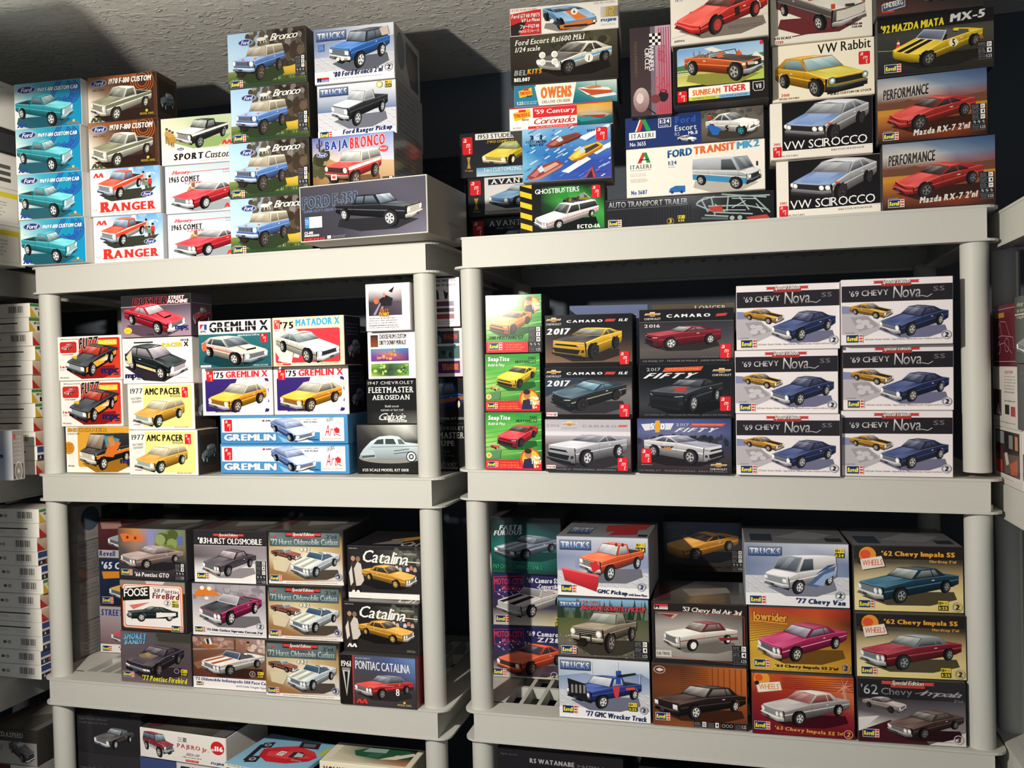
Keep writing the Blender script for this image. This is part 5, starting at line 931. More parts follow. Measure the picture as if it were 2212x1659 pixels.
@des('cam17k', 1.7)
def _(a):
    a.G(0, 0, 100, 100, [['#141416', '#161618'], ['#26262a', '#2a2a2e'], ['#6a6668', '#77726f'], ['#5c585a', '#6a6664'], ['#4a4648', '#4a4647']]); a.R(0, 0, 100, 20, '#141416'); a.P([(0, 20), (50, 20), (0, 58)], '#2a3848'); a.R(0, 93, 100, 7, '#141414'); a.chev(1, 4, 18, 15); a.T('CAMARO', 25, 9, 42, 5, '#e4e4e4', 'h', gap=.2); a.P([(71, 9), (82, 9), (80, 14), (69, 14)], '#c8403c', 'logo'); a.T('1LE', 85, 9, 11, 5, '#e4e4e4', 'h', .25, gap=.15); a.T('2017', 1, 25, 29, 12, '#d8d8d8', 'h', .2, out='#2a2624', ow=.3, gap=.1)
    a.C(6, 24, 88, 64, 'modern', '#242a30', yaw=48, el=16, hood='#38505e', lamps='mod', rim='#2e2626', glass=('#8ab8cc', '#28485a'), bump=None, grille=None, shadow='#2e2c2e', roof='#3a4a54', trim='#b0a88a'); a.R(1, 89, 13, 8, '#e8e0dc', lay='logo'); a.T('Snap', 1.5, 90, 7, 6, '#d83a3c', 'h', .1, lay='logo'); a.T('it', 9.5, 90, 3.4, 6, '#333', 'h', .1, lay='logo'); a.amt(86, 73, 11, 25)
@des('cam16s', 1.63)
def _(a):
    a.G(0, 0, 100, 100, [['#b4aeb6', '#bab4bc'], ['#c4c0c8', '#b8b4bc'], ['#6a5c5c', '#5e5254'], ['#6c6064', '#5c5256'], ['#4c4448', '#443c40']]); a.R(0, 23, 100, 8, '#d8d4da'); a.R(0, 92, 100, 8, '#2a2a2e'); a.T('2016', 1, 9, 16, 5, '#8e8a92', 'b', gap=.15); a.chev(20, 4, 18, 15, wc='#9a969c'); a.T('CAMARO', 44, 10, 40, 5, '#96929a', 'h', gap=.2); a.P([(87, 10), (97, 10), (95, 14), (85, 14)], '#c8605c', 'logo')
    a.C(1, 28, 95, 62, 'modern', '#b4b6be', yaw=40, el=8, hood='#c6c8d0', lamps='mod', rim='#d0d0d4', glass=('#9a9ca6', '#3a3a42'), bump=None, grille=None, shadow='#2e2a2c', low='#8a8c94'); a.R(1, 88, 11, 7, '#e8e0dc', lay='logo'); a.T('Snap', 1.5, 89, 6, 5, '#d83a3c', 'h', lay='logo'); a.T('it', 8.5, 89, 2.8, 5, '#333', 'h', lay='logo'); camfoot(a, 13, 70); a.amt(85, 72, 11.5, 25)
@des('cam16r', 1.72)
def _(a):
    a.G(0, 0, 100, 100, [['#1c1a1c', '#1e1c1e'], ['#2c2a2e', '#34343a'], ['#3c3a3e', '#44424a'], ['#5c5450', '#5a5450'], ['#4a4442', '#403c3c']]); a.R(0, 0, 100, 23, '#1c1a1c'); a.R(0, 22.4, 100, .6, '#7a787a'); a.R(0, 91, 100, 9, '#1a1a1c'); a.chev(5, 4, 18, 15); a.T('CAMARO', 29, 9, 47, 6, '#e8e6e4', 'h', gap=.2); a.P([(83, 10), (94, 9), (92, 14), (81, 15)], '#c8403c', 'logo'); a.T('2016', 5, 27, 17, 6, '#d8d6d4', 'b', gap=.15)
    a.C(5, 31, 82, 44, 'modern', '#8a1f2a', yaw=58, el=7, hood='#9a2632', lamps='mod', rim='#d4cfcb', glass=('#b8b4b4', '#3a3236'), bump=None, grille=None, shadow='#2a2626', roof='#7a1c26'); a.amt(86, 66, 11, 26); camfoot(a, 3, 92); a.fine(65, 88, 18, 2.4, 1, '#9a8e86')
@des('fiftyk', 1.73)
def _(a):
    a.G(0, 0, 100, 100, [['#111214', '#141517', '#16171a'], ['#121315', '#141518', '#15171a'], ['#26282c', '#1e2024', '#1a1b1e'], ['#3a3a3e', '#2e2e32', '#26262a'], ['#1a1a1c', '#18181a', '#161618']]); a.T('2017', 8, 6, 15, 6, '#b8b8ba', 'r', gap=.15); a.P([(28, 6), (69, 4), (66, 12), (25, 14)], '#d8562c', 'logo'); a.fine(30, 7, 34, 4, 1, '#f0b89a', lay='logo'); a.T('FIFTY', 4, 16, 60, 10, '#dcdcde', 'h', .7, gap=.2); a.chev(78, 8, 20, 15)
    a.C(9, 27, 80, 64, 'modern', '#26282c', yaw=30, el=8, hood='#34373d', lamps='mod', rim='#aeaeb0', glass=('#5a6068', '#191b1f'), bump=None, grille=None, shadow='#0c0d0e', lampc='#a8aeb4', roof='#202226', trim='#4a4e54'); a.P([(38, 44), (52, 42), (50, 50), (38, 52)], '#b03a34', 'car'); a.amt(86, 61, 11, 27); camfoot(a, 5, 92, '#77777a')
@des('fiftyw', 1.67)
def _(a):
    a.G(0, 0, 100, 100, [['#3c4680', '#4a548c', '#343e74'], ['#5a628c', '#6a6e90', '#4a527e'], ['#3a3c50', '#44445a', '#34364c'], ['#3a3032', '#443838', '#3a3034'], ['#2a2224', '#2e2628', '#262022']]); blobs(a, 0, 32, 100, 12, ['#2a2c34', '#343440', '#24262c'], 40, 3)
    a.P([(4, 10), (20, 8), (20, 20), (8, 22)], '#d8d8dc', 'logo'); a.P([(40, 8), (24, 8), (24, 20), (36, 20)], '#d8d8dc', 'logo'); a.T('500', 14, 8, 16, 12, '#eeeef0', 'h', out='#3a3e60', ow=.4); a.T('1', 19, 3, 6, 22, '#e0a02c', 'h'); a.T('2017', 42, 8, 14, 5, '#c8c8d4', 'r', gap=.15); a.P([(59, 8), (95, 8), (92, 13), (57, 13)], '#d8562c', 'logo'); a.fine(60, 9, 30, 3, 1, '#f0b89a', lay='logo'); a.T('FIFTY', 40, 16, 48, 8, '#d6d6e0', 'h', .7, gap=.2)
    a.C(7, 30, 86, 54, 'modern', '#dcdade', flip=True, yaw=50, el=8, hood='#8a8a9c', lamps='mod', rim='#aaa8ac', glass=('#9a9aae', '#2e3044'), bump=None, grille=None, shadow='#1e181a', low='#b8b4b8', lampc='#c8ccd8'); a.T('500', 28, 50, 9, 7, '#d8822c', 'h', lay='car'); a.P([(24, 50), (40, 50), (37, 54), (27, 54)], '#3a3a44', 'car'); a.T('500', 29, 51, 7, 6, '#d8822c', 'h', lay='car')
    a.amt(4, 55, 11, 27); a.chev(78, 80, 18, 13); camfoot(a, 2, 94, '#8a8686'); a.fine(4, 84, 12, 2.4, 1, '#ddd')
@des('nova', 1.55)
def _(a):
    a.bg('#e7e0e2', '#e9e2e2'); a.R(0, 9.5, 100, 25, '#262226')
    for i in range(12): a.R(0, 10+i*2.1, 100, .35, '#1c191c')
    a.banner(29, 1.5, 42, 10); a.T("'69 CHEVY", 7, 17, 36, 9, '#8f8b90', 'b', c2='#d8d4d6', rise=1.5, gap=.06); a.T('Nova', 47, 12, 25, 18, '#e4e0e2', 'r', .1, c2='#8a8688', gap=.02, rise=1); a.Ln([(72, 27), (78, 29), (82, 25)], .6, '#c8c4c6', 'txt'); a.T('SS', 83, 14, 10, 7, '#6f6b70', 'b', rise=.6)
    a.P([(0, 40), (45, 46), (30, 56), (0, 52)], '#7f86a8'); a.P([(0, 52), (18, 52), (40, 74), (20, 88), (0, 84)], '#b4aeb4'); a.P([(8, 58), (24, 56), (34, 72), (16, 80)], '#9c969c')
    for x, y, r in ((16, 64, 3), (22, 66, 4), (17, 72, 4), (26, 72, 3)): a.E(x, y, r, r*1.1, '#c6c0c4', n=10)
    a.P([(34, 78), (60, 92), (86, 74), (96, 56), (80, 60)], '#a8a6bc')
    a.C(7, 36, 40, 25, 'coupe', '#c8922f', flip=True, yaw=52, el=12, hood='#d0a038', stripe=[(-.5, .5, '#2a2420')], rim='#b8aea4', glass=('#8a8484', '#3a3230'), bump='#9a8a7a', side=[(.45, .52, '#4a3426')])
    a.C(34, 41, 62, 47, 'coupe', '#222d58', yaw=42, el=12, hood='#2b396c', roof='#242a4a', glass=('#5a6080', '#222640'), lamps='r2', rim='#b4b0b4', grille='#3a3c50', bump='#b8b4bc', zr=1.33, xr=-.8, xd=-1.7, shadow='#6a6a86', wr=1.05)
    a.rev(4, 85, 15); a.fine(3, 81, 8, 2.2, 1, '#4a464a'); a.T('1:25 Scale / Escala / Echelle - Ages 10 & Up / Edades 10 y mas / A partir de 10 ans', 21, 91, 69, 3, '#5a565a', 'r'); a.lev(94, 87, 4.4, '2', '#1c2038')
@des('basic', 1.9)
def _(a): a.bg('#6a7496', '#55608a'); a.R(4, 18, 28, 22, '#9aa0a6'); a.T('BASIC', 8, 21, 22, 16, '#4a5266', 'h'); a.P([(0, 6), (50, 60), (0, 70)], '#26262c'); a.fine(66, 14, 24, 40, 4, '#b8b068')
@des('brown', 1.6)
def _(a): a.bg('#5a5144', '#4a4238'); a.T('LONGER', 52, 4, 38, 8, '#cfc8b8', 's'); a.T('W', 18, 12, 14, 12, '#bdb6a6', 's')

@des('gto', 1.35)
def _(a):
    a.G(0, 0, 100, 100, [['#6a4a3a', '#c8843a', '#8a8ab0', '#7a8a5a', '#6a7a5a'], ['#5a5048', '#9a7a6a', '#7a7a9a', '#6a7a4a', '#7a7050'], ['#3c363a', '#4a4248', '#4a444a', '#443c40', '#3a3436'], ['#2c282c', '#2e2a2e', '#2a2629', '#262226', '#221f22']])
    tree(a, 72, 26, 16, 22, '#6a7a3a', 16); a.P([(44, 4), (54, 8), (54, 36), (44, 40)], '#8a88b4'); a.R(88, 12, 8, 18, '#5a6aa8')
    a.P([(3, 12), (12, 10), (20, 14), (30, 12), (38, 18), (36, 26), (22, 24), (8, 28)], '#d8702c', 'logo'); a.E(14, 18, 2, 3, '#6a2a14', lay='logo'); a.E(26, 19, 2, 3, '#6a2a14', lay='logo')
    a.C(2, 32, 95, 48, 'sedan', '#9c8680', yaw=48, el=12, hood='#a8908a', zr=1.33, glass=('#c8bab8', '#4a4044'), lamps='r4', rim='#b8aca8', grille='#4a4044', bump='#b0a09c', roof='#a08a84', shadow='#221e21', xr=-.7, xd=-1.5)
    a.rev(4, 82, 16); a.T("'66 Pontiac GTO", 24, 86, 51, 9, '#e8e2e2', 'h', .15); a.spec(84, 66, 14, 32, ('12', '4'), 2)
@des('foose', 1.33)
def _(a):
    a.bg('#2a2422'); a.P([(0, 0), (100, 0), (100, 22), (0, 14)], '#8a8480'); a.P([(40, 0), (70, 0), (60, 18), (44, 18)], '#cfc8c4')
    a.RR(3, 6, 94, 90, 4, '#c8602c'); a.RR(4.5, 8, 91, 86.5, 4, '#f0e8e0'); a.RR(6, 10, 88, 83, 4, '#c8602c'); a.RR(7, 11, 86, 80, 4, '#efe8e2'); a.P([(2, 18), (46, 10), (46, 36), (4, 42)], '#1c1a1a', 'logo'); a.T('FOOSE', 6, 18, 37, 16, '#f4f2ee', 'r', rise=5, gap=.03, out='#f4f2ee', ow=.2)
    a.T("'68 Pontiac", 52, 13, 40, 8, '#4a2c2c', 'b', .15, rise=-2); a.T('FireBird', 50, 22, 42, 12, '#7a2e2c', 'h', .15, rise=-1); a.lev(73, 42, 5, '2', '#222'); a.age(80, 36, 10); a.P([(14, 50), (46, 42), (20, 58)], '#d8746a')
    a.C(9, 50, 80, 32, 'coupe', '#1c2c2c', yaw=66, el=5, rim='#d8d8d6', lamps='r4', roof='#24302f', glass=('#8a9494', '#26302f'), bump='#5a5a5a', zr=1.22, spok=5, hood='#203434'); a.P([(56, 62), (86, 60), (86, 66), (56, 72)], '#ece8e4', 'car'); a.rev(79, 86, 17)
@des('fire77', 1.35)
def _(a):
    a.G(0, 0, 100, 100, [['#6a5f66', '#5a5258', '#4a4a40', '#5a5a4c'], ['#5c5056', '#5a5056', '#544a4e', '#524a4c'], ['#5a4c52', '#5e5056', '#584a50', '#50444a'], ['#6a5a60', '#6c5c62', '#66565c', '#5c4e54']])
    for i in range(20): a.E(55+i*2.4, 4+(i*7) % 14, 4, 6, '#3c3c34', n=7)
    a.T('SMOKEY', 5, 4, 34, 12, '#3f88b4', 'h', .3, c2='#8ac4dc', out='#26384a', ow=.4, rise=4); a.T('BANDIT', 6, 16, 32, 10, '#3f88b4', 'h', .3, c2='#8ac4dc', out='#26384a', ow=.4, rise=4)
    a.C(7, 22, 84, 66, 'coupe', '#2e2830', yaw=32, el=15, hood='#3a323a', roof='#2a252c', glass=('#6a5f68', '#2a242a'), lamps='sq4', rim='#7a685c', grille='#1c181c', bump='#2e2830', shadow='#2c2428', zr=1.22, gh=(.3, .6)); a.P([(26, 44), (40, 40), (54, 44), (44, 50), (30, 50)], '#8a7458', 'car'); a.P([(34, 42), (40, 38), (46, 42), (40, 48)], '#a08a64', 'car')
    a.rev(4, 80, 15); a.lev(80, 72, 3.6, '2', '#333'); a.age(86, 68, 9); a.T("'77 Pontiac Firebird", 31, 84, 64, 11, '#d8d43a', 'h', .2, rise=-1)
@des('imp65', 1.7)
def _(a): a.bg('#5a2a30', '#3a2024'); a.C(14, 22, 70, 56, 'sedan', '#8a9294', yaw=40, rim='#aaa'); a.R(0, 80, 100, 20, '#b8b4b4'); a.T('Revell', 1, 82, 24, 14, '#2a3a7a', 'h', .1); a.T("'65 Impala", 30, 84, 40, 10, '#333', 'b'); a.P([(4, 8), (34, 4), (36, 24), (6, 26)], '#9a7468')
@des('chev65', 1.66)
def _(a): a.bg('#24304f', '#1c2438'); a.T("'65 Chevelle", 4, 6, 70, 16, '#dfe2ea', 'h', .15); a.P([(4, 28), (38, 26), (40, 40), (6, 44)], '#d88a2c', 'logo'); a.C(14, 40, 76, 50, 'sedan', '#c89a3c', yaw=40, rim='#bbb'); a.rev(4, 84, 16)
@des('street67', 1.6)
def _(a): a.bg('#b4a8ae', '#6a4446'); a.T('STREETBURNER', 2, 6, 70, 14, '#34407a', 'h', .1); a.C(16, 38, 76, 44, 'coupe', '#c8323a', yaw=42, rim='#ccc'); a.R(0, 82, 100, 18, '#e6e2e0'); a.rev(3, 86, 14); a.T("'67 GTO", 28, 86, 30, 10, '#333', 'h')
@des('hurst83', 1.38)
def _(a):
    a.G(0, 0, 100, 100, [['#2c282c', '#302c30'], ['#7a7278', '#8a8288'], ['#5c5459', '#9a9298'], ['#e2dedd', '#e6e2e0'], ['#f0ecea', '#efebe9']]); a.R(0, 0, 100, 28, '#2c292c'); a.R(0, 28, 100, .7, '#cfcacc'); a.banner(27, 5, 43, 8, '#d8473c'); a.T("'83", 6, 13, 12, 12, '#efedec', 'h', .1); a.T('HURST OLDSMOBILE', 19, 14, 75, 11, '#f2f0ee', 'b', gap=.03)
    a.P([(0, 72), (40, 90), (90, 80), (100, 60)], '#d8d4d4')
    a.C(11, 34, 75, 54, 'sedan', '#3a333a', yaw=40, el=12, zr=1.35, hood='#4a424a', roof='#3c353c', low='#9a9498', glass=('#c8babc', '#5a4c50'), lamps='sq4', rim='#8a8286', grille='#2a262a', bump='#c4b8b8', side=[(-.02, .3, '#b4aeb0')], shadow='#8a8488', xr=-.7, xd=-1.1)
    a.rev(4, 82, 16); a.fine(4, 78, 9, 2.4, 1, '#666'); a.spec(85, 56, 14, 44, ('12', '4', '5+'))
@des('cut72', 1.38)
def _(a):
    a.G(0, 0, 100, 100, [['#8f888f', '#a49ca2'], ['#b0a9ae', '#9a9399'], ['#d6d1d2', '#c8c3c6'], ['#ece8e8', '#e9e5e5']]); blobs(a, 0, 2, 100, 22, ['#9a939a', '#857e86', '#a8a1a7'], 40, 5)
    a.P([(3, 20), (9, 10), (18, 8), (30, 12), (39, 22), (30, 24), (20, 22), (6, 26)], '#d8792c', 'logo'); a.E(14, 8, 3, 4, '#efe8d8', lay='logo'); a.E(24, 9, 3, 4, '#efe8d8', lay='logo'); a.E(20, 28, 3, 3, '#efe8d8', lay='logo')
    a.C(9, 18, 86, 62, 'conv', '#9c2454', yaw=38, el=13, hood='#24262a', glass=('#c0bcc2', '#77727a'), lamps='r4', rim='#d8d4d2', grille='#2c2e32', bump='#c8c4c6', inner='#2a272b', shadow='#6a666a', wr=1.1, low='#8a1f4a', xc=.9); a.Ln([(70, 22), (92, 27)], 1, '#2a282c', 'car')
    a.rev(3, 84, 14); a.lev(92, 78, 5, '2', '#24284a'); a.T("'72 Olds Cutlass Supreme Custom 2'n1", 19, 86, 76, 6, '#22284e', 'h', .15, rise=-2); a.fine(24, 94, 70, 2.6, 1, '#777')
@des('pace', 1.42)
def _(a):
    a.G(0, 0, 100, 100, [['#7a5a50', '#8a6a5e', '#a8908a'], ['#6a4636', '#7a5040', '#8a6a5c'], ['#5a3428', '#6a3e30', '#6e4838'], ['#4a2c22', '#5a3428', '#54342a']]); q = random.Random(2)
    for i in range(40): a.E(100*q.random(), 14*q.random()+2, 5, 5, mix('#8a5a48', '#b89a90', q.random()), n=7)
    a.P([(0, 24), (60, 18), (60, 20), (0, 27)], '#9a8478'); a.P([(0, 52), (40, 30), (54, 30), (6, 64)], '#8a6048'); a.R(56, 2, 2.4, 22, '#5a4238')
    a.P([(16, 4), (24, 2), (27, 14), (19, 16)], '#e4e0da', 'logo'); a.P([(18, 4), (22, 3), (23, 14), (20, 14)], '#26262a', 'logo'); a.P([(6, 16), (20, 14), (38, 17), (28, 20), (22, 24), (14, 20)], '#9a5a34', 'logo')
    person(a, 75, 5, 30, '#a07a58', '#6a4a38'); blobs(a, 76, 4, 22, 18, ['#b8a098', '#d0bcb4'], 12, 3)
    a.C(11, 24, 86, 50, 'conv', '#dcdad6', yaw=44, el=13, hood='#e0deda', stripe=[(-.55, -.2, '#b85a34'), (.2, .55, '#b85a34')], glass=('#5a6a80', '#2c3850'), lamps='r4', rim='#8a8680', grille='#55555a', bump='#bcbab8', inner='#26242a', shadow='#33201a', side=[(.86, .92, '#b86a48')])
    a.R(0, 78, 100, 22, '#ebe7e6'); a.rev(4, 88, 10); a.T("'72 Oldsmobile Indianapolis 500 Pace Car", 2, 79, 98, 8, '#2a3270', 'h', .1, rise=-2); a.T('with Linda Vaughn figure', 58, 90, 42, 5, '#3a3f74', 'b', .2, rise=-1); a.lev(80, 67, 4, '5', '#b87a5a'); a.age(87, 62, 8)
@des('h442', 1.4)
def _(a):
    a.bg('#26241f', '#8a6a44'); a.G(1, 6, 98, 88, [['#24221e', '#26241f', '#24221e'], ['#b0986a', '#cbb98a', '#a88a5a'], ['#c8b894', '#e6dcc0', '#b4966a'], ['#9a7448', '#d8ccb4', '#cfc8c4'], ['#8a6440', '#9a7048', '#d4cec8']]); a.R(0, 94, 100, 6, '#e8e2da')
    a.R(2, 4, 94, 26, '#4a5a5e'); a.G(2.6, 5, 92.8, 24, [['#6a7c80', '#4a5c60', '#6a7a7c', '#55666a'], ['#3a4a4e', '#5a6c70', '#3c4a4e', '#4a5a5c']]); a.R(24, 4, 48, 8, '#2a2a28'); a.banner(24, 4, 48, 10, '#d0403a'); a.T("2'n1", 78, 7, 14, 7, '#26302f', 'b'); a.T("'72 Hurst Oldsmobile Cutlass", 4, 16, 90, 11, '#dfe8e8', 'b', c2='#8a9c9c', out='#1e2a2c', ow=.16, gap=.04, rise=1); a.T('442', 43, 31, 14, 8, '#e8e2d0', 'h', out='#3a3a34', ow=.4); a.P([(8, 8), (14, 10), (8, 14)], '#c8403a', 'logo')
    a.C(4, 34, 42, 22, 'conv', '#7a3a2e', flip=True, yaw=50, rim='#7a706a', inner='#3a3a34', side=[(.4, .5, '#9a8a74')]); a.P([(6, 56), (24, 52), (30, 62), (24, 78), (8, 74)], '#cfc2a4')
    a.C(30, 38, 66, 50, 'conv', '#c3ccd0', yaw=36, el=15, stripe=[(-.55, -.2, '#b4b094'), (.2, .55, '#b4b094')], hood='#d0d8da', glass=('#4a6478', '#24405a'), lamps='r4', rim='#b0b4b4', grille='#3a4044', bump='#b8c0c4', inner='#1f3042', shadow='#4a4038')
    a.rev(3, 84, 15); a.lev(94, 84, 4.6, '3', '#2a3a6a', '#4a5a8a'); a.fine(24, 95, 68, 3, 1, '#5a554c')
@des('cata', 1.5)
def _(a):
    a.bg('#252222', '#2a2727'); a.G(40, 6, 60, 40, [['#2a2828', '#4a4a44', '#3a3a34'], ['#302c2c', '#3a3834', '#2c2a28']]); blobs(a, 48, 4, 52, 26, ['#55564a', '#3f4038', '#6a6a5c'], 20, 4); a.fine(2, 3, 12, 3, 1, '#ddd')
    a.T('Catalina', 22, 6, 62, 24, '#f0ece4', 'b', .35, gap=.02, rise=-5); a.Ln([(80, 27), (100, 29)], 1, '#f0ece4', 'txt'); a.T('1961 PONTIAC', 78, 11, 18, 4, '#b8b4ac', 'b', .2)
    a.P([(4, 34), (9, 24), (12, 34), (14, 86), (6, 84)], '#3a302e', 'car'); a.E(8, 24, 3, 5, '#b08a70', lay='car'); a.P([(9, 44), (14, 30), (19, 34), (23, 66), (18, 76), (12, 78)], '#cfc6bc', 'car'); a.E(15, 25, 3, 5.5, '#8a6a56', lay='car'); a.P([(2, 52), (6, 38), (8, 70), (4, 78)], '#d8d0c6', 'car'); a.P([(10, 78), (18, 76), (19, 96), (12, 96)], '#1c1a1a', 'car')
    for i, c in enumerate(('#d8d4cc', '#c8b8a8', '#3a4a7a', '#d8d0c8', '#c87a6a', '#b4a498')): person(a, 68+i*5, 32+(i % 2)*3, 22, c, '#3a3438')
    a.C(20, 34, 76, 46, 'sedan', '#e0a23a', flip=True, yaw=52, el=12, zr=1.33, roof='#d89a38', glass=('#5a564c', '#2a2724'), lamps='r4', rim='#e2b45a', grille='#4a3c28', bump='#b9b4ac', shadow='#161414', wr=.95, xr=-.8, xd=-1.4)
    a.moe(4, 85, 14, '#f0ece6'); a.fine(85, 92, 12, 5, 2, '#c8c4bc')
@des('pont61', 1.55)
def _(a):
    a.bg('#1c1a1a'); a.R(17, 0, 1.6, 100, '#c83038'); a.G(18.6, 0, 81.4, 100, [['#55566a', '#4a5a8a', '#6a8ac0'], ['#4a4448', '#44465a', '#5a6a9a'], ['#4a4446', '#464044', '#3c383e'], ['#3a3436', '#3e383b', '#383336']])
    a.T('1961', 2, 12, 13, 12, '#e8e6e2', 'b', gap=.03); a.P([(3, 28), (14, 28), (8.6, 84)], '#c8c4c0', 'logo'); a.P([(6, 34), (11, 34), (8.6, 76)], '#1c1a1a', 'logo'); a.R(3, 26, 11, 6, '#8a8682', lay='logo')
    a.T("JOE WEATHERLY'S", 21, 4, 20, 3.4, '#c8c8d0', 'b'); a.T('PONTIAC CATALINA', 21, 10, 72, 17, '#e4e4ea', 'b', gap=.04, rise=-3)
    a.C(19, 36, 78, 50, 'sedan', '#c93432', yaw=42, el=8, hood='#d03a34', roof='#7a7880', glass=('#9aa0ac', '#3a3c46'), lamps='r4', rim='#8a8684', grille='#3a3436', bump='#b4aeb0', shadow='#2a2628', low='#b82e2e', side=[(-.02, .32, '#2e2426')]); a.T('8', 74, 62, 5, 14, '#f0eeea', 'b', lay='car'); a.fine(56, 57, 16, 3, 1, '#f0d8d0', lay='car')
    a.moe(21, 87, 16); a.T('MODEL KING', 76, 92, 18, 4, '#c8b070', 'b'); a.O(85, 89, 1.6, '#d8c04a', 'logo')

@des('ff', 1.33)
def _(a):
    a.G(0, 0, 100, 100, [['#1c1e20', '#1e2224', '#1c1e20'], ['#24302f', '#2a5a58', '#1e3234'], ['#1f6a64', '#2f8a80', '#1d5450'], ['#174a46', '#2a7a6e', '#184440'], ['#1c5a3a', '#1c4a44', '#12201f']]); a.T('FAST & FURIOUS', 0, 0, .1, .1, '#000'); a.T('FAST&', 12, 14, 34, 9, '#d0d6d8', 'h', .25, out='#3a4446', ow=.4, rise=2); a.T('FURIOUS', 4, 24, 42, 9, '#d0d6d8', 'h', .25, out='#3a4446', ow=.4, rise=3)
    a.C(4, 30, 94, 46, 'coupe', '#6a7488', yaw=40, el=12, hood='#77829a', stripe=[(-.5, -.14, '#dfe4ea'), (.14, .5, '#dfe4ea')], glass=('#9aa4b0', '#2e3844'), lamps='sq2', rim='#6a7480', grille='#26282c', bump='#5f6a7c', side=[(.7, .76, '#c8d0d8')], shadow='#123a38'); a.T('1969 CHEVY CAMARO YENKO', 2, 84, 72, 8, '#3fa07a', 'b', gap=.1, out='#10302c', ow=.3)
def mcm(a, t, u):
    a.G(0, 0, 100, 100, [['#2a2a5c', '#2c2c60', '#222650'], ['#2e2a5a', '#3a3266', '#2a2a56'], ['#3a3048', '#4a4054', '#3a3a50'], ['#c8c0bc', '#d0c8b8', '#cfc6a0']]); q = random.Random(8)
    for i in range(26): a.E(5+50*q.random(), 28+20*q.random(), 1.4, 1.6, mix('#8a7ac8', '#e8d8f0', q.random()), n=7)
    a.T('MOTOR-CITY', 3, 11, 42, 12, '#e8404a', 'b', 0, rise=1.5); a.T('MUSCLE', 14, 25, 24, 8, '#d83a44', 'b', rise=1); a.Ln([(2, 8), (46, 5), (46, 33), (3, 37), (2, 8)], .7, '#d83a44', 'logo'); a.T(t, 52, 8, 46, 10, '#e6e6f0', 'h', .1); a.T(u, 66, 20, 34, 9, '#e6e6f0', 'h', .1)
@des('cam69c', 1.33)
def _(a):
    mcm(a, "'69 Camaro SS", '-Convertible'); a.C(5, 26, 104, 60, 'conv', '#cdc6c4', yaw=38, el=13, stripe=[(-.6, -.2, '#2a2628'), (.2, .6, '#2a2628')], rim='#b4acaa', grille='#c8c2c0', bump='#b8b0ae', glass=('#a8a4a8', '#6a646a'), inner='#8a807e', lamps='n'); a.rev(4, 82, 19); a.age(92, 82, 13)
@des('cam69z', 1.33)
def _(a):
    mcm(a, "'69 Camaro", 'Z/28'); a.C(5, 32, 102, 62, 'coupe', '#d8502c', yaw=38, el=12, rim='#6a5a54', grille='#26242a', bump='#d8502c', glass=('#4a4450', '#24222c'), lamps='r2', hood='#e05a34', shadow='#4a3a44', gb='#3a2a2a'); a.rev(0, 84, 19); a.lev(90, 92, 5.6, '2', '#24305c')
@des('gmc', 1.53)
def _(a):
    a.G(0, 0, 100, 100, [['#b8bccc', '#c4c8d6', '#ccd0dc'], ['#7f88a8', '#9aa2ba', '#8a94b0'], ['#9aa0b8', '#b8bccc', '#a4aac0'], ['#e8e6ea', '#e8e6ea', '#e8e6ea']]); a.P([(20, 36), (60, 20), (100, 30), (100, 50), (20, 54)], '#8a94b2'); a.plate(0, 58, 100, 28); a.R(0, 84, 100, 16, '#efedec')
    a.trk(3, 5, 35, 17); a.age(87, 7, 10, '1:24')
    a.C(25, 7, 70, 66, 'pickup', '#df5a2c', yaw=40, el=13, hood='#e8683a', glass=('#e4e6ea', '#8a929c'), lamps='sq2', rim='#d4d6da', grille='#3a3c40', gb='#d8d4cc', bump='#d8d6d2', wr=1.05, shadow='#6a6a74', lift=.08, low='#d04e26', inner='#444')
    a.P([(5, 54), (46, 66), (43, 92), (8, 74)], ['#d8343c', '#d02e38', '#a02028', '#a8242c'], 'car'); a.P([(5, 52), (46, 64), (46, 67), (5, 55)], '#e86a6a', 'car'); a.P([(36, 44), (44, 40), (48, 52), (40, 60)], '#c82a34', 'car')
    for x in (66, 73): a.E(x, 11, 1.4, 3, '#6a2a24', lay='car')
    a.rev(4, 82, 16); a.lev(92, 81, 4.6, '2', '#2a3a7a'); a.T('GMC Pickup', 44, 87, 33, 9, '#1c2852', 'h', .2, rise=-2); a.T('with Snow Plow', 78, 92, 20, 4, '#2a3460', 'h', .2, rise=-1)
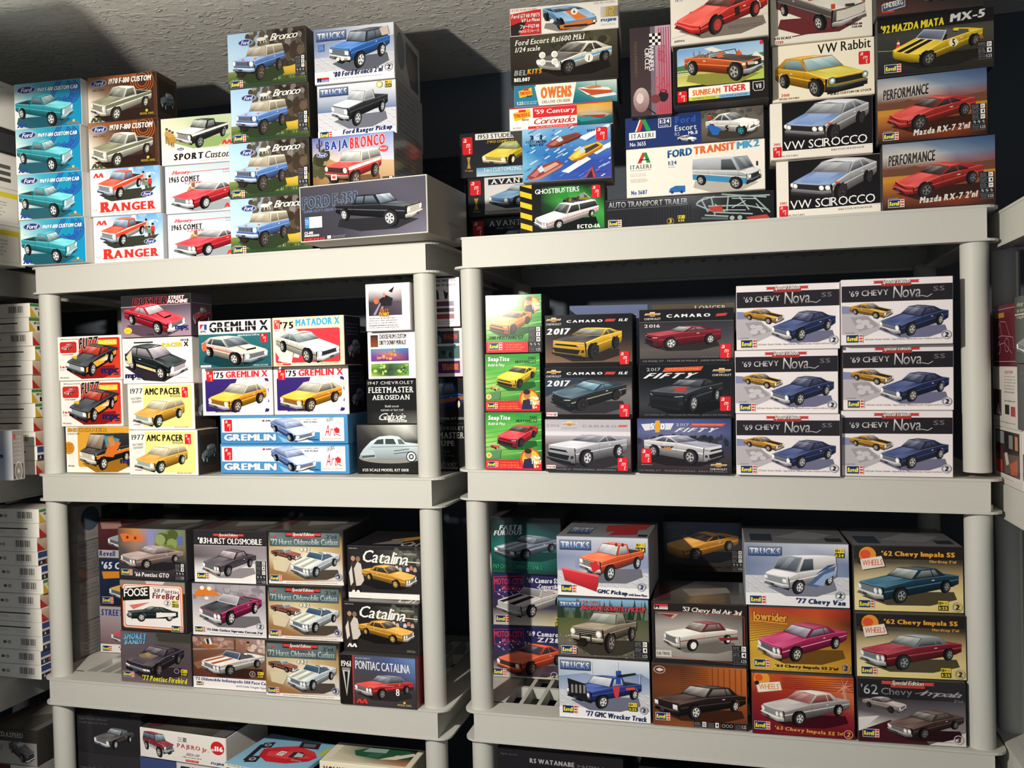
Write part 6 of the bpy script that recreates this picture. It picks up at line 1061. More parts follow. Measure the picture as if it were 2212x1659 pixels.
@des('bigg', 1.53)
def _(a):
    a.G(0, 0, 100, 100, [['#7ab0dc', '#8ab8de', '#88b4da'], ['#3a4a34', '#45553c', '#3c4a36'], ['#5a6238', '#6a6a44', '#5c5c44'], ['#6a6458', '#7a7466', '#6a655a'], ['#55504a', '#625c54', '#4e4a44']]); q = random.Random(3)
    for i in range(34): x = 100*q.random(); h = 16+20*q.random(); a.P([(x-3, 34), (x, 34-h), (x+3, 34)], mul('#2e3d2a', .7+.6*q.random()))
    for i in range(120): a.E(100*q.random(), 62+38*q.random(), 1.4, 1.6, mul('#77705f', .6+.7*q.random()), n=6)
    a.trk(2, 5, 24, 11); a.T("'78 GMC", 27, 3, 20, 6, '#8a3a3a', 'h', .2, out='#d8d0c8', ow=.2); a.T('BIG GAME COUNTRY PICKUP', 27, 11, 70, 8, '#c8404a', 'h', .15, out='#5a2424', ow=.2, rise=-1, gap=.02)
    a.C(14, 22, 73, 70, 'pickup', '#8a7d6a', yaw=28, el=10, hood='#948872', roof='#9a8e7a', low='#6a5f52', glass=('#b8bcae', '#5a5c50'), lamps='r2', rim='#8a8078', grille='#2a2824', gb='#a8a294', bump='#b4a894', wr=1.2, lift=.15, shadow='#3a362e', tire='#24211e'); a.R(24, 60, 1.5, 18, '#26231f', lay='car'); a.R(36, 60, 1.5, 18, '#26231f', lay='car'); a.R(24, 62, 13, 2.4, '#26231f', lay='car'); a.R(24, 68, 8, 7, '#1c1a18', lay='car')
    a.rev(4, 82, 16); a.spec(84, 69, 15, 30, ('12+', '4'), 1)
@des('wreck', 1.5)
def _(a):
    a.G(0, 0, 100, 100, [['#b9c0ce', '#d8dce4', '#dfe2e8'], ['#a4b4cc', '#c4ccd8', '#9aacc8'], ['#8498bc', '#a8b4ca', '#7f92b4'], ['#e4e4e8', '#e8e8ea', '#e6e6e8']]); a.P([(0, 32), (30, 24), (50, 32), (90, 20), (100, 28), (100, 56), (0, 56)], ['#7f92b4', '#8a9cbc', '#94a4c0', '#7a8cb0', '#8294b6', '#b8c0d0', '#a8b2c8']); a.plate(0, 54, 100, 30); a.R(0, 82, 100, 18, '#edecee')
    a.trk(2, 4, 34, 16); a.Ln([(37, 4), (38, 26)], .5, '#e6ecf2'); a.Ln([(66, 2), (66, 24)], .5, '#e6ecf2')
    a.C(9, 16, 82, 66, 'pickup', '#2a3f8a', yaw=40, el=13, hood='#31499a', glass=('#e2e6ec', '#9aa0b0'), lamps='sq2', rim='#d8d8dc', grille='#1c1e28', bars='v', bump='#26262e', wr=1.05, lift=.08, boom='#2a4aa0', shadow='#6a6e80', inner='#2a2a34'); a.P([(10, 34), (30, 42), (32, 68), (12, 62)], '#1c1c24', 'car')
    for i in range(4): a.R(14+i*4.5, 44, 2.4, 14, '#8a8478', lay='car')
    a.P([(60, 44), (68, 42), (66, 62), (62, 60)], '#c83a44', 'car'); a.P([(74, 44), (84, 42), (85, 46), (75, 48)], '#d8483c', 'car')
    a.rev(4, 80, 16); a.T("'77 GMC Wrecker Truck", 30, 86, 66, 9, '#1e2c5c', 'h', .2, rise=-3); a.age(77, 68, 9); a.lev(93, 79, 4.4, '2', '#222a44')
@des('vette', 1.6)
def _(a):
    a.G(0, 0, 100, 100, [['#202430', '#24304a', '#1c2438'], ['#2a2c38', '#2e3448', '#26304a'], ['#2a2626', '#34302c', '#3a3a30'], ['#34302c', '#3a362f', '#34322c']]); a.Ln([(3, 8), (40, 2), (40, 26), (3, 32), (3, 8)], .6, '#55564a', 'logo'); a.T('MOTOR CITY', 5, 8, 33, 10, '#55564a', 'b', rise=1.5); a.T('MUSCLE', 12, 20, 18, 7, '#55564a', 'b'); a.C(5, 18, 90, 62, 'coupe', '#e0952a', yaw=48, el=14, zr=1.16, rim='#8a8078', glass=('#4a3a34', '#26201f'), lamps='n', grille=None, bump=None, hood='#e89e34', shadow='#181a1e'); a.T("'69 Corvette Coupe Yenko 2'n1", 20, 88, 64, 7, '#22201c', 'b', .15); a.spec(86, 56, 13.5, 42, ('14', '5', '7+'))
@des('belair', 1.54)
def _(a):
    a.bg('#26201f', '#2a2322'); a.G(3, 14, 92, 80, [['#3a3230', '#6a6460', '#4a4442'], ['#b0a8a2', '#c0b8b2', '#8a8480'], ['#a8a09a', '#b4aca4', '#8a847e'], ['#8e8a84', '#98938c', '#6f6b66']]); a.Ln([(3, 15), (97, 19), (97, 94)], .5, '#b04a40', 'bg'); a.Ln([(20, 90), (84, 97)], .4, '#b04a40', 'bg')
    a.R(2, 2, 15, 9, '#e4e0da', lay='logo'); a.R(2, 2, 15, 4.5, '#c8343a', lay='logo'); a.T('M', 2.6, 4, 5, 6, '#222', 'h', lay='logo'); a.T('Monogram', 8, 6.4, 8.5, 3, '#2a3a7a', 'b', lay='logo'); a.T("'53 Chevy Bel Air 3n1", 33, 5, 62, 10, '#efe6de', 'b', .25, gap=.0, rise=-4); a.P([(4, 17), (28, 18), (22, 26), (14, 20)], '#c8a890', 'logo'); a.P([(7, 18), (24, 19), (20, 24)], '#7a302c', 'logo')
    a.C(11, 28, 79, 52, 'sedan', '#f0e9dc', yaw=50, el=11, zr=1.5, roof='#8a2c34', glass=('#b8b0a8', '#4a3a38'), lamps='r2', rim='#f2ece4', spok=0, grille='#5a5450', bump='#c4beb6', trim='#8a3a3a', zF=.92, zc=1.02, zd=1.0, zt=.9, shadow='#6a6660', xr=-.8, xd=-1.3); a.P([(70, 55), (90, 53), (90, 57), (72, 60)], '#7a2c30', 'car')
    a.R(3, 80, 17, 11, '#cfc8c0', lay='logo'); a.T('CAL TRICK', 4, 83, 14, 5, '#4a4440', 'h', lay='logo'); a.spec(84, 67, 15.5, 31, ('12+', '4'), 1); a.fine(3, 72, 8, 3, 1, '#ddd')
@des('imp96', 1.5)
def _(a):
    a.G(0, 0, 100, 100, [['#4a2a1c', '#5a3420', '#a85a2a', '#c06a30'], ['#6a3c24', '#7a4426', '#a0562a', '#b4602c'], ['#5c3320', '#6a3c24', '#7a4628', '#8a4a28'], ['#7a4426', '#8a4e2c', '#7a4426', '#5a3220']])
    for i in range(6): a.R(64+i*6, 2, 1, 46-i, '#7a3c1c'); 
    for i in range(12): a.R(30, 4+i*3.4, 30, .5, '#3a2218')
    a.E(8, 9, 6.5, 6.5, '#b8a89c', lay='logo'); a.E(8, 9, 5.6, 5.4, '#5a3a2c', lay='logo'); a.P([(4, 9), (8, 6), (13, 9), (8, 12)], '#e0d4c8', 'logo')
    a.C(1, 30, 98, 58, 'sedan', '#2a201f', yaw=44, el=9, zr=1.38, hood='#3a2620', roof='#2c2120', glass=('#b8b0b0', '#2a2220'), lamps='sq2', rim='#d8d4d0', grille=None, bump='#241c1c', xr=-1.1, xd=-1.75, shadow='#3a2014', lampc='#d8d0cc', low='#241b1b'); a.rev(3, 80, 15); a.spec(44, 89, 14, 10, ('12',), 0); a.spec(59, 89, 12, 10, ('4',), 0); a.R(72, 89, 14, 10, '#17171a', lay='logo'); a.spec(87, 89, 12.5, 10, (), 1)
    for j in range(3): a.arc(75+j*4, 94, 1.6, .4, '#bbb', lay='logo', n=10)
@des('van77', 1.58)
def _(a):
    a.G(0, 0, 100, 100, [['#8a94ac', '#b8bccc', '#d4d6de'], ['#6a7898', '#9aa4ba', '#6f7ea0'], ['#77849f', '#a8b0c2', '#7f8ca8'], ['#dfdfe4', '#e6e6e8', '#e0e0e4']]); a.plate(0, 52, 100, 30); a.R(0, 80, 100, 20, '#ecebec'); a.trk(3, 5, 33, 15); a.age(87, 6, 9, '1:24')
    a.C(18, 17, 71, 64, 'van', '#e4e2e2', yaw=42, el=11, glass=('#7a8490', '#2c323c'), lamps='sq2', rim='#d8d8da', grille='#8a8e94', bump='#cfcfd2', shadow='#777a88', hood='#efedec', zr=1.95)
    a.P([(60, 66), (68, 52), (80, 38), (88, 34), (86, 42), (74, 54), (70, 68)], '#4a628c', 'car'); a.P([(66, 64), (76, 48), (88, 40), (88, 46), (78, 56), (76, 66)], '#8fa8c8', 'car'); a.P([(68, 48), (80, 33), (88, 30), (78, 40)], '#33507f', 'car')
    a.rev(4, 85, 15); a.lev(91, 81, 4.6, '2', '#222a44'); a.T("'77 Chevy Van", 49, 86, 47, 11, '#22305c', 'h', .2, rise=-2)
@des('imp64', 1.55)
def _(a):
    a.G(0, 0, 100, 100, [['#b84a24', '#b03a26', '#c84828', '#8a2a1e'], ['#b87a2a', '#a8682a', '#b0602a', '#5a2a1c'], ['#d8a83a', '#c8983a', '#a8702c', '#8a5a24'], ['#c89a34', '#d8b048', '#c89838', '#b88428'], ['#caa03a', '#dcb84e', '#d0a440', '#c08c2c']])
    for i in range(8): a.P([(0, 26+i*4), (40, 20+i*3), (40, 20.8+i*3), (0, 27+i*4)], '#8a5a24')
    a.T('lowrider', 4, 6, 34, 14, '#e09a3a', 'h', .0, out='#3a1c10', ow=.5, gap=.0, rise=-3); a.Ln([(4, 21), (38, 25)], 1.2, '#e09a3a', 'txt')
    a.C(7, 21, 89, 64, 'sedan', '#b02a5c', yaw=46, el=14, zr=1.3, hood='#c03468', roof='#9a264e', glass=('#c8c8d4', '#4a3a4c'), lamps='r4', rim='#c8c0b8', grille='#3a2a30', bump='#d8d0c8', side=[(.6, .66, '#e0b8c0')], shadow='#6a4a1c', W=2.05)
    a.rev(4, 83, 15); a.T("'64 Chevy Impala SS 2'n1", 25, 89, 62, 6, '#3a2412', 'h', .15, rise=-1.5); a.fine(22, 96.5, 64, 2.4, 1, '#5a4018'); a.lev(94, 91, 4.6, '2', '#22386a', '#8a6a34')
@des('imp63', 1.58)
def _(a):
    a.G(0, 0, 100, 100, [['#c8602a', '#b84a28', '#d8722c', '#b0442a'], ['#8a2c24', '#a03026', '#a83a28', '#c86a48'], ['#7a1c28', '#84202c', '#7e1e2a', '#8a2a30'], ['#6a1424', '#741828', '#6e1626', '#641222']])
    for i in range(6): a.P([(30, 6+i*3), (100, 3+i*4), (100, 4+i*4), (30, 7+i*3)], '#7a2420')
    for i in range(9): t = math.radians(i*40-60); a.P([(90, 16), (90+10*math.cos(t), 16+16*math.sin(t)), (91, 18)], '#d8a08a')
    a.P([(89, 18), (91, 18), (94, 40), (91, 40)], '#c8907a')
    a.O(10, 9, 8, '#e09a3a', 'logo'); a.E(7, 7, 4, 6, '#d8542c', lay='logo'); a.P([(4, 17), (28, 12), (30, 26), (6, 32)], '#e0d8d0', 'logo'); a.P([(5, 18), (27, 13.5), (29, 25), (7, 30)], '#efe6da', 'logo'); a.T('WHEELS', 7, 18, 20, 9, '#d8924a', 'b', rise=2, gap=.02); a.E(5, 16, 2.4, 3.6, '#2a1c1c', lay='logo')
    a.C(8, 23, 88, 60, 'sedan', '#a49c9c', yaw=46, el=12, zr=1.36, roof='#d8d0ca', hood='#b8b0ae', glass=('#c88a84', '#7a3a3c'), lamps='r4', rim='#cfc8c4', grille='#8a8280', bump='#d6d0cc', shadow='#3c0e18', side=[(.62, .68, '#d8d2ce')]); a.rev(2, 80, 15); a.T("'63 Chevy Impala SS", 22, 85, 59, 8, '#d89a4a', 'h', .1, rise=-4); a.T('2n1', 83, 89, 6, 5, '#d89a4a', 'h', .1); a.lev(94, 92, 4.6, '2', '#e0a04a', '#a85a34'); a.fine(22, 95, 60, 2.4, 1, '#a85a3a')
def imp62(a, c, hc, rc):
    a.G(0, 0, 100, 100, [['#24211f', '#26221e', '#24201c'], ['#3a342c', '#5a5242', '#3c352b'], ['#c8b68a', '#e0cfa0', '#b8a274'], ['#e4d49c', '#ecdca6', '#d8c488'], ['#e8d898', '#e6d48e', '#dcc878']]); a.R(0, 0, 100, 20, '#24201e')
    a.O(13, 14, 8, '#e09030', 'logo'); a.E(11, 13, 5, 7, '#d8502c', lay='logo'); a.E(6, 24, 3, 4, '#2a2220', lay='logo'); a.P([(6, 22), (27, 16), (30, 32), (9, 38)], '#2c2622', 'logo'); a.P([(6, 21), (26, 15), (29, 31), (8, 37)], '#e8dfd2', 'logo'); a.T('WHEELS', 8, 22, 19, 9, '#d86a4a', 'b', rise=2, gap=.02)
    a.T("'62 Chevy Impala SS", 26, 7, 67, 10, '#e2a23c', 'h', 0, out='#3a2810', ow=.2, rise=-1, gap=.05); a.T("Hardtop 2'n1", 70, 20, 24, 5.6, '#d8a04a', 'h', .0, rise=-.6)
    a.C(2, 30, 94, 58, 'sedan', c, yaw=46, el=10, zr=1.33, hood=hc, roof=rc, glass=('#c4ccc8', '#2c3436'), lamps='r4', rim='#8a8e90', grille='#5a6266', bump='#c0c4c2', shadow='#4a4230', side=[(.6, .66, mul(c, 1.3))], xr=-.8, xd=-1.4); a.rev(4, 84, 14); a.age(77, 82, 9); a.lev(94, 91, 4.6, '2', '#2a2a2a', '#8a8468')
@des('imp62b', 1.6)
def _(a): imp62(a, '#1f4258', '#2a5a72', '#1d3a4a')
@des('imp62r', 1.6)
def _(a): imp62(a, '#8a1c2c', '#9a2434', '#8f959a')
@des('imp62k', 1.56)
def _(a):
    a.G(0, 0, 100, 100, [['#26242a', '#2a282d'], ['#2a282e', '#34323a'], ['#5a5458', '#6a6468'], ['#e0dad8', '#8a8284'], ['#3c1820', '#3a171f']]); a.R(0, 0, 100, 30, '#262429'); a.P([(0, 62), (20, 58), (0, 86)], '#ded8d6'); a.P([(0, 84), (30, 64), (60, 84), (66, 100), (0, 100)], '#421a22'); a.P([(66, 100), (100, 78), (100, 100)], '#d8d2cc')
    a.banner(22, 1, 50, 11, '#d84a3e'); a.T("'62", 3, 8, 16, 16, '#8f8d94', 'r', c2='#cfcdd2'); a.T('Chevy', 22, 13, 29, 14, '#9c9aa0', 'r', c2='#6a686e', gap=.06); a.T('Impala', 58, 14, 39, 11, '#a8a6ac', 'r', .5, gap=-.03, rise=-1); a.Ln([(54, 20), (64, 17)], .5, '#a8a6ac', 'txt'); a.T("2'n1", 89, 27, 9, 4, '#8a888e', 'r', .2)
    a.C(4, 27, 42, 26, 'sedan', '#a89a98', flip=True, yaw=54, el=12, rim='#3a3434', glass=('#8a8284', '#3a3436'), hood='#b8aaa6', bump='#a89e9c', zr=1.3); a.C(27, 44, 71, 48, 'sedan', '#4a342f', yaw=40, el=14, zr=1.32, roof='#54403a', hood='#574039', glass=('#8a8480', '#3a302e'), lamps='r4', rim='#7a706c', grille='#5a4c48', bump='#8f8886', shadow='#2a1418', xr=-.8, xd=-1.4)
    a.rev(4, 80, 15); a.lev(93, 89, 4.6, '3', '#6a2c30', '#9a9494'); a.fine(68, 93, 20, 2.4, 1, '#6a6460')

@des('pajero', 2.7)
def _(a):
    a.bg('#f2ede6', '#ece7e0'); a.C(3, 8, 38, 88, 'suv', '#8a1f2c', flip=True, yaw=42, el=12, roof='#7a1c28', low='#c0c2c4', side=[(-.02, .42, '#b4b8bc')], glass=('#9ab4c8', '#34485a'), lamps='r2', rim='#b8bcc0', grille='#3a2a2c', bump='#a8acb0', wr=1.0)
    a.T('\u4e09\u83f1', 45, 14, 11, 16, '#2a2a2c', 'b'); a.T('PAJERO', 44, 36, 27, 18, '#b8202c', 's', rise=-2); a.T('Jr.', 73, 40, 8, 17, '#b8202c', 's'); a.T('ZR-II', 54, 66, 16, 7, '#c8c4be', 'h', .3, out='#6a6662', ow=.2); a.T('\u4e09\u83f1 \u30d1\u30b8\u30a7\u30ed Jr. ZR-II', 50, 78, 22, 5, '#333', 'b'); a.R(54, 88, 15, 7, '#d8302c'); a.fine(55, 89.5, 13, 4, 1, '#fff')
    a.E(91, 34, 7.6, 23, '#d4262e', lay='logo'); a.T('116', 88, 28, 9.5, 17, '#fff', 'h', lay='logo'); a.T('ID-', 84.6, 38, 4, 8, '#fff', 'h', lay='logo'); a.T('FUJIMI', 83, 84, 15, 10, '#5a6a9a', 'h', .15)
@des('f1top', 1.45)
def _(a):
    a.bg('#86b8d8', '#8cbcd8'); P = lambda p, c: a.P(p, c, 'car')
    P([(10, 30), (22, 22), (26, 40), (14, 46)], '#26242a'); P([(16, 72), (30, 66), (34, 84), (20, 90)], '#26242a'); P([(8, 36), (14, 34), (22, 84), (16, 86)], '#2e2a30')
    P([(20, 46), (34, 34), (56, 22), (84, 30), (96, 44), (92, 58), (70, 74), (44, 78), (26, 66)], ['#c22a34', '#d8303a', '#d8303a', '#e04048', '#c82c36', '#b82630', '#d02e38', '#c82c36', '#b42630'])
    P([(30, 50), (62, 38), (90, 48), (62, 62), (34, 62)], '#e24a50'); P([(52, 8), (78, 4), (84, 22), (58, 26)], '#33262e'); P([(58, 12), (74, 9), (77, 18), (62, 22)], '#6a6a70')
    P([(60, 40), (72, 37), (80, 46), (74, 56), (62, 57)], '#3a3036'); P([(66, 40), (76, 42), (78, 50), (68, 54)], '#c0ccd0'); a.R(44, 43, 9, 13, '#f0ece4', lay='car'); a.T('27', 45.5, 45.5, 6, 8, '#2a2a2e', 'b', lay='car'); a.fine(70, 60, 14, 5, 1, '#f0e0d8'); a.R(93, 14, 6, 24, '#c8c03a')
    for x, y in ((18, 34), (25, 78)): a.E(x, y, 4.5, 5, '#9aa0a4', lay='car'); a.E(x, y, 2, 2.4, '#3a3c40', lay='car')
@des('vwtop', 1.5)
def _(a):
    a.bg('#e6dfc8'); a.G(6, 6, 88, 84, [['#c8c4a8', '#4a5a4a', '#2a3430'], ['#d8d0b8', '#3a5a46', '#2a2e2c'], ['#e0d8c0', '#c8c0a8', '#c88a68']]); P = lambda p, c: a.P(p, c, 'car'); P([(26, 34), (44, 8), (84, 8), (94, 36), (88, 58), (60, 66), (32, 58)], '#2a5a40'); P([(40, 14), (62, 12), (62, 34), (36, 36)], '#9ab0a8'); P([(70, 50), (92, 22), (96, 32), (78, 62), (60, 66)], '#e4dcc8'); a.O(50, 50, 5, '#e0dccc', 'car'); a.O(78, 44, 4, '#e0dccc', 'car'); a.T('VOLKSWAGEN', 0, 0, .1, .1, '#000'); a.R(2, 10, 7, 70, '#e6dfc8'); P([(46, 40), (60, 36), (58, 60), (44, 60)], '#3a6a4c')
@des('vwfront', 2.7)
def _(a): a.bg('#ece4cc'); a.T('VOLKSWAGEN BUBBLE', 4, 10, 80, 24, '#7a2a24', 'h', gap=.02); a.fine(4, 44, 60, 20, 2, '#4a4438')
@des('rsw', 3.2)
def _(a): a.bg('#232226', '#1e1d21'); a.T('RS WATANABE', 26, 22, 36, 12, '#a8a6a8', 'h', rise=-1); a.T('\u30d5\u30fc\u30eb\u30b9\u30d7\u30af\u30de\u30a4\u30fc\u30eb', 64, 27, 22, 8, '#8a888c', 'b'); a.T('Eight spoke', 2, 14, 14, 6, '#5a585c', 'r', .3); a.O(40, 80, 9, '#3a3a3c'); a.O(40, 80, 6, '#55555a')
@des('pickupblue', 2.4)
def _(a): a.bg('#20222a', '#1c1e26'); a.R(20, 12, 30, 30, '#2c2f3a'); a.T('HR 34', 24, 20, 18, 14, '#8a8a92', 'h'); a.C(50, 10, 46, 70, 'sedan', '#2a4a8a', yaw=40)
# left wall: wheel-part boxes, white ends with bar codes, narrow coloured sides
def barcode(a, x, y, w, h, seed=1):
    q = random.Random(seed); p = x
    while p < x+w: d = .6+1.6*q.random(); a.R(p, y, min(d, x+w-p), h, '#4a4846'); p += d+.5+1.2*q.random()
@des('endA', 2.9)
def _(a): a.bg('#f2eee4'); barcode(a, 52, 18, 34, 50); a.fine(48, 76, 40, 10, 1, '#8a867e'); a.O(16, 50, 4, '#6a6660'); a.O(26, 50, 4, '#77736c'); a.O(26, 50, 2, '#f2eee4')
@des('endB', 2.9)
def _(a): a.bg('#f2eee4'); a.R(0, 34, 76, 9, '#2e2c2c'); a.fine(2, 52, 26, 22, 2, '#8a867e'); a.fine(44, 52, 30, 30, 3, '#9a968e')
@des('sideY', 3.4)
def _(a): a.R(0, 0, 100, 24, '#4a8a4a'); a.R(0, 22, 100, 78, '#e6e0cc'); a.P([(0, 22), (0, 100), (26, 100)], '#d8b03a'); a.T('WORKS', 18, 28, 44, 20, '#2e2c2a', 'h', .3); a.R(30, 58, 12, 34, '#26262a'); a.R(44, 58, 14, 34, '#c8a02c'); a.R(62, 30, 38, 62, '#3a6a58')
@des('sideR', 3.4)
def _(a): a.G(0, 0, 100, 100, [['#d8c4ac', '#c8ac94'], ['#b89480', '#a88470']]); a.P([(0, 30), (0, 100), (30, 100)], '#b8342e'); a.O(52, 55, 15, '#2a2a2c'); a.O(52, 55, 11, '#7a7878'); a.O(52, 55, 4, '#2a2a2c'); a.R(74, 10, 26, 80, '#8a2a2a')
@des('sideB', 3.4)
def _(a): a.bg('#d8d6d2'); a.R(0, 0, 40, 45, '#3a4a7a'); a.T('TYPE', 44, 8, 40, 30, '#2a2a30', 'h', .1); a.R(0, 62, 100, 38, '#34303c'); a.T('A', 8, 68, 8, 24, '#eee', 'b'); a.R(30, 66, 20, 26, '#b8524a')
@des('wall1', 1.5)
def _(a): a.bg('#dcdad4', '#e0ded8'); a.fine(4, 10, 80, 34, 5, '#9a968e')
@des('wall2', 1.9)
def _(a): a.bg('#26282a'); a.R(4, 22, 60, 74, '#e4e2de'); a.C(8, 36, 50, 44, 'modern', '#d0402c', rim='#888'); a.T('MODEL', 10, 4, 60, 14, '#d8d8d4', 'h', .1); a.R(70, 20, 26, 70, '#3a3c3e')
@des('wall3', 1.8)
def _(a):
    a.bg('#dcd9d2')
    for i in range(3):
        for j in range(3): a.R(14+j*26, 30+i*20, 20, 12, ('#4a5248', '#c8404a', '#5a5a55', '#444a44', '#5c5a58', '#505450', '#8a6a5a', '#5a5654', '#4a4a48')[i*3+j])
    a.fine(6, 6, 70, 14, 2, '#8a867e')
@des('wall4', 1.7)
def _(a): a.bg('#dad7cf'); a.R(20, 10, 74, 82, '#b8b4aa'); a.R(21, 11, 72, 80, '#dcd9d1'); a.R(20, 10, 74, 14, '#d8c83a'); a.fine(26, 34, 60, 46, 5, '#7a766e')
@des('maroon', 1.25)
def _(a):
    a.bg('#6a2834', '#5c2430'); a.Ln([(6, 6), (94, 6), (94, 93), (6, 93), (6, 6)], .8, '#c8a0a0'); a.R(10, 12, 40, 8, '#b8903c')
    for pts in ([(20, 42), (34, 26), (56, 28), (72, 52)], [(12, 54), (40, 50), (84, 54), (88, 72)], [(20, 66), (50, 62), (80, 80)], [(34, 30), (40, 52)]): a.Ln(pts, .9, '#b88a94')
    a.arc(60, 66, 9, .9, '#b88a94'); a.arc(26, 70, 8, .9, '#b88a94')
@des('instr', 1.35)
def _(a): a.bg('#dcd6d0', '#d6d0ca'); a.T('CUSTOM', 46, 6, 30, 5, '#c8484a', 'h'); a.fine(44, 14, 44, 30, 6, '#8a847e'); a.R(0, 38, 32, 44, '#4a3c38'); a.P([(12, 80), (20, 60), (28, 80)], '#c8beb4'); a.fine(44, 54, 40, 5, 1, '#3a3632'); a.R(46, 62, 16, 16, '#3a3434'); a.R(68, 64, 16, 16, '#a83a44'); a.fine(4, 90, 80, 5, 1, '#8a847e')
@des('photos', 1.35)
def _(a):
    a.bg('#d8d2cc'); a.R(4, 4, 88, 78, '#3c3430'); a.R(6, 6, 30, 22, '#8a94a0'); a.R(40, 6, 50, 34, '#2e2a2c'); a.R(54, 10, 14, 24, '#8a8684'); a.R(76, 10, 10, 24, '#c8885a'); a.R(6, 32, 30, 24, '#5a2c34'); a.R(6, 58, 24, 22, '#c8403a'); a.P([(34, 46), (90, 42), (88, 80), (36, 80)], '#6a5a50'); a.P([(56, 62), (84, 50), (84, 76), (62, 80)], '#b8624a'); a.P([(38, 44), (48, 42), (54, 62), (44, 66)], '#cfc8c0'); a.fine(20, 88, 50, 5, 1, '#8a847e')
@des('greenx', 1.3)
def _(a): a.bg('#2c3a34'); a.fine(6, 8, 80, 30, 3, '#c8c4a0'); a.R(0, 26, 100, 2, '#c8c4b8'); a.C(4, 50, 90, 40, 'coupe', '#6a6a6c')
@des('mazda', 2.6)
def _(a): a.bg('#8f8a86', '#a8a49c'); a.R(0, 0, 100, 34, '#34322f'); a.T('MAZDASPEED', 8, 8, 66, 14, '#b8b4ae', 's', .1); a.T('RX-8', 12, 44, 22, 18, '#6a6660', 'r', .4); a.C(46, 30, 50, 66, 'modern', '#4a4644', lamps='mod', flip=True, yaw=40, el=18, rim='#8a8684')
@des('maroonb', 2.2)
def _(a): a.bg('#cfc9c0'); a.R(0, 0, 48, 100, '#4a2028'); a.fine(4, 20, 38, 40, 3, '#8a5a60'); a.C(52, 20, 46, 60, 'modern', '#2a4a9a', flip=True)
@des('swirl', .9)
def _(a): a.G(0, 0, 100, 100, [['#e4e4ea', '#c8d0e4', '#e8e8ec'], ['#c0cce6', '#9ab0dc', '#dfe2ea'], ['#e6e6ea', '#b0c0e0', '#d8dce6'], ['#dfe0e8', '#c4cee4', '#e8e8ec']]); a.E(10, 20, 8, 6, '#d84a5a'); a.T('20', 20, 44, 24, 12, '#26282e', 'h'); a.T('mm', 50, 48, 24, 7, '#26282e', 'h')
@des('wheelcard', .6)
def _(a): a.bg('#8f8b8c', '#a8a4a4'); a.R(6, 68, 84, 30, '#4a4644'); a.O(48, 83, 34, '#c8c4bc'); a.O(48, 83, 28, '#8a8680'); a.O(48, 83, 8, '#d8d4cc'); a.fine(8, 10, 70, 50, 6, '#c8c4c4'); a.E(20, 12, 10, 6, '#c8484a')
@des('dark1', 1.7)
def _(a): a.bg('#2c2a2e', '#26242a'); a.fine(8, 10, 50, 20, 2, '#5a585c'); a.C(30, 30, 60, 56, 'coupe', '#4a4648')
@des('dark2', 1.7)
def _(a): a.bg('#24282e', '#2a2e34'); a.fine(10, 12, 60, 14, 2, '#44484c'); a.R(10, 40, 70, 44, '#2c3036')
@des('grey1', 1.6)
def _(a): a.bg('#77757a', '#6c6a6e'); a.fine(8, 14, 70, 50, 5, '#9a989c')
# --- printed sides and tops
@des('s_text', 1.6)
def _(a): a.bg('#8a8684', '#84807e'); a.fine(6, 8, 86, 84, 9, '#5e5a58')
@des('s_big', 1.9)
def _(a): a.bg('#8f8c88', '#84817d'); a.fine(4, 8, 30, 40, 4, '#5e5a58'); a.R(44, 10, 50, 30, '#3a3836'); a.R(50, 50, 44, 26, '#4a4846'); a.fine(46, 84, 40, 8, 1, '#5e5a58')
@des('s_pics', 1.6)
def _(a): a.bg('#a4a09e', '#9a9694'); a.E(22, 40, 16, 34, '#4a5a6a'); a.P([(42, 10), (92, 14), (92, 90), (60, 90), (42, 50)], '#3a3c44'); a.E(66, 50, 16, 26, '#5a4a4a'); a.fine(6, 82, 30, 12, 2, '#6a6664')
@des('s_dark', .8)
def _(a): a.bg('#2e2a3c', '#2a2636'); a.fine(12, 14, 76, 28, 4, '#77738a'); a.C(20, 48, 76, 40, 'hatch', '#8a8694', yaw=60)
@des('s_brown', .8)
def _(a): a.bg('#4a3d34', '#3e342e'); a.R(10, 12, 80, 70, '#33302c'); a.C(16, 34, 70, 44, 'wagon', '#5a6a6c', yaw=60)
@des('s_duster', .8)
def _(a): a.bg('#36323a', '#5a4e5a'); a.Ln([(0, 22), (100, 22)], .8, '#8a868c'); a.C(6, 30, 88, 50, 'coupe', '#8a2a36', yaw=60)
@des('t_truck', .95)
def _(a): a.bg('#84858c', '#97979c'); a.trk(8, 40, 26, 46); a.P([(46, 30), (96, 10), (92, 50), (50, 70)], '#b8423a'); a.P([(60, 60), (84, 50), (86, 84), (56, 90)], '#c02c3a'); a.R(88, 82, 10, 12, '#26262a'); a.rev(2, 8, 16)
@des('t_dark', .95)
def _(a): a.G(0, 0, 100, 100, [['#2a2a30', '#30303a', '#2c2e38'], ['#5a5652', '#77736c', '#4a4846'], ['#46423e', '#5a5650', '#3a3836']]); a.P([(30, 40), (80, 28), (84, 50), (40, 70)], '#9a948a'); a.P([(0, 20), (14, 0), (20, 90), (4, 96)], '#5a3038'); a.R(84, 60, 14, 38, '#6a6668')
@des('t_grey', .95)
def _(a): a.bg('#6f7076', '#86868a'); a.R(6, 50, 22, 40, '#3a4454'); a.P([(30, 70), (60, 30), (90, 50), (70, 80)], '#9a9a9e'); a.R(80, 70, 16, 20, '#3a3a3e')
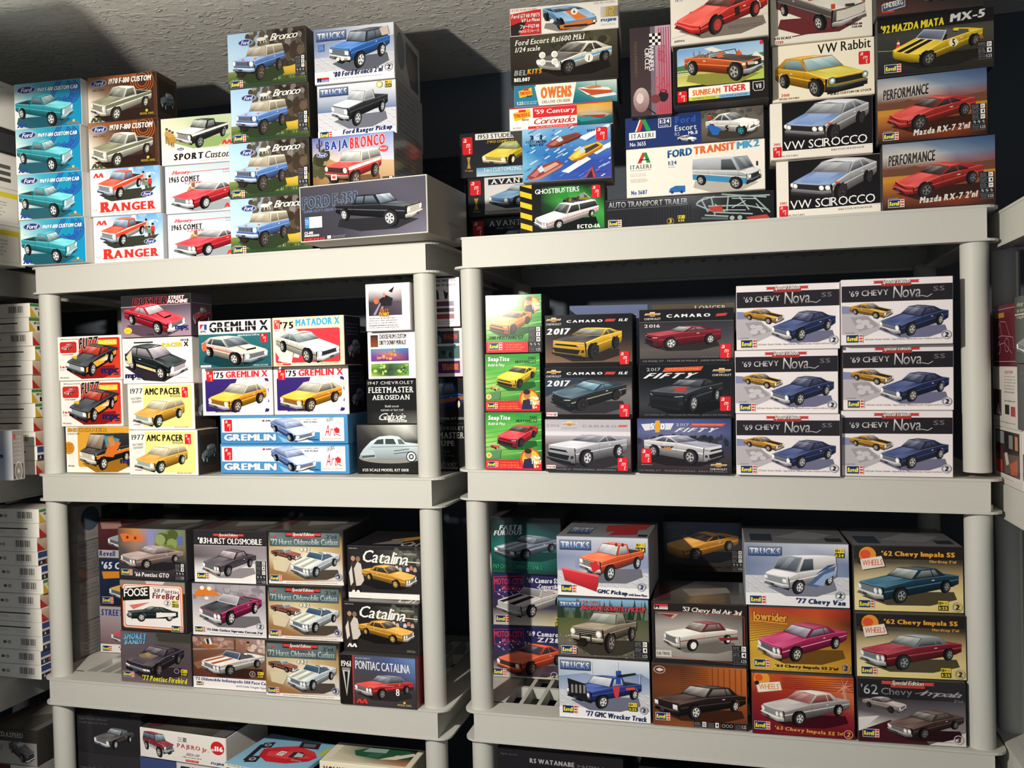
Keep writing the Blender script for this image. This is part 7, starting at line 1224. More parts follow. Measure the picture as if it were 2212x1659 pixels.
@des('t_cata', .95)
def _(a): a.bg('#26242a', '#2c2a2c'); a.P([(44, 60), (84, 30), (92, 40), (64, 74)], '#c8963a'); a.P([(30, 90), (60, 50), (70, 84)], '#8a847c'); a.T('Cat', 70, 70, 26, 26, '#d8d4cc', 'b', .3)
@des('s_pont', .8)
def _(a): a.bg('#8a2028', '#7a1c24'); a.arc(60, 40, 22, 9, '#cfc8c0'); a.arc(62, 74, 26, 9, '#cfc8c0')
@des('s_f350', 1.6)
def _(a): a.bg('#a8a096', '#9a9288'); a.T('SUPER DUTY', 48, 66, 34, 7, '#7a7268', 'b', rise=-2)
@des('s_boat', .8)
def _(a): a.bg('#8f8a88', '#848080'); a.fine(10, 20, 76, 60, 8, '#6a6668')
# print, x, y, z, width, height, turn, tilt, depth, group, label
BOXES = [
 ('f69', -1.9050, 2.0506, 1.9348, 0.2138, 0.1303, 0.0616, -0.00041, 0.100, 'teal pickup kit boxes', 'teal pickup truck kit box, lowest in the corner stack'),
 ('f69', -1.9072, 2.0490, 2.0657, 0.2114, 0.1311, 0.0754, -0.00041, 0.100, 'teal pickup kit boxes', 'teal pickup truck kit box, third from top in the corner stack'),
 ('f69', -1.9120, 2.0522, 2.1974, 0.2100, 0.1316, 0.0842, -0.00041, 0.100, 'teal pickup kit boxes', 'teal pickup truck kit box, second from top in the corner stack'),
 ('f69', -1.9138, 2.0585, 2.3296, 0.2198, 0.1322, 0.0707, -0.00041, 0.100, 'teal pickup kit boxes', 'teal pickup truck kit box, topmost in the corner stack'),
 ('ranger', -1.6879, 2.0980, 1.9349, 0.2245, 0.1337, 0.0579, -0.00041, 0.100, 'orange pickup kit boxes', 'white kit box with orange pickup and big red title, lower of the two'),
 ('ranger', -1.6927, 2.0975, 2.0692, 0.2229, 0.1354, 0.0742, -0.00041, 0.100, 'orange pickup kit boxes', 'white kit box with orange pickup and big red title, upper of the two'),
 ('f70', -1.6952, 2.0985, 2.2053, 0.2213, 0.1326, 0.0738, -0.00041, 0.100, 'brown pickup kit boxes', 'brown kit box with green and white pickup, lower of the two'),
 ('f70', -1.6957, 2.1007, 2.3385, 0.2212, 0.1322, 0.0618, -0.00041, 0.100, 'brown pickup kit boxes', 'brown kit box with green and white pickup, upper of the two'),
 ('comet', -1.4636, 2.1293, 1.9350, 0.2238, 0.1304, 0.0488, -0.00041, 0.100, 'red coupe kit boxes', 'pale blue kit box with red coupe, lower of the two, on the shelf'),
 ('comet', -1.4660, 2.1276, 2.0660, 0.2207, 0.1365, 0.0650, -0.00041, 0.100, 'red coupe kit boxes', 'pale blue kit box with red coupe, upper of the two'),
 ('sport', -1.4710, 2.1251, 2.2032, 0.2236, 0.1334, 0.0741, -0.00041, 0.100, None, 'white kit box with black and white pickup and figures in tan'),
 ('bronco', -1.2281, 2.0940, 1.9351, 0.2427, 0.1511, 0.0363, -0.00041, 0.220, 'blue off-roader kit boxes', 'dark kit box with blue off-roader in yellow grass, lowest of four'),
 ('bronco', -1.2278, 2.0924, 2.0868, 0.2386, 0.1504, 0.0390, -0.00041, 0.220, 'blue off-roader kit boxes', 'dark kit box with blue off-roader in yellow grass, third from top of four'),
 ('bronco', -1.2191, 2.0900, 2.2378, 0.2323, 0.1455, 0.0369, -0.00041, 0.220, 'blue off-roader kit boxes', 'dark kit box with blue off-roader in yellow grass, second from top of four'),
 ('bronco', -1.2214, 2.0870, 2.3839, 0.2333, 0.1489, 0.0348, -0.00041, 0.220, 'blue off-roader kit boxes', 'dark kit box with blue off-roader in yellow grass, topmost of four'),
 ('f350', -0.9002, 1.9694, 1.9353, 0.3543, 0.1418, -0.0571, -0.00041, 0.260, None, 'long dark grey kit box with black crew-cab pickup, jutting over shelf edge'),
 ('baja', -0.9624, 2.0575, 2.0777, 0.2294, 0.1414, 0.0249, -0.00041, 0.220, None, 'kit box with red and white off-roader in a desert'),
 ('rangerpu', -0.9628, 2.0897, 2.2196, 0.2213, 0.1440, 0.0523, -0.00041, 0.220, None, 'silver kit box with black pickup truck on tread plate'),
 ('bronco80', -0.9636, 2.0846, 2.3643, 0.2231, 0.1464, 0.0693, -0.00041, 0.220, None, 'silver kit box with blue off-roader on tread plate, highest of its stack'),
 ('avanti2', -0.6811, 2.4744, 1.9432, 0.1960, 0.1124, 0.0134, 0.00369, 0.100, None, 'dark box with blue coupe, half hidden behind the shelf edge'),
 ('avanti', -0.6792, 2.4577, 2.0562, 0.1970, 0.1161, 0.0269, 0.00369, 0.100, None, 'black and grey kit box with blue sports coupe, set back'),
 ('studeb', -0.6854, 2.4535, 2.1730, 0.2222, 0.1315, 0.0723, 0.00369, 0.100, None, 'black kit box with yellow fifties coupe, at the back behind boats box'),
 ('ecto', -0.4273, 2.1302, 1.9423, 0.2149, 0.1245, 0.0715, 0.00369, 0.100, None, 'black and green kit box with white wagon and yellow hazard stripes'),
 ('boats', -0.4082, 2.1075, 2.0674, 0.2229, 0.1327, 0.0694, 0.00369, 0.100, None, 'blue kit box with three speedboats on waves'),
 ('century', -0.4226, 2.1169, 2.2007, 0.2611, 0.0589, 0.0724, 0.00369, 0.220, None, 'narrow white and red kit box with speedboat at sunset'),
 ('owens', -0.4104, 2.1232, 2.2602, 0.2590, 0.0545, 0.1039, 0.00369, 0.220, None, 'narrow teal kit box with cabin cruiser boat'),
 ('escort', -0.4117, 2.1196, 2.3153, 0.2700, 0.1222, 0.0983, 0.00369, 0.220, None, 'dark kit box with white rally coupe and four round lamps'),
 ('gt40', -0.4096, 2.1214, 2.4381, 0.2719, 0.0705, 0.0996, 0.00369, 0.200, None, 'flat white and red kit box with blue and orange race car'),
 ('trailer', -0.1169, 2.1463, 1.9412, 0.4052, 0.0739, 0.0539, 0.00369, 0.200, None, 'long low black kit box with steel car carrier trailer'),
 ('transit', -0.0987, 2.1375, 2.0157, 0.3303, 0.1200, 0.0079, 0.00369, 0.220, None, 'flat white kit box with blue and white van'),
 ('itescort', -0.0997, 2.1361, 2.1363, 0.3299, 0.0776, -0.0220, 0.00369, 0.220, None, 'flat navy kit box with white rally car and tricolour emblem'),
 ('sunbeam', -0.0327, 2.0844, 2.2145, 0.2171, 0.1410, -0.0038, 0.00369, 0.100, None, 'black framed kit box with orange roadster seen on grass'),
 ('p935', -0.0329, 2.0772, 2.3561, 0.2224, 0.1312, -0.0064, 0.00369, 0.100, None, 'cream kit box with red racing coupe, at the ceiling'),
 ('sci', 0.2057, 2.1372, 1.9400, 0.2296, 0.1366, -0.0337, 0.00369, 0.100, 'silver blue coupe kit boxes', 'black kit box with silver blue coupe, lower of the two'),
 ('sci', 0.1915, 2.1248, 2.0772, 0.2255, 0.1329, 0.0047, 0.00369, 0.100, 'silver blue coupe kit boxes', 'black kit box with silver blue coupe, upper of the two'),
 ('rabbit', 0.1981, 2.1219, 2.2107, 0.2246, 0.1308, 0.0145, 0.00369, 0.100, None, 'cream kit box with yellow hatchback'),
 ('caddy', 0.1952, 2.1149, 2.3421, 0.2238, 0.1295, 0.0391, 0.00369, 0.100, None, 'cream kit box with grey and maroon small pickup'),
 ('rx7', 0.4343, 2.1022, 1.9392, 0.2297, 0.1498, -0.0456, 0.00369, 0.220, 'desert red coupe kit boxes', 'desert sunset kit box with red coupe, lower of the two'),
 ('rx7', 0.4214, 2.0946, 2.0896, 0.2231, 0.1453, -0.0505, 0.00369, 0.220, 'desert red coupe kit boxes', 'desert sunset kit box with red coupe, upper of the two'),
 ('miata', 0.4294, 2.0894, 2.2355, 0.2371, 0.1299, 0.0002, 0.00369, 0.220, None, 'black kit box with yellow striped roadster and traffic cones'),
 ('lind', 0.4181, 2.0780, 2.3660, 0.2201, 0.1504, 0.0182, 0.00369, 0.220, None, 'dark maroon kit box cut off by the top of the picture'),
 ('mpcvan', -1.8237, 2.1126, 1.3249, 0.2352, 0.1365, -0.0147, -0.00041, 0.100, None, 'white and orange kit box with black custom van'),
 ('fuzz', -1.8442, 2.1120, 1.4620, 0.2166, 0.1347, -0.0025, -0.00041, 0.100, 'black flame car kit boxes', 'white and red kit box with black flame car, lower of the two'),
 ('fuzz', -1.8425, 2.1090, 1.5973, 0.2200, 0.1307, 0.0165, -0.00041, 0.100, 'black flame car kit boxes', 'white and red kit box with black flame car, upper of the two'),
 ('pacerw', -1.5774, 2.0758, 1.3250, 0.2252, 0.1274, -0.0052, -0.00041, 0.100, 'yellow wagon kit boxes', 'cream kit box with yellow station wagon, lower of the two'),
 ('pacerw', -1.5947, 2.0949, 1.4529, 0.2208, 0.1311, -0.0060, -0.00041, 0.100, 'yellow wagon kit boxes', 'cream kit box with yellow station wagon, upper of the two'),
 ('pacerx', -1.6061, 2.1005, 1.5846, 0.2304, 0.1311, 0.0045, -0.00041, 0.100, None, 'white kit box with black and cream bubble car'),
 ('duster', -1.5984, 2.0902, 1.7164, 0.2297, 0.1200, 0.0075, -0.00041, 0.100, None, 'grey violet kit box with red muscle coupe, touching the shelf above'),
 ('grem76', -1.2324, 2.1330, 1.3251, 0.3954, 0.0835, 0.0148, -0.00041, 0.200, 'long sky blue kit boxes', 'long sky blue kit box with blue hatchback, lower of the two'),
 ('grem76', -1.2268, 2.1238, 1.4093, 0.3923, 0.0787, 0.0013, -0.00041, 0.200, 'long sky blue kit boxes', 'long sky blue kit box with blue hatchback, upper of the two'),
 ('grem75', -1.3713, 2.1324, 1.4886, 0.2243, 0.1336, 0.0033, -0.00041, 0.100, 'purple torn paper kit boxes', 'purple kit box with yellow hatchback in torn paper, left of the pair'),
 ('gremx', -1.3513, 2.0948, 1.6228, 0.2276, 0.1323, 0.0009, -0.00041, 0.100, None, 'teal kit box with white hatchback and hood scoop'),
 ('grem75', -1.1446, 2.1365, 1.4886, 0.2279, 0.1337, 0.0021, -0.00041, 0.100, 'purple torn paper kit boxes', 'purple kit box with yellow hatchback in torn paper, right of the pair'),
 ('matador', -1.1240, 2.0909, 1.6228, 0.2138, 0.1328, -0.0072, -0.00041, 0.100, None, 'cream and red kit box with silver coupe in torn paper'),
 ('aero', -0.9253, 2.1538, 1.3252, 0.1872, 0.1332, 0.0087, -0.00041, 0.060, None, 'black box with pale blue streamlined sedan'),
 ('fleet', -0.9164, 2.1609, 1.4590, 0.1467, 0.1225, -0.0012, -0.00041, 0.060, None, 'black box with white serif title and script'),
 ('donny2', -0.9006, 2.1325, 1.5822, 0.1382, 0.1269, -0.0010, -0.00041, 0.060, None, 'white box with purple and green mural strips'),
 ('donny', -0.8948, 2.1027, 1.7096, 0.1267, 0.1250, 0.0031, -0.00041, 0.060, None, 'white box with dark cockpit picture, highest beside the post'),
 ('coupe', -0.7920, 2.2166, 1.3253, 0.1399, 0.1306, 0.0098, -0.00041, 0.200, None, 'black box with faded serif title, seen between the posts'),
 ('woody', -0.7912, 2.2213, 1.4565, 0.1385, 0.1258, -0.0006, -0.00041, 0.200, None, 'black box with blue wood-sided wagon, seen between the posts'),
 ('dback2', -0.7862, 2.2052, 1.5829, 0.1283, 0.1342, 0.0047, -0.00041, 0.200, None, 'box with three dark colour strips, seen between the posts'),
 ('dback', -0.7801, 2.1850, 1.7177, 0.1163, 0.1333, 0.0184, -0.00041, 0.200, None, 'white box with small figures and red bars, seen between the posts'),
 ('must15r', -0.5622, 2.1037, 1.3426, 0.1495, 0.1479, -0.0064, 0.01066, 0.100, 'small green kit boxes', 'small green kit box with red coupe'),
 ('must15y', -0.5689, 2.1341, 1.4910, 0.1473, 0.1499, -0.0026, 0.01066, 0.100, 'small green kit boxes', 'small green kit box with yellow coupe'),
 ('must18', -0.5591, 2.1213, 1.6416, 0.1485, 0.1492, 0.0096, 0.01066, 0.100, 'small green kit boxes', 'small green kit box with orange coupe'),
 ('cam16s', -0.3692, 2.0893, 1.3405, 0.2159, 0.1316, -0.0150, 0.01066, 0.100, None, 'grey kit box with silver coupe'),
 ('cam17k', -0.3686, 2.1119, 1.4727, 0.2206, 0.1278, -0.0124, 0.01066, 0.100, None, 'grey kit box with dark blue black coupe'),
 ('cam17y', -0.3678, 2.1251, 1.6010, 0.2209, 0.1317, 0.0165, 0.01066, 0.100, None, 'black kit box with yellow coupe and black hood'),
 ('fiftyw', -0.1360, 2.0937, 1.3380, 0.2233, 0.1334, -0.0250, 0.01066, 0.100, None, 'blue dusk kit box with white pace coupe'),
 ('fiftyk', -0.1294, 2.1133, 1.4719, 0.2261, 0.1307, -0.0126, 0.01066, 0.100, None, 'black kit box with black coupe and orange ribbon'),
 ('cam16r', -0.1266, 2.1235, 1.6032, 0.2261, 0.1337, 0.0144, 0.01066, 0.100, None, 'dark kit box with deep red coupe in side view'),
 ('nova', 0.1020, 2.0908, 1.3354, 0.2317, 0.1443, 0.0014, 0.01066, 0.220, 'navy coupe kit boxes', 'white and black kit box with navy coupe, lowest in the left stack'),
 ('nova', 0.1019, 2.1046, 1.4803, 0.2311, 0.1491, 0.0034, 0.01066, 0.220, 'navy coupe kit boxes', 'white and black kit box with navy coupe, middle in the left stack'),
 ('nova', 0.1077, 2.1025, 1.6301, 0.2309, 0.1526, -0.0082, 0.01066, 0.220, 'navy coupe kit boxes', 'white and black kit box with navy coupe, topmost in the left stack'),
 ('nova', 0.3403, 2.1105, 1.3328, 0.2361, 0.1507, 0.0178, 0.01066, 0.220, 'navy coupe kit boxes', 'white and black kit box with navy coupe, lowest by the right post'),
 ('nova', 0.3463, 2.1237, 1.4841, 0.2359, 0.1496, 0.0087, 0.01066, 0.220, 'navy coupe kit boxes', 'white and black kit box with navy coupe, middle by the right post'),
 ('nova', 0.3411, 2.0905, 1.6343, 0.2331, 0.1499, -0.0091, 0.01066, 0.220, 'navy coupe kit boxes', 'white and black kit box with navy coupe, topmost by the right post'),
 ('street67', -1.8918, 2.3151, 0.7194, 0.2434, 0.1501, 0.0322, 0.00057, 0.220, None, 'grey kit box with red coupe, set back above the shelf grid'),
 ('chev65', -1.8997, 2.3302, 0.8701, 0.2464, 0.1494, 0.0380, 0.00057, 0.220, None, 'navy kit box with gold sedan, set back on the bottom shelf'),
 ('imp65', -1.9012, 2.3355, 1.0201, 0.2521, 0.1282, 0.0354, 0.00057, 0.220, None, 'maroon kit box with grey sedan, set back on the bottom shelf'),
 ('fire77', -1.6421, 2.0995, 0.7193, 0.2363, 0.1482, 0.0046, 0.00057, 0.220, None, 'grey violet kit box with black coupe and yellow title'),
 ('foose', -1.6509, 2.1049, 0.8681, 0.2219, 0.1473, -0.0099, 0.00057, 0.220, None, 'white kit box in orange stripes with black and white coupe'),
 ('gto', -1.6546, 2.1137, 1.0160, 0.2323, 0.1490, -0.0172, 0.00057, 0.220, None, 'autumn street kit box with brown sedan and orange splash'),
 ('pace', -1.3996, 2.1008, 0.7192, 0.2345, 0.1476, 0.0299, 0.00057, 0.220, None, 'brown kit box with white convertible and orange hood stripes'),
 ('cut72', -1.4026, 2.1073, 0.8674, 0.2333, 0.1481, 0.0212, 0.00057, 0.220, None, 'pale grey kit box with black and magenta convertible'),
 ('hurst83', -1.3983, 2.1143, 1.0160, 0.2304, 0.1491, 0.0262, 0.00057, 0.220, None, 'black topped kit box with charcoal sedan'),
 ('h442', -1.1671, 2.0865, 0.7190, 0.2204, 0.1545, 0.0432, 0.00057, 0.220, 'tan convertible kit boxes', 'tan kit box with white convertible and steel title plate, lowest'),
 ('h442', -1.1611, 2.0977, 0.8742, 0.2226, 0.1491, 0.0413, 0.00057, 0.220, 'tan convertible kit boxes', 'tan kit box with white convertible and steel title plate, middle'),
 ('h442', -1.1591, 2.1065, 1.0239, 0.2225, 0.1501, 0.0511, 0.00057, 0.220, 'tan convertible kit boxes', 'tan kit box with white convertible and steel title plate, topmost'),
 ('pont61', -0.9399, 2.0719, 0.7189, 0.2167, 0.1340, 0.0088, 0.00057, 0.220, None, 'grey and red kit box with red stock car number 8'),
 ('cata', -0.9390, 2.0986, 0.8535, 0.2150, 0.1332, -0.0005, 0.00057, 0.220, 'yellow sedan kit boxes', 'black kit box with yellow sedan, lower of the two'),
 ('cata', -0.9419, 2.1347, 0.9873, 0.2127, 0.1428, 0.0197, 0.00057, 0.220, 'yellow sedan kit boxes', 'black kit box with yellow sedan, upper one with white tray edge'),
 ('cam69z', -0.6059, 2.3583, 0.7146, 0.2002, 0.1507, 0.0190, -0.00287, 0.220, None, 'navy kit box with orange coupe, set back above the shelf grid'),
 ('cam69c', -0.6026, 2.3593, 0.8659, 0.1993, 0.1517, 0.0485, -0.00287, 0.220, None, 'navy kit box with white striped convertible, set back'),
 ('ff', -0.5976, 2.3449, 1.0182, 0.2061, 0.1606, -0.0277, -0.00287, 0.220, None, 'teal kit box with striped grey coupe, set back'),
 ('wreck', -0.3456, 2.1145, 0.7153, 0.2318, 0.1539, 0.0001, -0.00287, 0.220, None, 'pale kit box with blue wrecker truck'),
 ('bigg', -0.3456, 2.1211, 0.8698, 0.2307, 0.1498, 0.0359, -0.00287, 0.220, None, 'forest kit box with mud brown pickup'),
 ('gmc', -0.3455, 2.1334, 1.0202, 0.2336, 0.1513, -0.0116, -0.00287, 0.220, None, 'pale kit box with orange pickup and red snow plow'),
 ('imp96', -0.1118, 2.1119, 0.7160, 0.2266, 0.1523, 0.0108, -0.00287, 0.220, None, 'brown kit box with black sedan before a brick garage'),
 ('belair', -0.1088, 2.1238, 0.8688, 0.2284, 0.1484, 0.0280, -0.00287, 0.220, None, 'dark kit box with cream and maroon fifties sedan'),
 ('imp63', 0.1266, 2.1095, 0.7166, 0.2306, 0.1468, 0.0282, -0.00287, 0.220, None, 'dark red kit box with silver sedan and palm tree'),
 ('imp64', 0.1241, 2.1259, 0.8640, 0.2314, 0.1529, 0.0415, -0.00287, 0.220, None, 'orange and gold kit box with magenta sedan'),
 ('van77', 0.1201, 2.1366, 1.0175, 0.2373, 0.1511, 0.0254, -0.00287, 0.220, None, 'silver kit box with white van'),
 ('imp62k', 0.3636, 2.1149, 0.7173, 0.2312, 0.1482, 0.0468, -0.00287, 0.220, None, 'dark kit box with two brown hardtops'),
 ('imp62r', 0.3659, 2.1240, 0.8661, 0.2372, 0.1482, 0.0673, -0.00287, 0.220, None, 'cream kit box with dark red hardtop'),
 ('imp62b', 0.3658, 2.1424, 1.0149, 0.2375, 0.1535, 0.0530, -0.00287, 0.220, None, 'cream kit box with dark blue hardtop'),
]
# ---------------------------------------------------------------- materials
def mat(name, col, rough=.5, spec=.5, bump=None, attr=False, grain=None, **kw):
    m = bpy.data.materials.new(name); m.use_nodes = True; nt = m.node_tree; b = nt.nodes['Principled BSDF']
    b.inputs['Base Color'].default_value = (*col, 1); b.inputs['Roughness'].default_value = rough; b.inputs['Specular IOR Level'].default_value = spec
    for k, v in kw.items(): b.inputs[k].default_value = v
    tc = nt.nodes.new('ShaderNodeTexCoord')
    if attr:
        at = nt.nodes.new('ShaderNodeAttribute'); at.attribute_name = 'Col'; nt.links.new(at.outputs['Color'], b.inputs['Base Color'])
    if grain:
        n = nt.nodes.new('ShaderNodeTexNoise'); n.inputs['Scale'].default_value = grain[0]; n.inputs['Detail'].default_value = 6
        r = nt.nodes.new('ShaderNodeMapRange'); r.inputs['To Min'].default_value = 1-grain[1]; r.inputs['To Max'].default_value = 1+grain[1]*.5
        mx = nt.nodes.new('ShaderNodeMix'); mx.data_type = 'RGBA'; mx.blend_type = 'MULTIPLY'; mx.inputs[0].default_value = 1
        nt.links.new(tc.outputs['Object'], n.inputs['Vector']); nt.links.new(n.outputs['Fac'], r.inputs['Value'])
        mx.inputs[6].default_value = (*col, 1); nt.links.new(r.outputs['Result'], mx.inputs[7]); nt.links.new(mx.outputs[2], b.inputs['Base Color'])
    if bump:
        n = nt.nodes.new('ShaderNodeTexNoise'); n.inputs['Scale'].default_value = bump[0]; n.inputs['Detail'].default_value = 3
        bp = nt.nodes.new('ShaderNodeBump'); bp.inputs['Strength'].default_value = bump[1]; bp.inputs['Distance'].default_value = .002
        nt.links.new(tc.outputs['Object'], n.inputs['Vector']); nt.links.new(n.outputs['Fac'], bp.inputs['Height']); nt.links.new(bp.outputs['Normal'], b.inputs['Normal'])
    return m
M_PRINT = mat('printed_card', (.8, .8, .8), .15, .3, attr=True)
M_CARD = mat('carton_card', (.8, .8, .8), .55, .4, attr=True)
M_PLASTIC = mat('grey_white_plastic', (.53, .525, .478), .52, .3, bump=(260, .12))
M_DARKPL = mat('charcoal_plastic', (.035, .038, .045), .6, .3)
M_WALL = mat('slate_blue_paint', (.085, .102, .128), .7, .3, grain=(3, .15))
M_BLOCKER = mat('blocker_paint', (.10, .098, .095), .8, .2)  # used only on the added shadow panel and rail
M_FLOOR = mat('floor_carpet', (.07, .068, .066), .95, .1, grain=(60, .3))
def ceiling_mat():
    m = mat('trowelled_plaster', (.78, .765, .70), .85, .2); nt = m.node_tree; b = nt.nodes['Principled BSDF']
    tc = nt.nodes['Texture Coordinate']
    mp = nt.nodes.new('ShaderNodeMapping'); mp.inputs['Rotation'].default_value = (0, 0, .35); mp.inputs['Scale'].default_value = (1.0, 2.2, 1)
    n1 = nt.nodes.new('ShaderNodeTexNoise'); n1.inputs['Scale'].default_value = 15; n1.inputs['Detail'].default_value = 3; n1.inputs['Distortion'].default_value = 1.6
    r1 = nt.nodes.new('ShaderNodeValToRGB'); r1.color_ramp.elements[0].position = .53; r1.color_ramp.elements[1].position = .60
    n2 = nt.nodes.new('ShaderNodeTexNoise'); n2.inputs['Scale'].default_value = 48; n2.inputs['Detail'].default_value = 4; n2.inputs['Distortion'].default_value = .8
    ad = nt.nodes.new('ShaderNodeMath'); ad.operation = 'MULTIPLY_ADD'; ad.inputs[1].default_value = .45
    bp = nt.nodes.new('ShaderNodeBump'); bp.inputs['Strength'].default_value = .6; bp.inputs['Distance'].default_value = .006
    L = nt.links.new
    L(tc.outputs['Object'], mp.inputs['Vector']); L(mp.outputs['Vector'], n1.inputs['Vector']); L(tc.outputs['Object'], n2.inputs['Vector'])
    L(n1.outputs['Fac'], r1.inputs['Fac']); L(n2.outputs['Fac'], ad.inputs[0]); L(r1.outputs['Color'], ad.inputs[2]); L(ad.outputs[0], bp.inputs['Height']); L(bp.outputs['Normal'], b.inputs['Normal'])
    return m
# ---------------------------------------------------------------- mesh helpers
def add_box(bm, x0, x1, y0, y1, z0, z1):
    v = [bm.verts.new(p) for p in ((x0, y0, z0), (x1, y0, z0), (x1, y1, z0), (x0, y1, z0), (x0, y0, z1), (x1, y0, z1), (x1, y1, z1), (x0, y1, z1))]
    for f in ((0, 3, 2, 1), (4, 5, 6, 7), (0, 1, 5, 4), (1, 2, 6, 5), (2, 3, 7, 6), (3, 0, 4, 7)): bm.faces.new([v[i] for i in f])
def link(name, me, m, parent=None, loc=None):
    if m and not me.materials: me.materials.append(m)
    o = bpy.data.objects.new(name, me); C.objects.link(o)
    if parent: o.parent = parent
    if loc: o.location = loc
    return o
def done(name, bm, m, parent=None, loc=None, smooth=False):
    me = bpy.data.meshes.new(name); bm.to_mesh(me); bm.free()
    if smooth:
        for p in me.polygons: p.use_smooth = True
    return link(name, me, m, parent, loc)
def struct(name, b, m):
    bm = bmesh.new(); add_box(bm, *b); o = done(name, bm, m); o['kind'] = 'structure'; return o
def empty(name, loc, label, cat, group=None, rz=0):
    o = bpy.data.objects.new(name, None); C.objects.link(o); o.location = loc; o.rotation_euler = (0, 0, rz); o.empty_display_size = .05
    o['label'] = label; o['category'] = cat
    if group: o['group'] = group
    return o
# ---------------------------------------------------------------- the room
ZC = 2.60
struct('floor', (-2.95, 1.45, -1.7, 2.95, -.1, 0), M_FLOOR)
struct('ceiling', (-2.95, 1.45, -1.7, 2.95, ZC, ZC+.1), ceiling_mat())
struct('wall_back', (-2.95, 1.45, 2.80, 2.95, 0, ZC), M_WALL)
struct('wall_left', (-2.95, -2.80, -1.7, 2.80, 0, ZC), M_WALL)
struct('wall_right', (1.30, 1.45, -1.7, 2.80, 0, ZC), M_WALL)
# unseen panel and ceiling rail, added out of frame to cast the left shadows
struct('shadow_panel', (-2.80, -1.57, 1.14, 1.20, 1.22, 2.03), M_BLOCKER)
struct('shadow_rail', (-2.80, -1.41, 1.16, 1.20, 2.206, 2.309), M_BLOCKER)
# flat reflector, added over the bulb to keep lamplight off the ceiling
bm = bmesh.new(); n = 32; R0 = [[bm.verts.new((q*math.cos(2*math.pi*i/n), q*math.sin(2*math.pi*i/n), z)) for i in range(n)] for q, z in ((.02, .05), (.095, .034), (.095, .037), (.02, .06))]
for a_, b_ in zip(R0, R0[1:]+R0[:1]):
    for i in range(n): bm.faces.new((a_[i], a_[(i+1) % n], b_[(i+1) % n], b_[i]))
bm.faces.new(R0[0]); add_box(bm, -.006, .006, -.006, .006, .055, ZC-2.0)
lr_ = done('lamp_shield', bm, M_DARKPL, None, (-1.1, .35, 2.0)); lr_['label'] = 'dark reflector disc on a rod, added over the unseen lamp to shield the ceiling'; lr_['category'] = 'lamp'

# ---------------------------------------------------------------- plastic shelving units
UW, UD, UH = 1.22, .61, .0794
def flange(bm, z0, z1, w, d, off=.03, r=.034, inner=.03):
    def ring(o, rr):
        P = []
        for cx, cy, a0 in ((w+o-rr, rr, -90), (w+o-rr, d-rr, 0), (-o+rr, d-rr, 90), (-o+rr, rr, 180)):
            for i in range(6):
                a = math.radians(a0+18*i); P.append((cx+rr*math.cos(a), cy+rr*math.sin(a)))
        return P
    A = ring(off, r); B = [(min(max(x, inner), w-inner), min(max(y, inner), d-inner)) for x, y in A]
    n = len(A); vs = [[bm.verts.new((x, y, z)) for x, y in q] for q, z in ((A, z0), (A, z1), (B, z0), (B, z1))]
    for i in range(n):
        j = (i+1) % n
        for a, b in ((0, 1), (1, 3), (3, 2), (2, 0)):
            q = [vs[a][i], vs[a][j], vs[b][j], vs[b][i]]
            if len(set(tuple(v.co) for v in q)) > 2: bm.faces.new(q)
def shelf_mesh(w, d, grid=True):
    bm = bmesh.new()
    flange(bm, -.006, 0, w, d); flange(bm, -UH, -UH+.0055, w, d)
    t = .004
    add_box(bm, 0, w, .0015, .0015+t, -UH+.003, -.003); add_box(bm, 0, w, d-t, d, -UH+.003, -.003)
    add_box(bm, 0, t, .002, d, -UH+.003, -.003); add_box(bm, w-t, w, .002, d, -UH+.003, -.003)
    # moulded deck: solid rim, bars from front to back, three cross ribs
    add_box(bm, .004, w-.004, .004, .075, -.012, -.0005); add_box(bm, .004, w-.004, d-.06, d-.004, -.012, -.0005)
    add_box(bm, .004, .06, .07, d-.05, -.012, -.0005); add_box(bm, w-.06, w-.004, .07, d-.05, -.012, -.0005)
    nb = int((w-.12)/.046)
    for i in range(nb+1):
        x = .06+(w-.12)*i/nb; add_box(bm, x-.0055, x+.0055, .07, d-.05, -.03, -.0006)
    for k in (1, 2, 3):
        y = .075+(d-.135)*k/4; add_box(bm, .05, w-.05, y-.006, y+.006, -.03, -.0007)
    bmesh.ops.recalc_face_normals(bm, faces=bm.faces)
    me = bpy.data.meshes.new('shelf'); bm.to_mesh(me); bm.free(); return me
def post_mesh(h, r=.0295):
    bm = bmesh.new(); n = 28; prof = [(0, r*1.0), (.012, r), (h-.012, r), (h, r*1.0)]
    rings = [[bm.verts.new((q*math.cos(2*math.pi*i/n), q*math.sin(2*math.pi*i/n), z)) for i in range(n)] for z, q in prof]
    for a, b in zip(rings, rings[1:]):
        for i in range(n): bm.faces.new((a[i], a[(i+1) % n], b[(i+1) % n], b[i]))
    me = bpy.data.meshes.new('post'); bm.to_mesh(me); bm.free()
    for p in me.polygons: p.use_smooth = True
    return me
SHELF = shelf_mesh(UW, UD)
def unit(x, y, levels, label, rz=0, tilts=None, skirt=None):
    o = empty('plastic_shelving_unit', (x, y, 0), label, 'shelving', 'grey white plastic shelving units', rz)
    for i, z in enumerate(levels):
        s = link('shelf', SHELF, M_PLASTIC, o, (0, 0, z)); s.rotation_euler = (0, (tilts or [0]*9)[i], 0)
    zs = sorted(levels)
    for (px, py) in ((.013, .038), (UW-.018, .038), (.013, UD-.038), (UW-.018, UD-.038)):
        for a, b in zip([0]+zs, zs):
            z0 = a-.0 if a else 0; z1 = b-UH+.004
            if z1-z0 > .05: link('post', post_mesh(z1-z0+.002), M_PLASTIC, o, (px, py, z0-.001))
    return o
T = math.atan
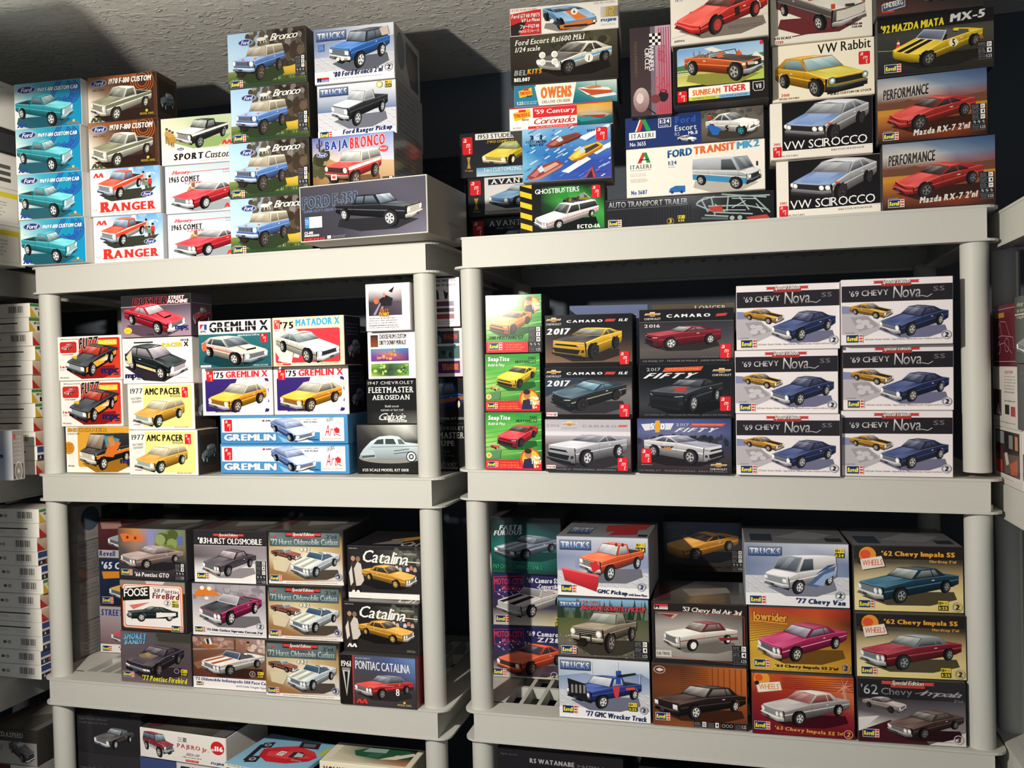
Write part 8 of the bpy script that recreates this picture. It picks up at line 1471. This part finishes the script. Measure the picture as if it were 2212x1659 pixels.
unit(-1.9973, 2.0790, (1.934, 1.324, .7185, .110), 'grey white plastic shelving unit to the left, in the middle of the room corner')
unit(-.6871, 2.1052, (1.9424, 1.3429, .7134, .106), 'grey white plastic shelving unit full of boxes, standing right of the dark gap', tilts=(T(.0045/1.22), T(.013/1.22), T(-.0035/1.22), 0))
unit(.566, 2.252, (1.9275, 1.316, .723, .106), 'grey white plastic shelving unit turned sideways along the right wall', rz=-math.pi/2)
unit(-2.14, 1.48, (1.938, 1.318, .700, .106), 'plastic shelving unit turned sideways along the left wall', rz=math.pi/2)

# ---------------------------------------------------------------- kit boxes
make_glyphs()
PM = {}
def prints(d):
    """meshes of one printed panel, made once and shared"""
    if d not in PM:
        asp, f = DES[d]; a = Art(asp); f(a); out = {}
        for key, (V, F, K) in a.L.items():
            if not F: continue
            me = bpy.data.meshes.new(d); me.from_pydata(V, [], F)
            at = me.attributes.new('Col', 'FLOAT_COLOR', 'POINT'); at.data.foreach_set('color', [x for k in K for x in (*k, 1)])
            me.materials.append(M_PRINT); out[key] = me
        PM[d] = (asp, out)
    return PM[d]
def panel(name, d, parent, loc, rot, w, h, full=True):
    asp, L = prints(d)
    o = link(name, L['bg', 0], None, parent, loc); o.rotation_euler = rot; o.scale = (w, 1, h*asp)
    for k, me in L.items():
        if k[0] != 'bg': link(k[0], me, None, o)
    return o
def carton(w, h, dep, col, tray=None):
    bm = bmesh.new(); add_box(bm, -w/2, w/2, 0, dep, 0, h)
    bmesh.ops.bevel(bm, geom=bm.edges[:], offset=.0012, segments=1, affect='EDGES')
    me = bpy.data.meshes.new('model_kit_box'); bm.to_mesh(me); bm.free()
    at = me.attributes.new('Col', 'FLOAT_COLOR', 'POINT'); c = lin(hx(col))
    at.data.foreach_set('color', [x for _ in me.vertices for x in (*c, 1)]); return me
SIDEC = dict(f69='#c9c6c2', f70='#6a4a3a', ranger='#b4b6bc', sport='#cfcac0', comet='#bfc0c4', bronco='#5a5854', baja='#5c5a5c', f350='#a39b90', donny='#d8d2d2', donny2='#d8d2d2', fleet='#1a1a1a', aero='#1a1a1a', pacerw='#ddd8d0', pacerx='#d8d4cc', gremx='#d0ccc4', grem75='#d8d2ce', matador='#d8caa4', grem76='#5a98c8', nova='#d4cccc', rabbit='#e0d8c4', caddy='#dcd4c4', sci='#dad4ca', p935='#dcd4c6', gt40='#d8d2ca', century='#8f8a86', owens='#7f98a0', transit='#d8d2c8', boats='#8f8a88', fuzz='#d8d2ca', mpcvan='#d4cec4', gmc='#a4a4aa', van77='#9a9a9e', bronco80='#a8a4a2', rangerpu='#8a8684')
SIDE = {'bronco80': 's_pics', 'rangerpu': 's_text', 'baja': 's_text', 'grem75': 's_dark', 'matador': 's_dark', 'pacerw': 's_brown', 'duster': 's_duster', 'f70': 's_brown', 'f350': 's_f350', 'boats': 's_boat', 'pont61': 's_pont'}
TOP = {'gmc': 't_truck', 'belair': 't_dark', 'van77': 't_grey', 'imp62b': 't_grey', 'cata': 't_cata', 'h442': 't_dark', 'gto': 't_dark', 'hurst83': 't_dark'}
def kit_box(d, x, y, z, w, h, r, ry, dep, group, label, col=None, side=None, top=None, name='model_kit_box', cat='kit box', face='front_print'):
    me = carton(w, h, dep, col or SIDEC.get(d, '#3a383a'))
    o = link(name, me, M_CARD, None, (x, y, z)); o.rotation_euler = (0, ry, r); o['label'] = label; o['category'] = cat
    if group: o['group'] = group
    e = .0012
    panel(face, d, o, (-w/2+e, -.0004, e), (0, 0, 0), w-2*e, h-2*e)
    sd = side or SIDE.get(d); tp = top or TOP.get(d)
    if sd: panel('side_print', sd, o, (w/2+.0004, e, e), (0, 0, math.pi/2), dep-2*e, h-2*e)
    if tp: panel('top_print', tp, o, (-w/2+e, e, h+.0004), (-math.pi/2, 0, 0), w-2*e, dep-2*e)
    if d == 'cata' and 'tray' in label:
        bm = bmesh.new(); add_box(bm, -w/2+.004, w/2-.004, -.003, dep-.01, .001, .016); tm = done('base_tray', bm, M_CARD, o)
        at = tm.data.attributes.new('Col', 'FLOAT_COLOR', 'POINT'); at.data.foreach_set('color', [.82, .8, .76, 1]*8)
    return o
for row in BOXES: kit_box(*row)

# boxes set back, lying, and standing on the neighbouring units
Y = 2.079
kit_box('vette', -.112, 2.45, 1.0192, .221, .139, .016, 0, .1, None, 'dark kit box with amber coupe, deep in the shade behind maroon sedan box')
kit_box('basic', -.335, 2.255, 1.603, .207, .161, .12, .0106, .1, None, 'blue grey box behind the black box with yellow coupe')
kit_box('brown', -.117, 2.255, 1.603, .212, .156, .08, .0106, .1, None, 'brown box behind the dark box with deep red coupe')
kit_box('grey1', -.335, 2.255, 1.342, .215, .26, .0, .0106, .1, None, 'tall grey box hidden behind three coupe boxes')
kit_box('grey1', -.117, 2.255, 1.340, .215, .262, .0, .0106, .1, None, 'tall grey box hidden behind the red coupe box')
kit_box('winner', -.196, 2.112, 2.207, .099, .216, .06, 0, .06, None, 'tall narrow racing figure pack with checkered flag', col='#2a262c', name='figure_blister_pack', cat='toy pack')
kit_box('dark1', -1.86, 2.40, 1.327, .24, .30, 0, 0, .1, None, 'dark box stack end seen above the black flame car boxes')
kit_box('dark2', -1.30, 2.42, 1.327, .30, .42, 0, 0, .1, None, 'dark blue grey box deep in shade behind the hatchback boxes')
kit_box('dark1', -1.02, 2.42, 1.327, .22, .40, 0, 0, .1, None, 'dark box deep in shade behind the silver coupe box')
kit_box('dark2', -.89, 2.47, 1.937, .2, .16, 0, 0, .1, None, 'dark box behind the long crew-cab pickup box, lower one')
kit_box('dark2', -.89, 2.47, 2.0976, .2, .15, 0, 0, .1, None, 'dark box behind the long crew-cab pickup box, upper one')
kit_box('dark1', -1.46, 2.24, 1.937, .22, .39, 0, 0, .1, None, 'dark box in shade behind the tan figures box')
# lowest shelves
zb = .1108
kit_box('dark2', -1.578, 2.13, zb, .32, .19, -.065, 0, .2, None, 'dark box under the teal box on the lowest shelf', col='#2a2c30')
kit_box('sideB', -1.575, 2.13, zb+.1906, .33, .186, -.065, 0, .2, None, 'teal and white box below the red jeep box', col='#5a7a80', top='s_boat')
kit_box('pajero', -1.578, 2.12, zb+.3772, .302, .086, -.065, 0, .2, None, 'white kit box with dark red jeep and red disc', top='t_dark', col='#e6e0d8')
kit_box('dark1', -1.275, 2.03, zb, .22, .42, -.14, 0, .20, None, 'tall dark box carrying the red race car box', col='#2c2c30')
kit_box('vwfront', -1.268, 2.02, zb+.4206, .236, .012, -.14, 0, .20, None, 'flat light blue box top with red race car seen from above', top='f1top', col='#86b0cc')
kit_box('dark2', -.985, 2.085, zb, .25, .33, 0, 0, .12, None, 'dark box carrying the cream and green box', col='#2c2c30')
kit_box('vwfront', -.995, 2.09, zb+.3306, .262, .108, -.0, 0, .118, None, 'cream box with green rounded car on its lid', top='vwtop', col='#e2d9c0')
kit_box('dark1', -1.86, 2.15, zb, .24, .36, 0, 0, .12, None, 'dark box on the lowest shelf behind the left post', col='#26282c')
kit_box('dark1', -1.86, 2.15, zb+.3606, .24, .12, 0, 0, .12, None, 'dark box near the left post below the shelf', col='#2a2a2e', top='t_dark')
zr = .1068
kit_box('dark1', -.47, 2.14, zr, .34, .40, 0, 0, .2, None, 'dark box carrying the black wheel parts box', col='#242428')
kit_box('rsw', -.47, 2.14, zr+.4006, .33, .105, 0, 0, .2, None, 'black wheel parts box at the bottom edge', col='#232226')
kit_box('dark2', -.10, 2.14, zr, .34, .38, 0, 0, .2, None, 'dark box carrying the navy parts box', col='#242428')
kit_box('pickupblue', -.10, 2.14, zr+.3806, .34, .09, 0, 0, .2, None, 'navy parts box at the bottom edge right of the wheel box', col='#22242c')
# left wall unit: boxes with printed faces to the aisle, thin wheel boxes with bar codes on their ends
def wall_box(d, x, y0, y1, z, h, label, dep=.3, group=None, rev=False, end=None, endd=None, col='#d8d5ce', name='model_kit_box'):
    """box on the left unit whose printed face looks to the aisle (+x)"""
    w = y1-y0; o = kit_box(d, x, (y0+y1)/2, z, w, h, math.pi/2, 0, dep, group, label, col=col, name=name)
    if end: panel('end_print', end, o, (-w/2-.0004, dep-.001, .001), (0, 0, -math.pi/2), dep-.002, h-.002)
    return o
zz = 1.9386
for d, h, lb in (('wall4', .116, 'white box with yellow panel on the left wall shelf, lowest of its stack'), ('wall4', .108, 'white box with yellow bar, second from below by the left edge'), ('wall3', .098, 'white box with colour chips on the left wall shelf'), ('wall2', .078, 'black and white box with red car on the left wall shelf'), ('wall1', .132, 'white box with grey text, highest on the left wall shelf')):
    wall_box(d, -2.062+random.Random(lb).uniform(-.004, .004), 1.80, 2.11, zz, h, lb); zz += h+.0006
rnd = random.Random(11)
def wheel_stack(z, kinds, where, y):
    n = len(kinds)
    for i, (a, b) in enumerate(kinds):
        h = .0424; jx = rnd.uniform(-.008, .006); dep = .165
        lb = '%s thin wheel box %s, %s' % ({'sideY': 'yellow edged', 'sideR': 'tan and red edged', 'sideB': 'blue grey edged'}[b], where, ('lowest', 'second from below', 'third from below', 'fourth from below', 'fifth from below', 'sixth from below', 'seventh from below', 'eighth from below', 'ninth from below', 'tenth from below', 'second from the top', 'topmost')[i])
        wall_box(b, -2.043+jx, y+rnd.uniform(-.004, .004), y+.10, z, h, lb, dep, 'thin wheel boxes '+where, end=a, col='#e9e5dc'); z += h+.0005
A, B = 'endA', 'endB'
wheel_stack(1.3186, [(B, 'sideR'), (B, 'sideB'), (A, 'sideR'), (B, 'sideR'), (B, 'sideY'), (B, 'sideY'), (B, 'sideR'), (B, 'sideR'), (B, 'sideY'), (A, 'sideR'), (B, 'sideY'), (A, 'sideY')], 'on the left middle shelf', 2.105)
wheel_stack(.7006, [(A, 'sideB'), (A, 'sideB'), (A, 'sideB'), (B, 'sideB'), (B, 'sideR'), (A, 'sideR'), (A, 'sideY'), (A, 'sideB'), (A, 'sideB'), (A, 'sideR'), (B, 'sideR'), (A, 'sideY')], 'on the left lower shelf', 2.105)
for k, (h, dd, lb) in enumerate(((.128, 's_text', 'lowest'), (.13, 's_big', 'second from below'), (.125, 's_text', 'third from below'), (.115, 's_pics', 'highest'))):
    wall_box(dd, -2.033+.003*(k % 2), 2.245, 2.50, .7006+sum((.1285, .1305, .1255)[:k]), h, 'larger grey box behind the left post, %s' % lb, col='#98948e')
for k, (h, dd, lb) in enumerate(((.2, 's_text', 'lower'), (.18, 'dark2', 'upper'))):
    wall_box(dd, -2.03, 2.245, 2.50, 1.3186+.2005*k, h, 'grey box in shade behind the left post on the middle shelf, %s' % lb, col='#6a6864')
wall_box('wheelcard', -2.0, 1.977, 2.02, 1.3186, .142, 'upright wheel card pack leaning by the bar code boxes', .12, end='swirl', col='#d8d8dc', name='wheel_card_pack')
zz = .1066
for h, dd, lb, c in ((.19, 'dark1', 'dark box on the lowest left shelf', '#26262a'), (.16, 'maroonb', 'maroon and white box with blue car at the lower left', '#8a8682'), (.105, 'mazda', 'black and grey sport car box at the lower left', '#2c2a28')):
    kit_box(dd, -2.125, 2.06, zz, .19, h, 0, 0, .3, None, lb, col=c, top='t_dark' if dd == 'mazda' else None); zz += h+.0006
# right wall unit: printed faces look to the aisle (-x)
def right_box(d, x, y0, y1, z, h, label, col, dep=.3):
    return kit_box(d, x, (y0+y1)/2, z, y1-y0, h, -math.pi/2, 0, dep, None, label, col=col)
for d, x, y0, y1, z, h, lb, c in (
    ('photos', .566, 2.0, 2.20, 1.3166, .126, 'white box with workshop photographs, lowest by the right edge', '#d0cac4'),
    ('instr', .566, 2.01, 2.205, 1.4432, .136, 'white instruction box with small pictures by the right edge', '#d0cac4'),
    ('maroon', .566, 2.022, 2.205, 1.5798, .136, 'maroon box with pale car line drawing behind the right post', '#5a2630'),
    ('instr', .566, 1.78, 1.996, 1.3166, .130, 'white box cut by the right edge, lowest', '#c8c4be'),
    ('dark1', .560, 1.78, 2.006, 1.4472, .138, 'dark box cut by the right edge, middle', '#4a4446'),
    ('greenx', .560, 1.78, 2.016, 1.5858, .140, 'dark green box cut by the right edge, highest', '#33403a')):
    right_box(d, x, y0, y1, z, h, lb, c)
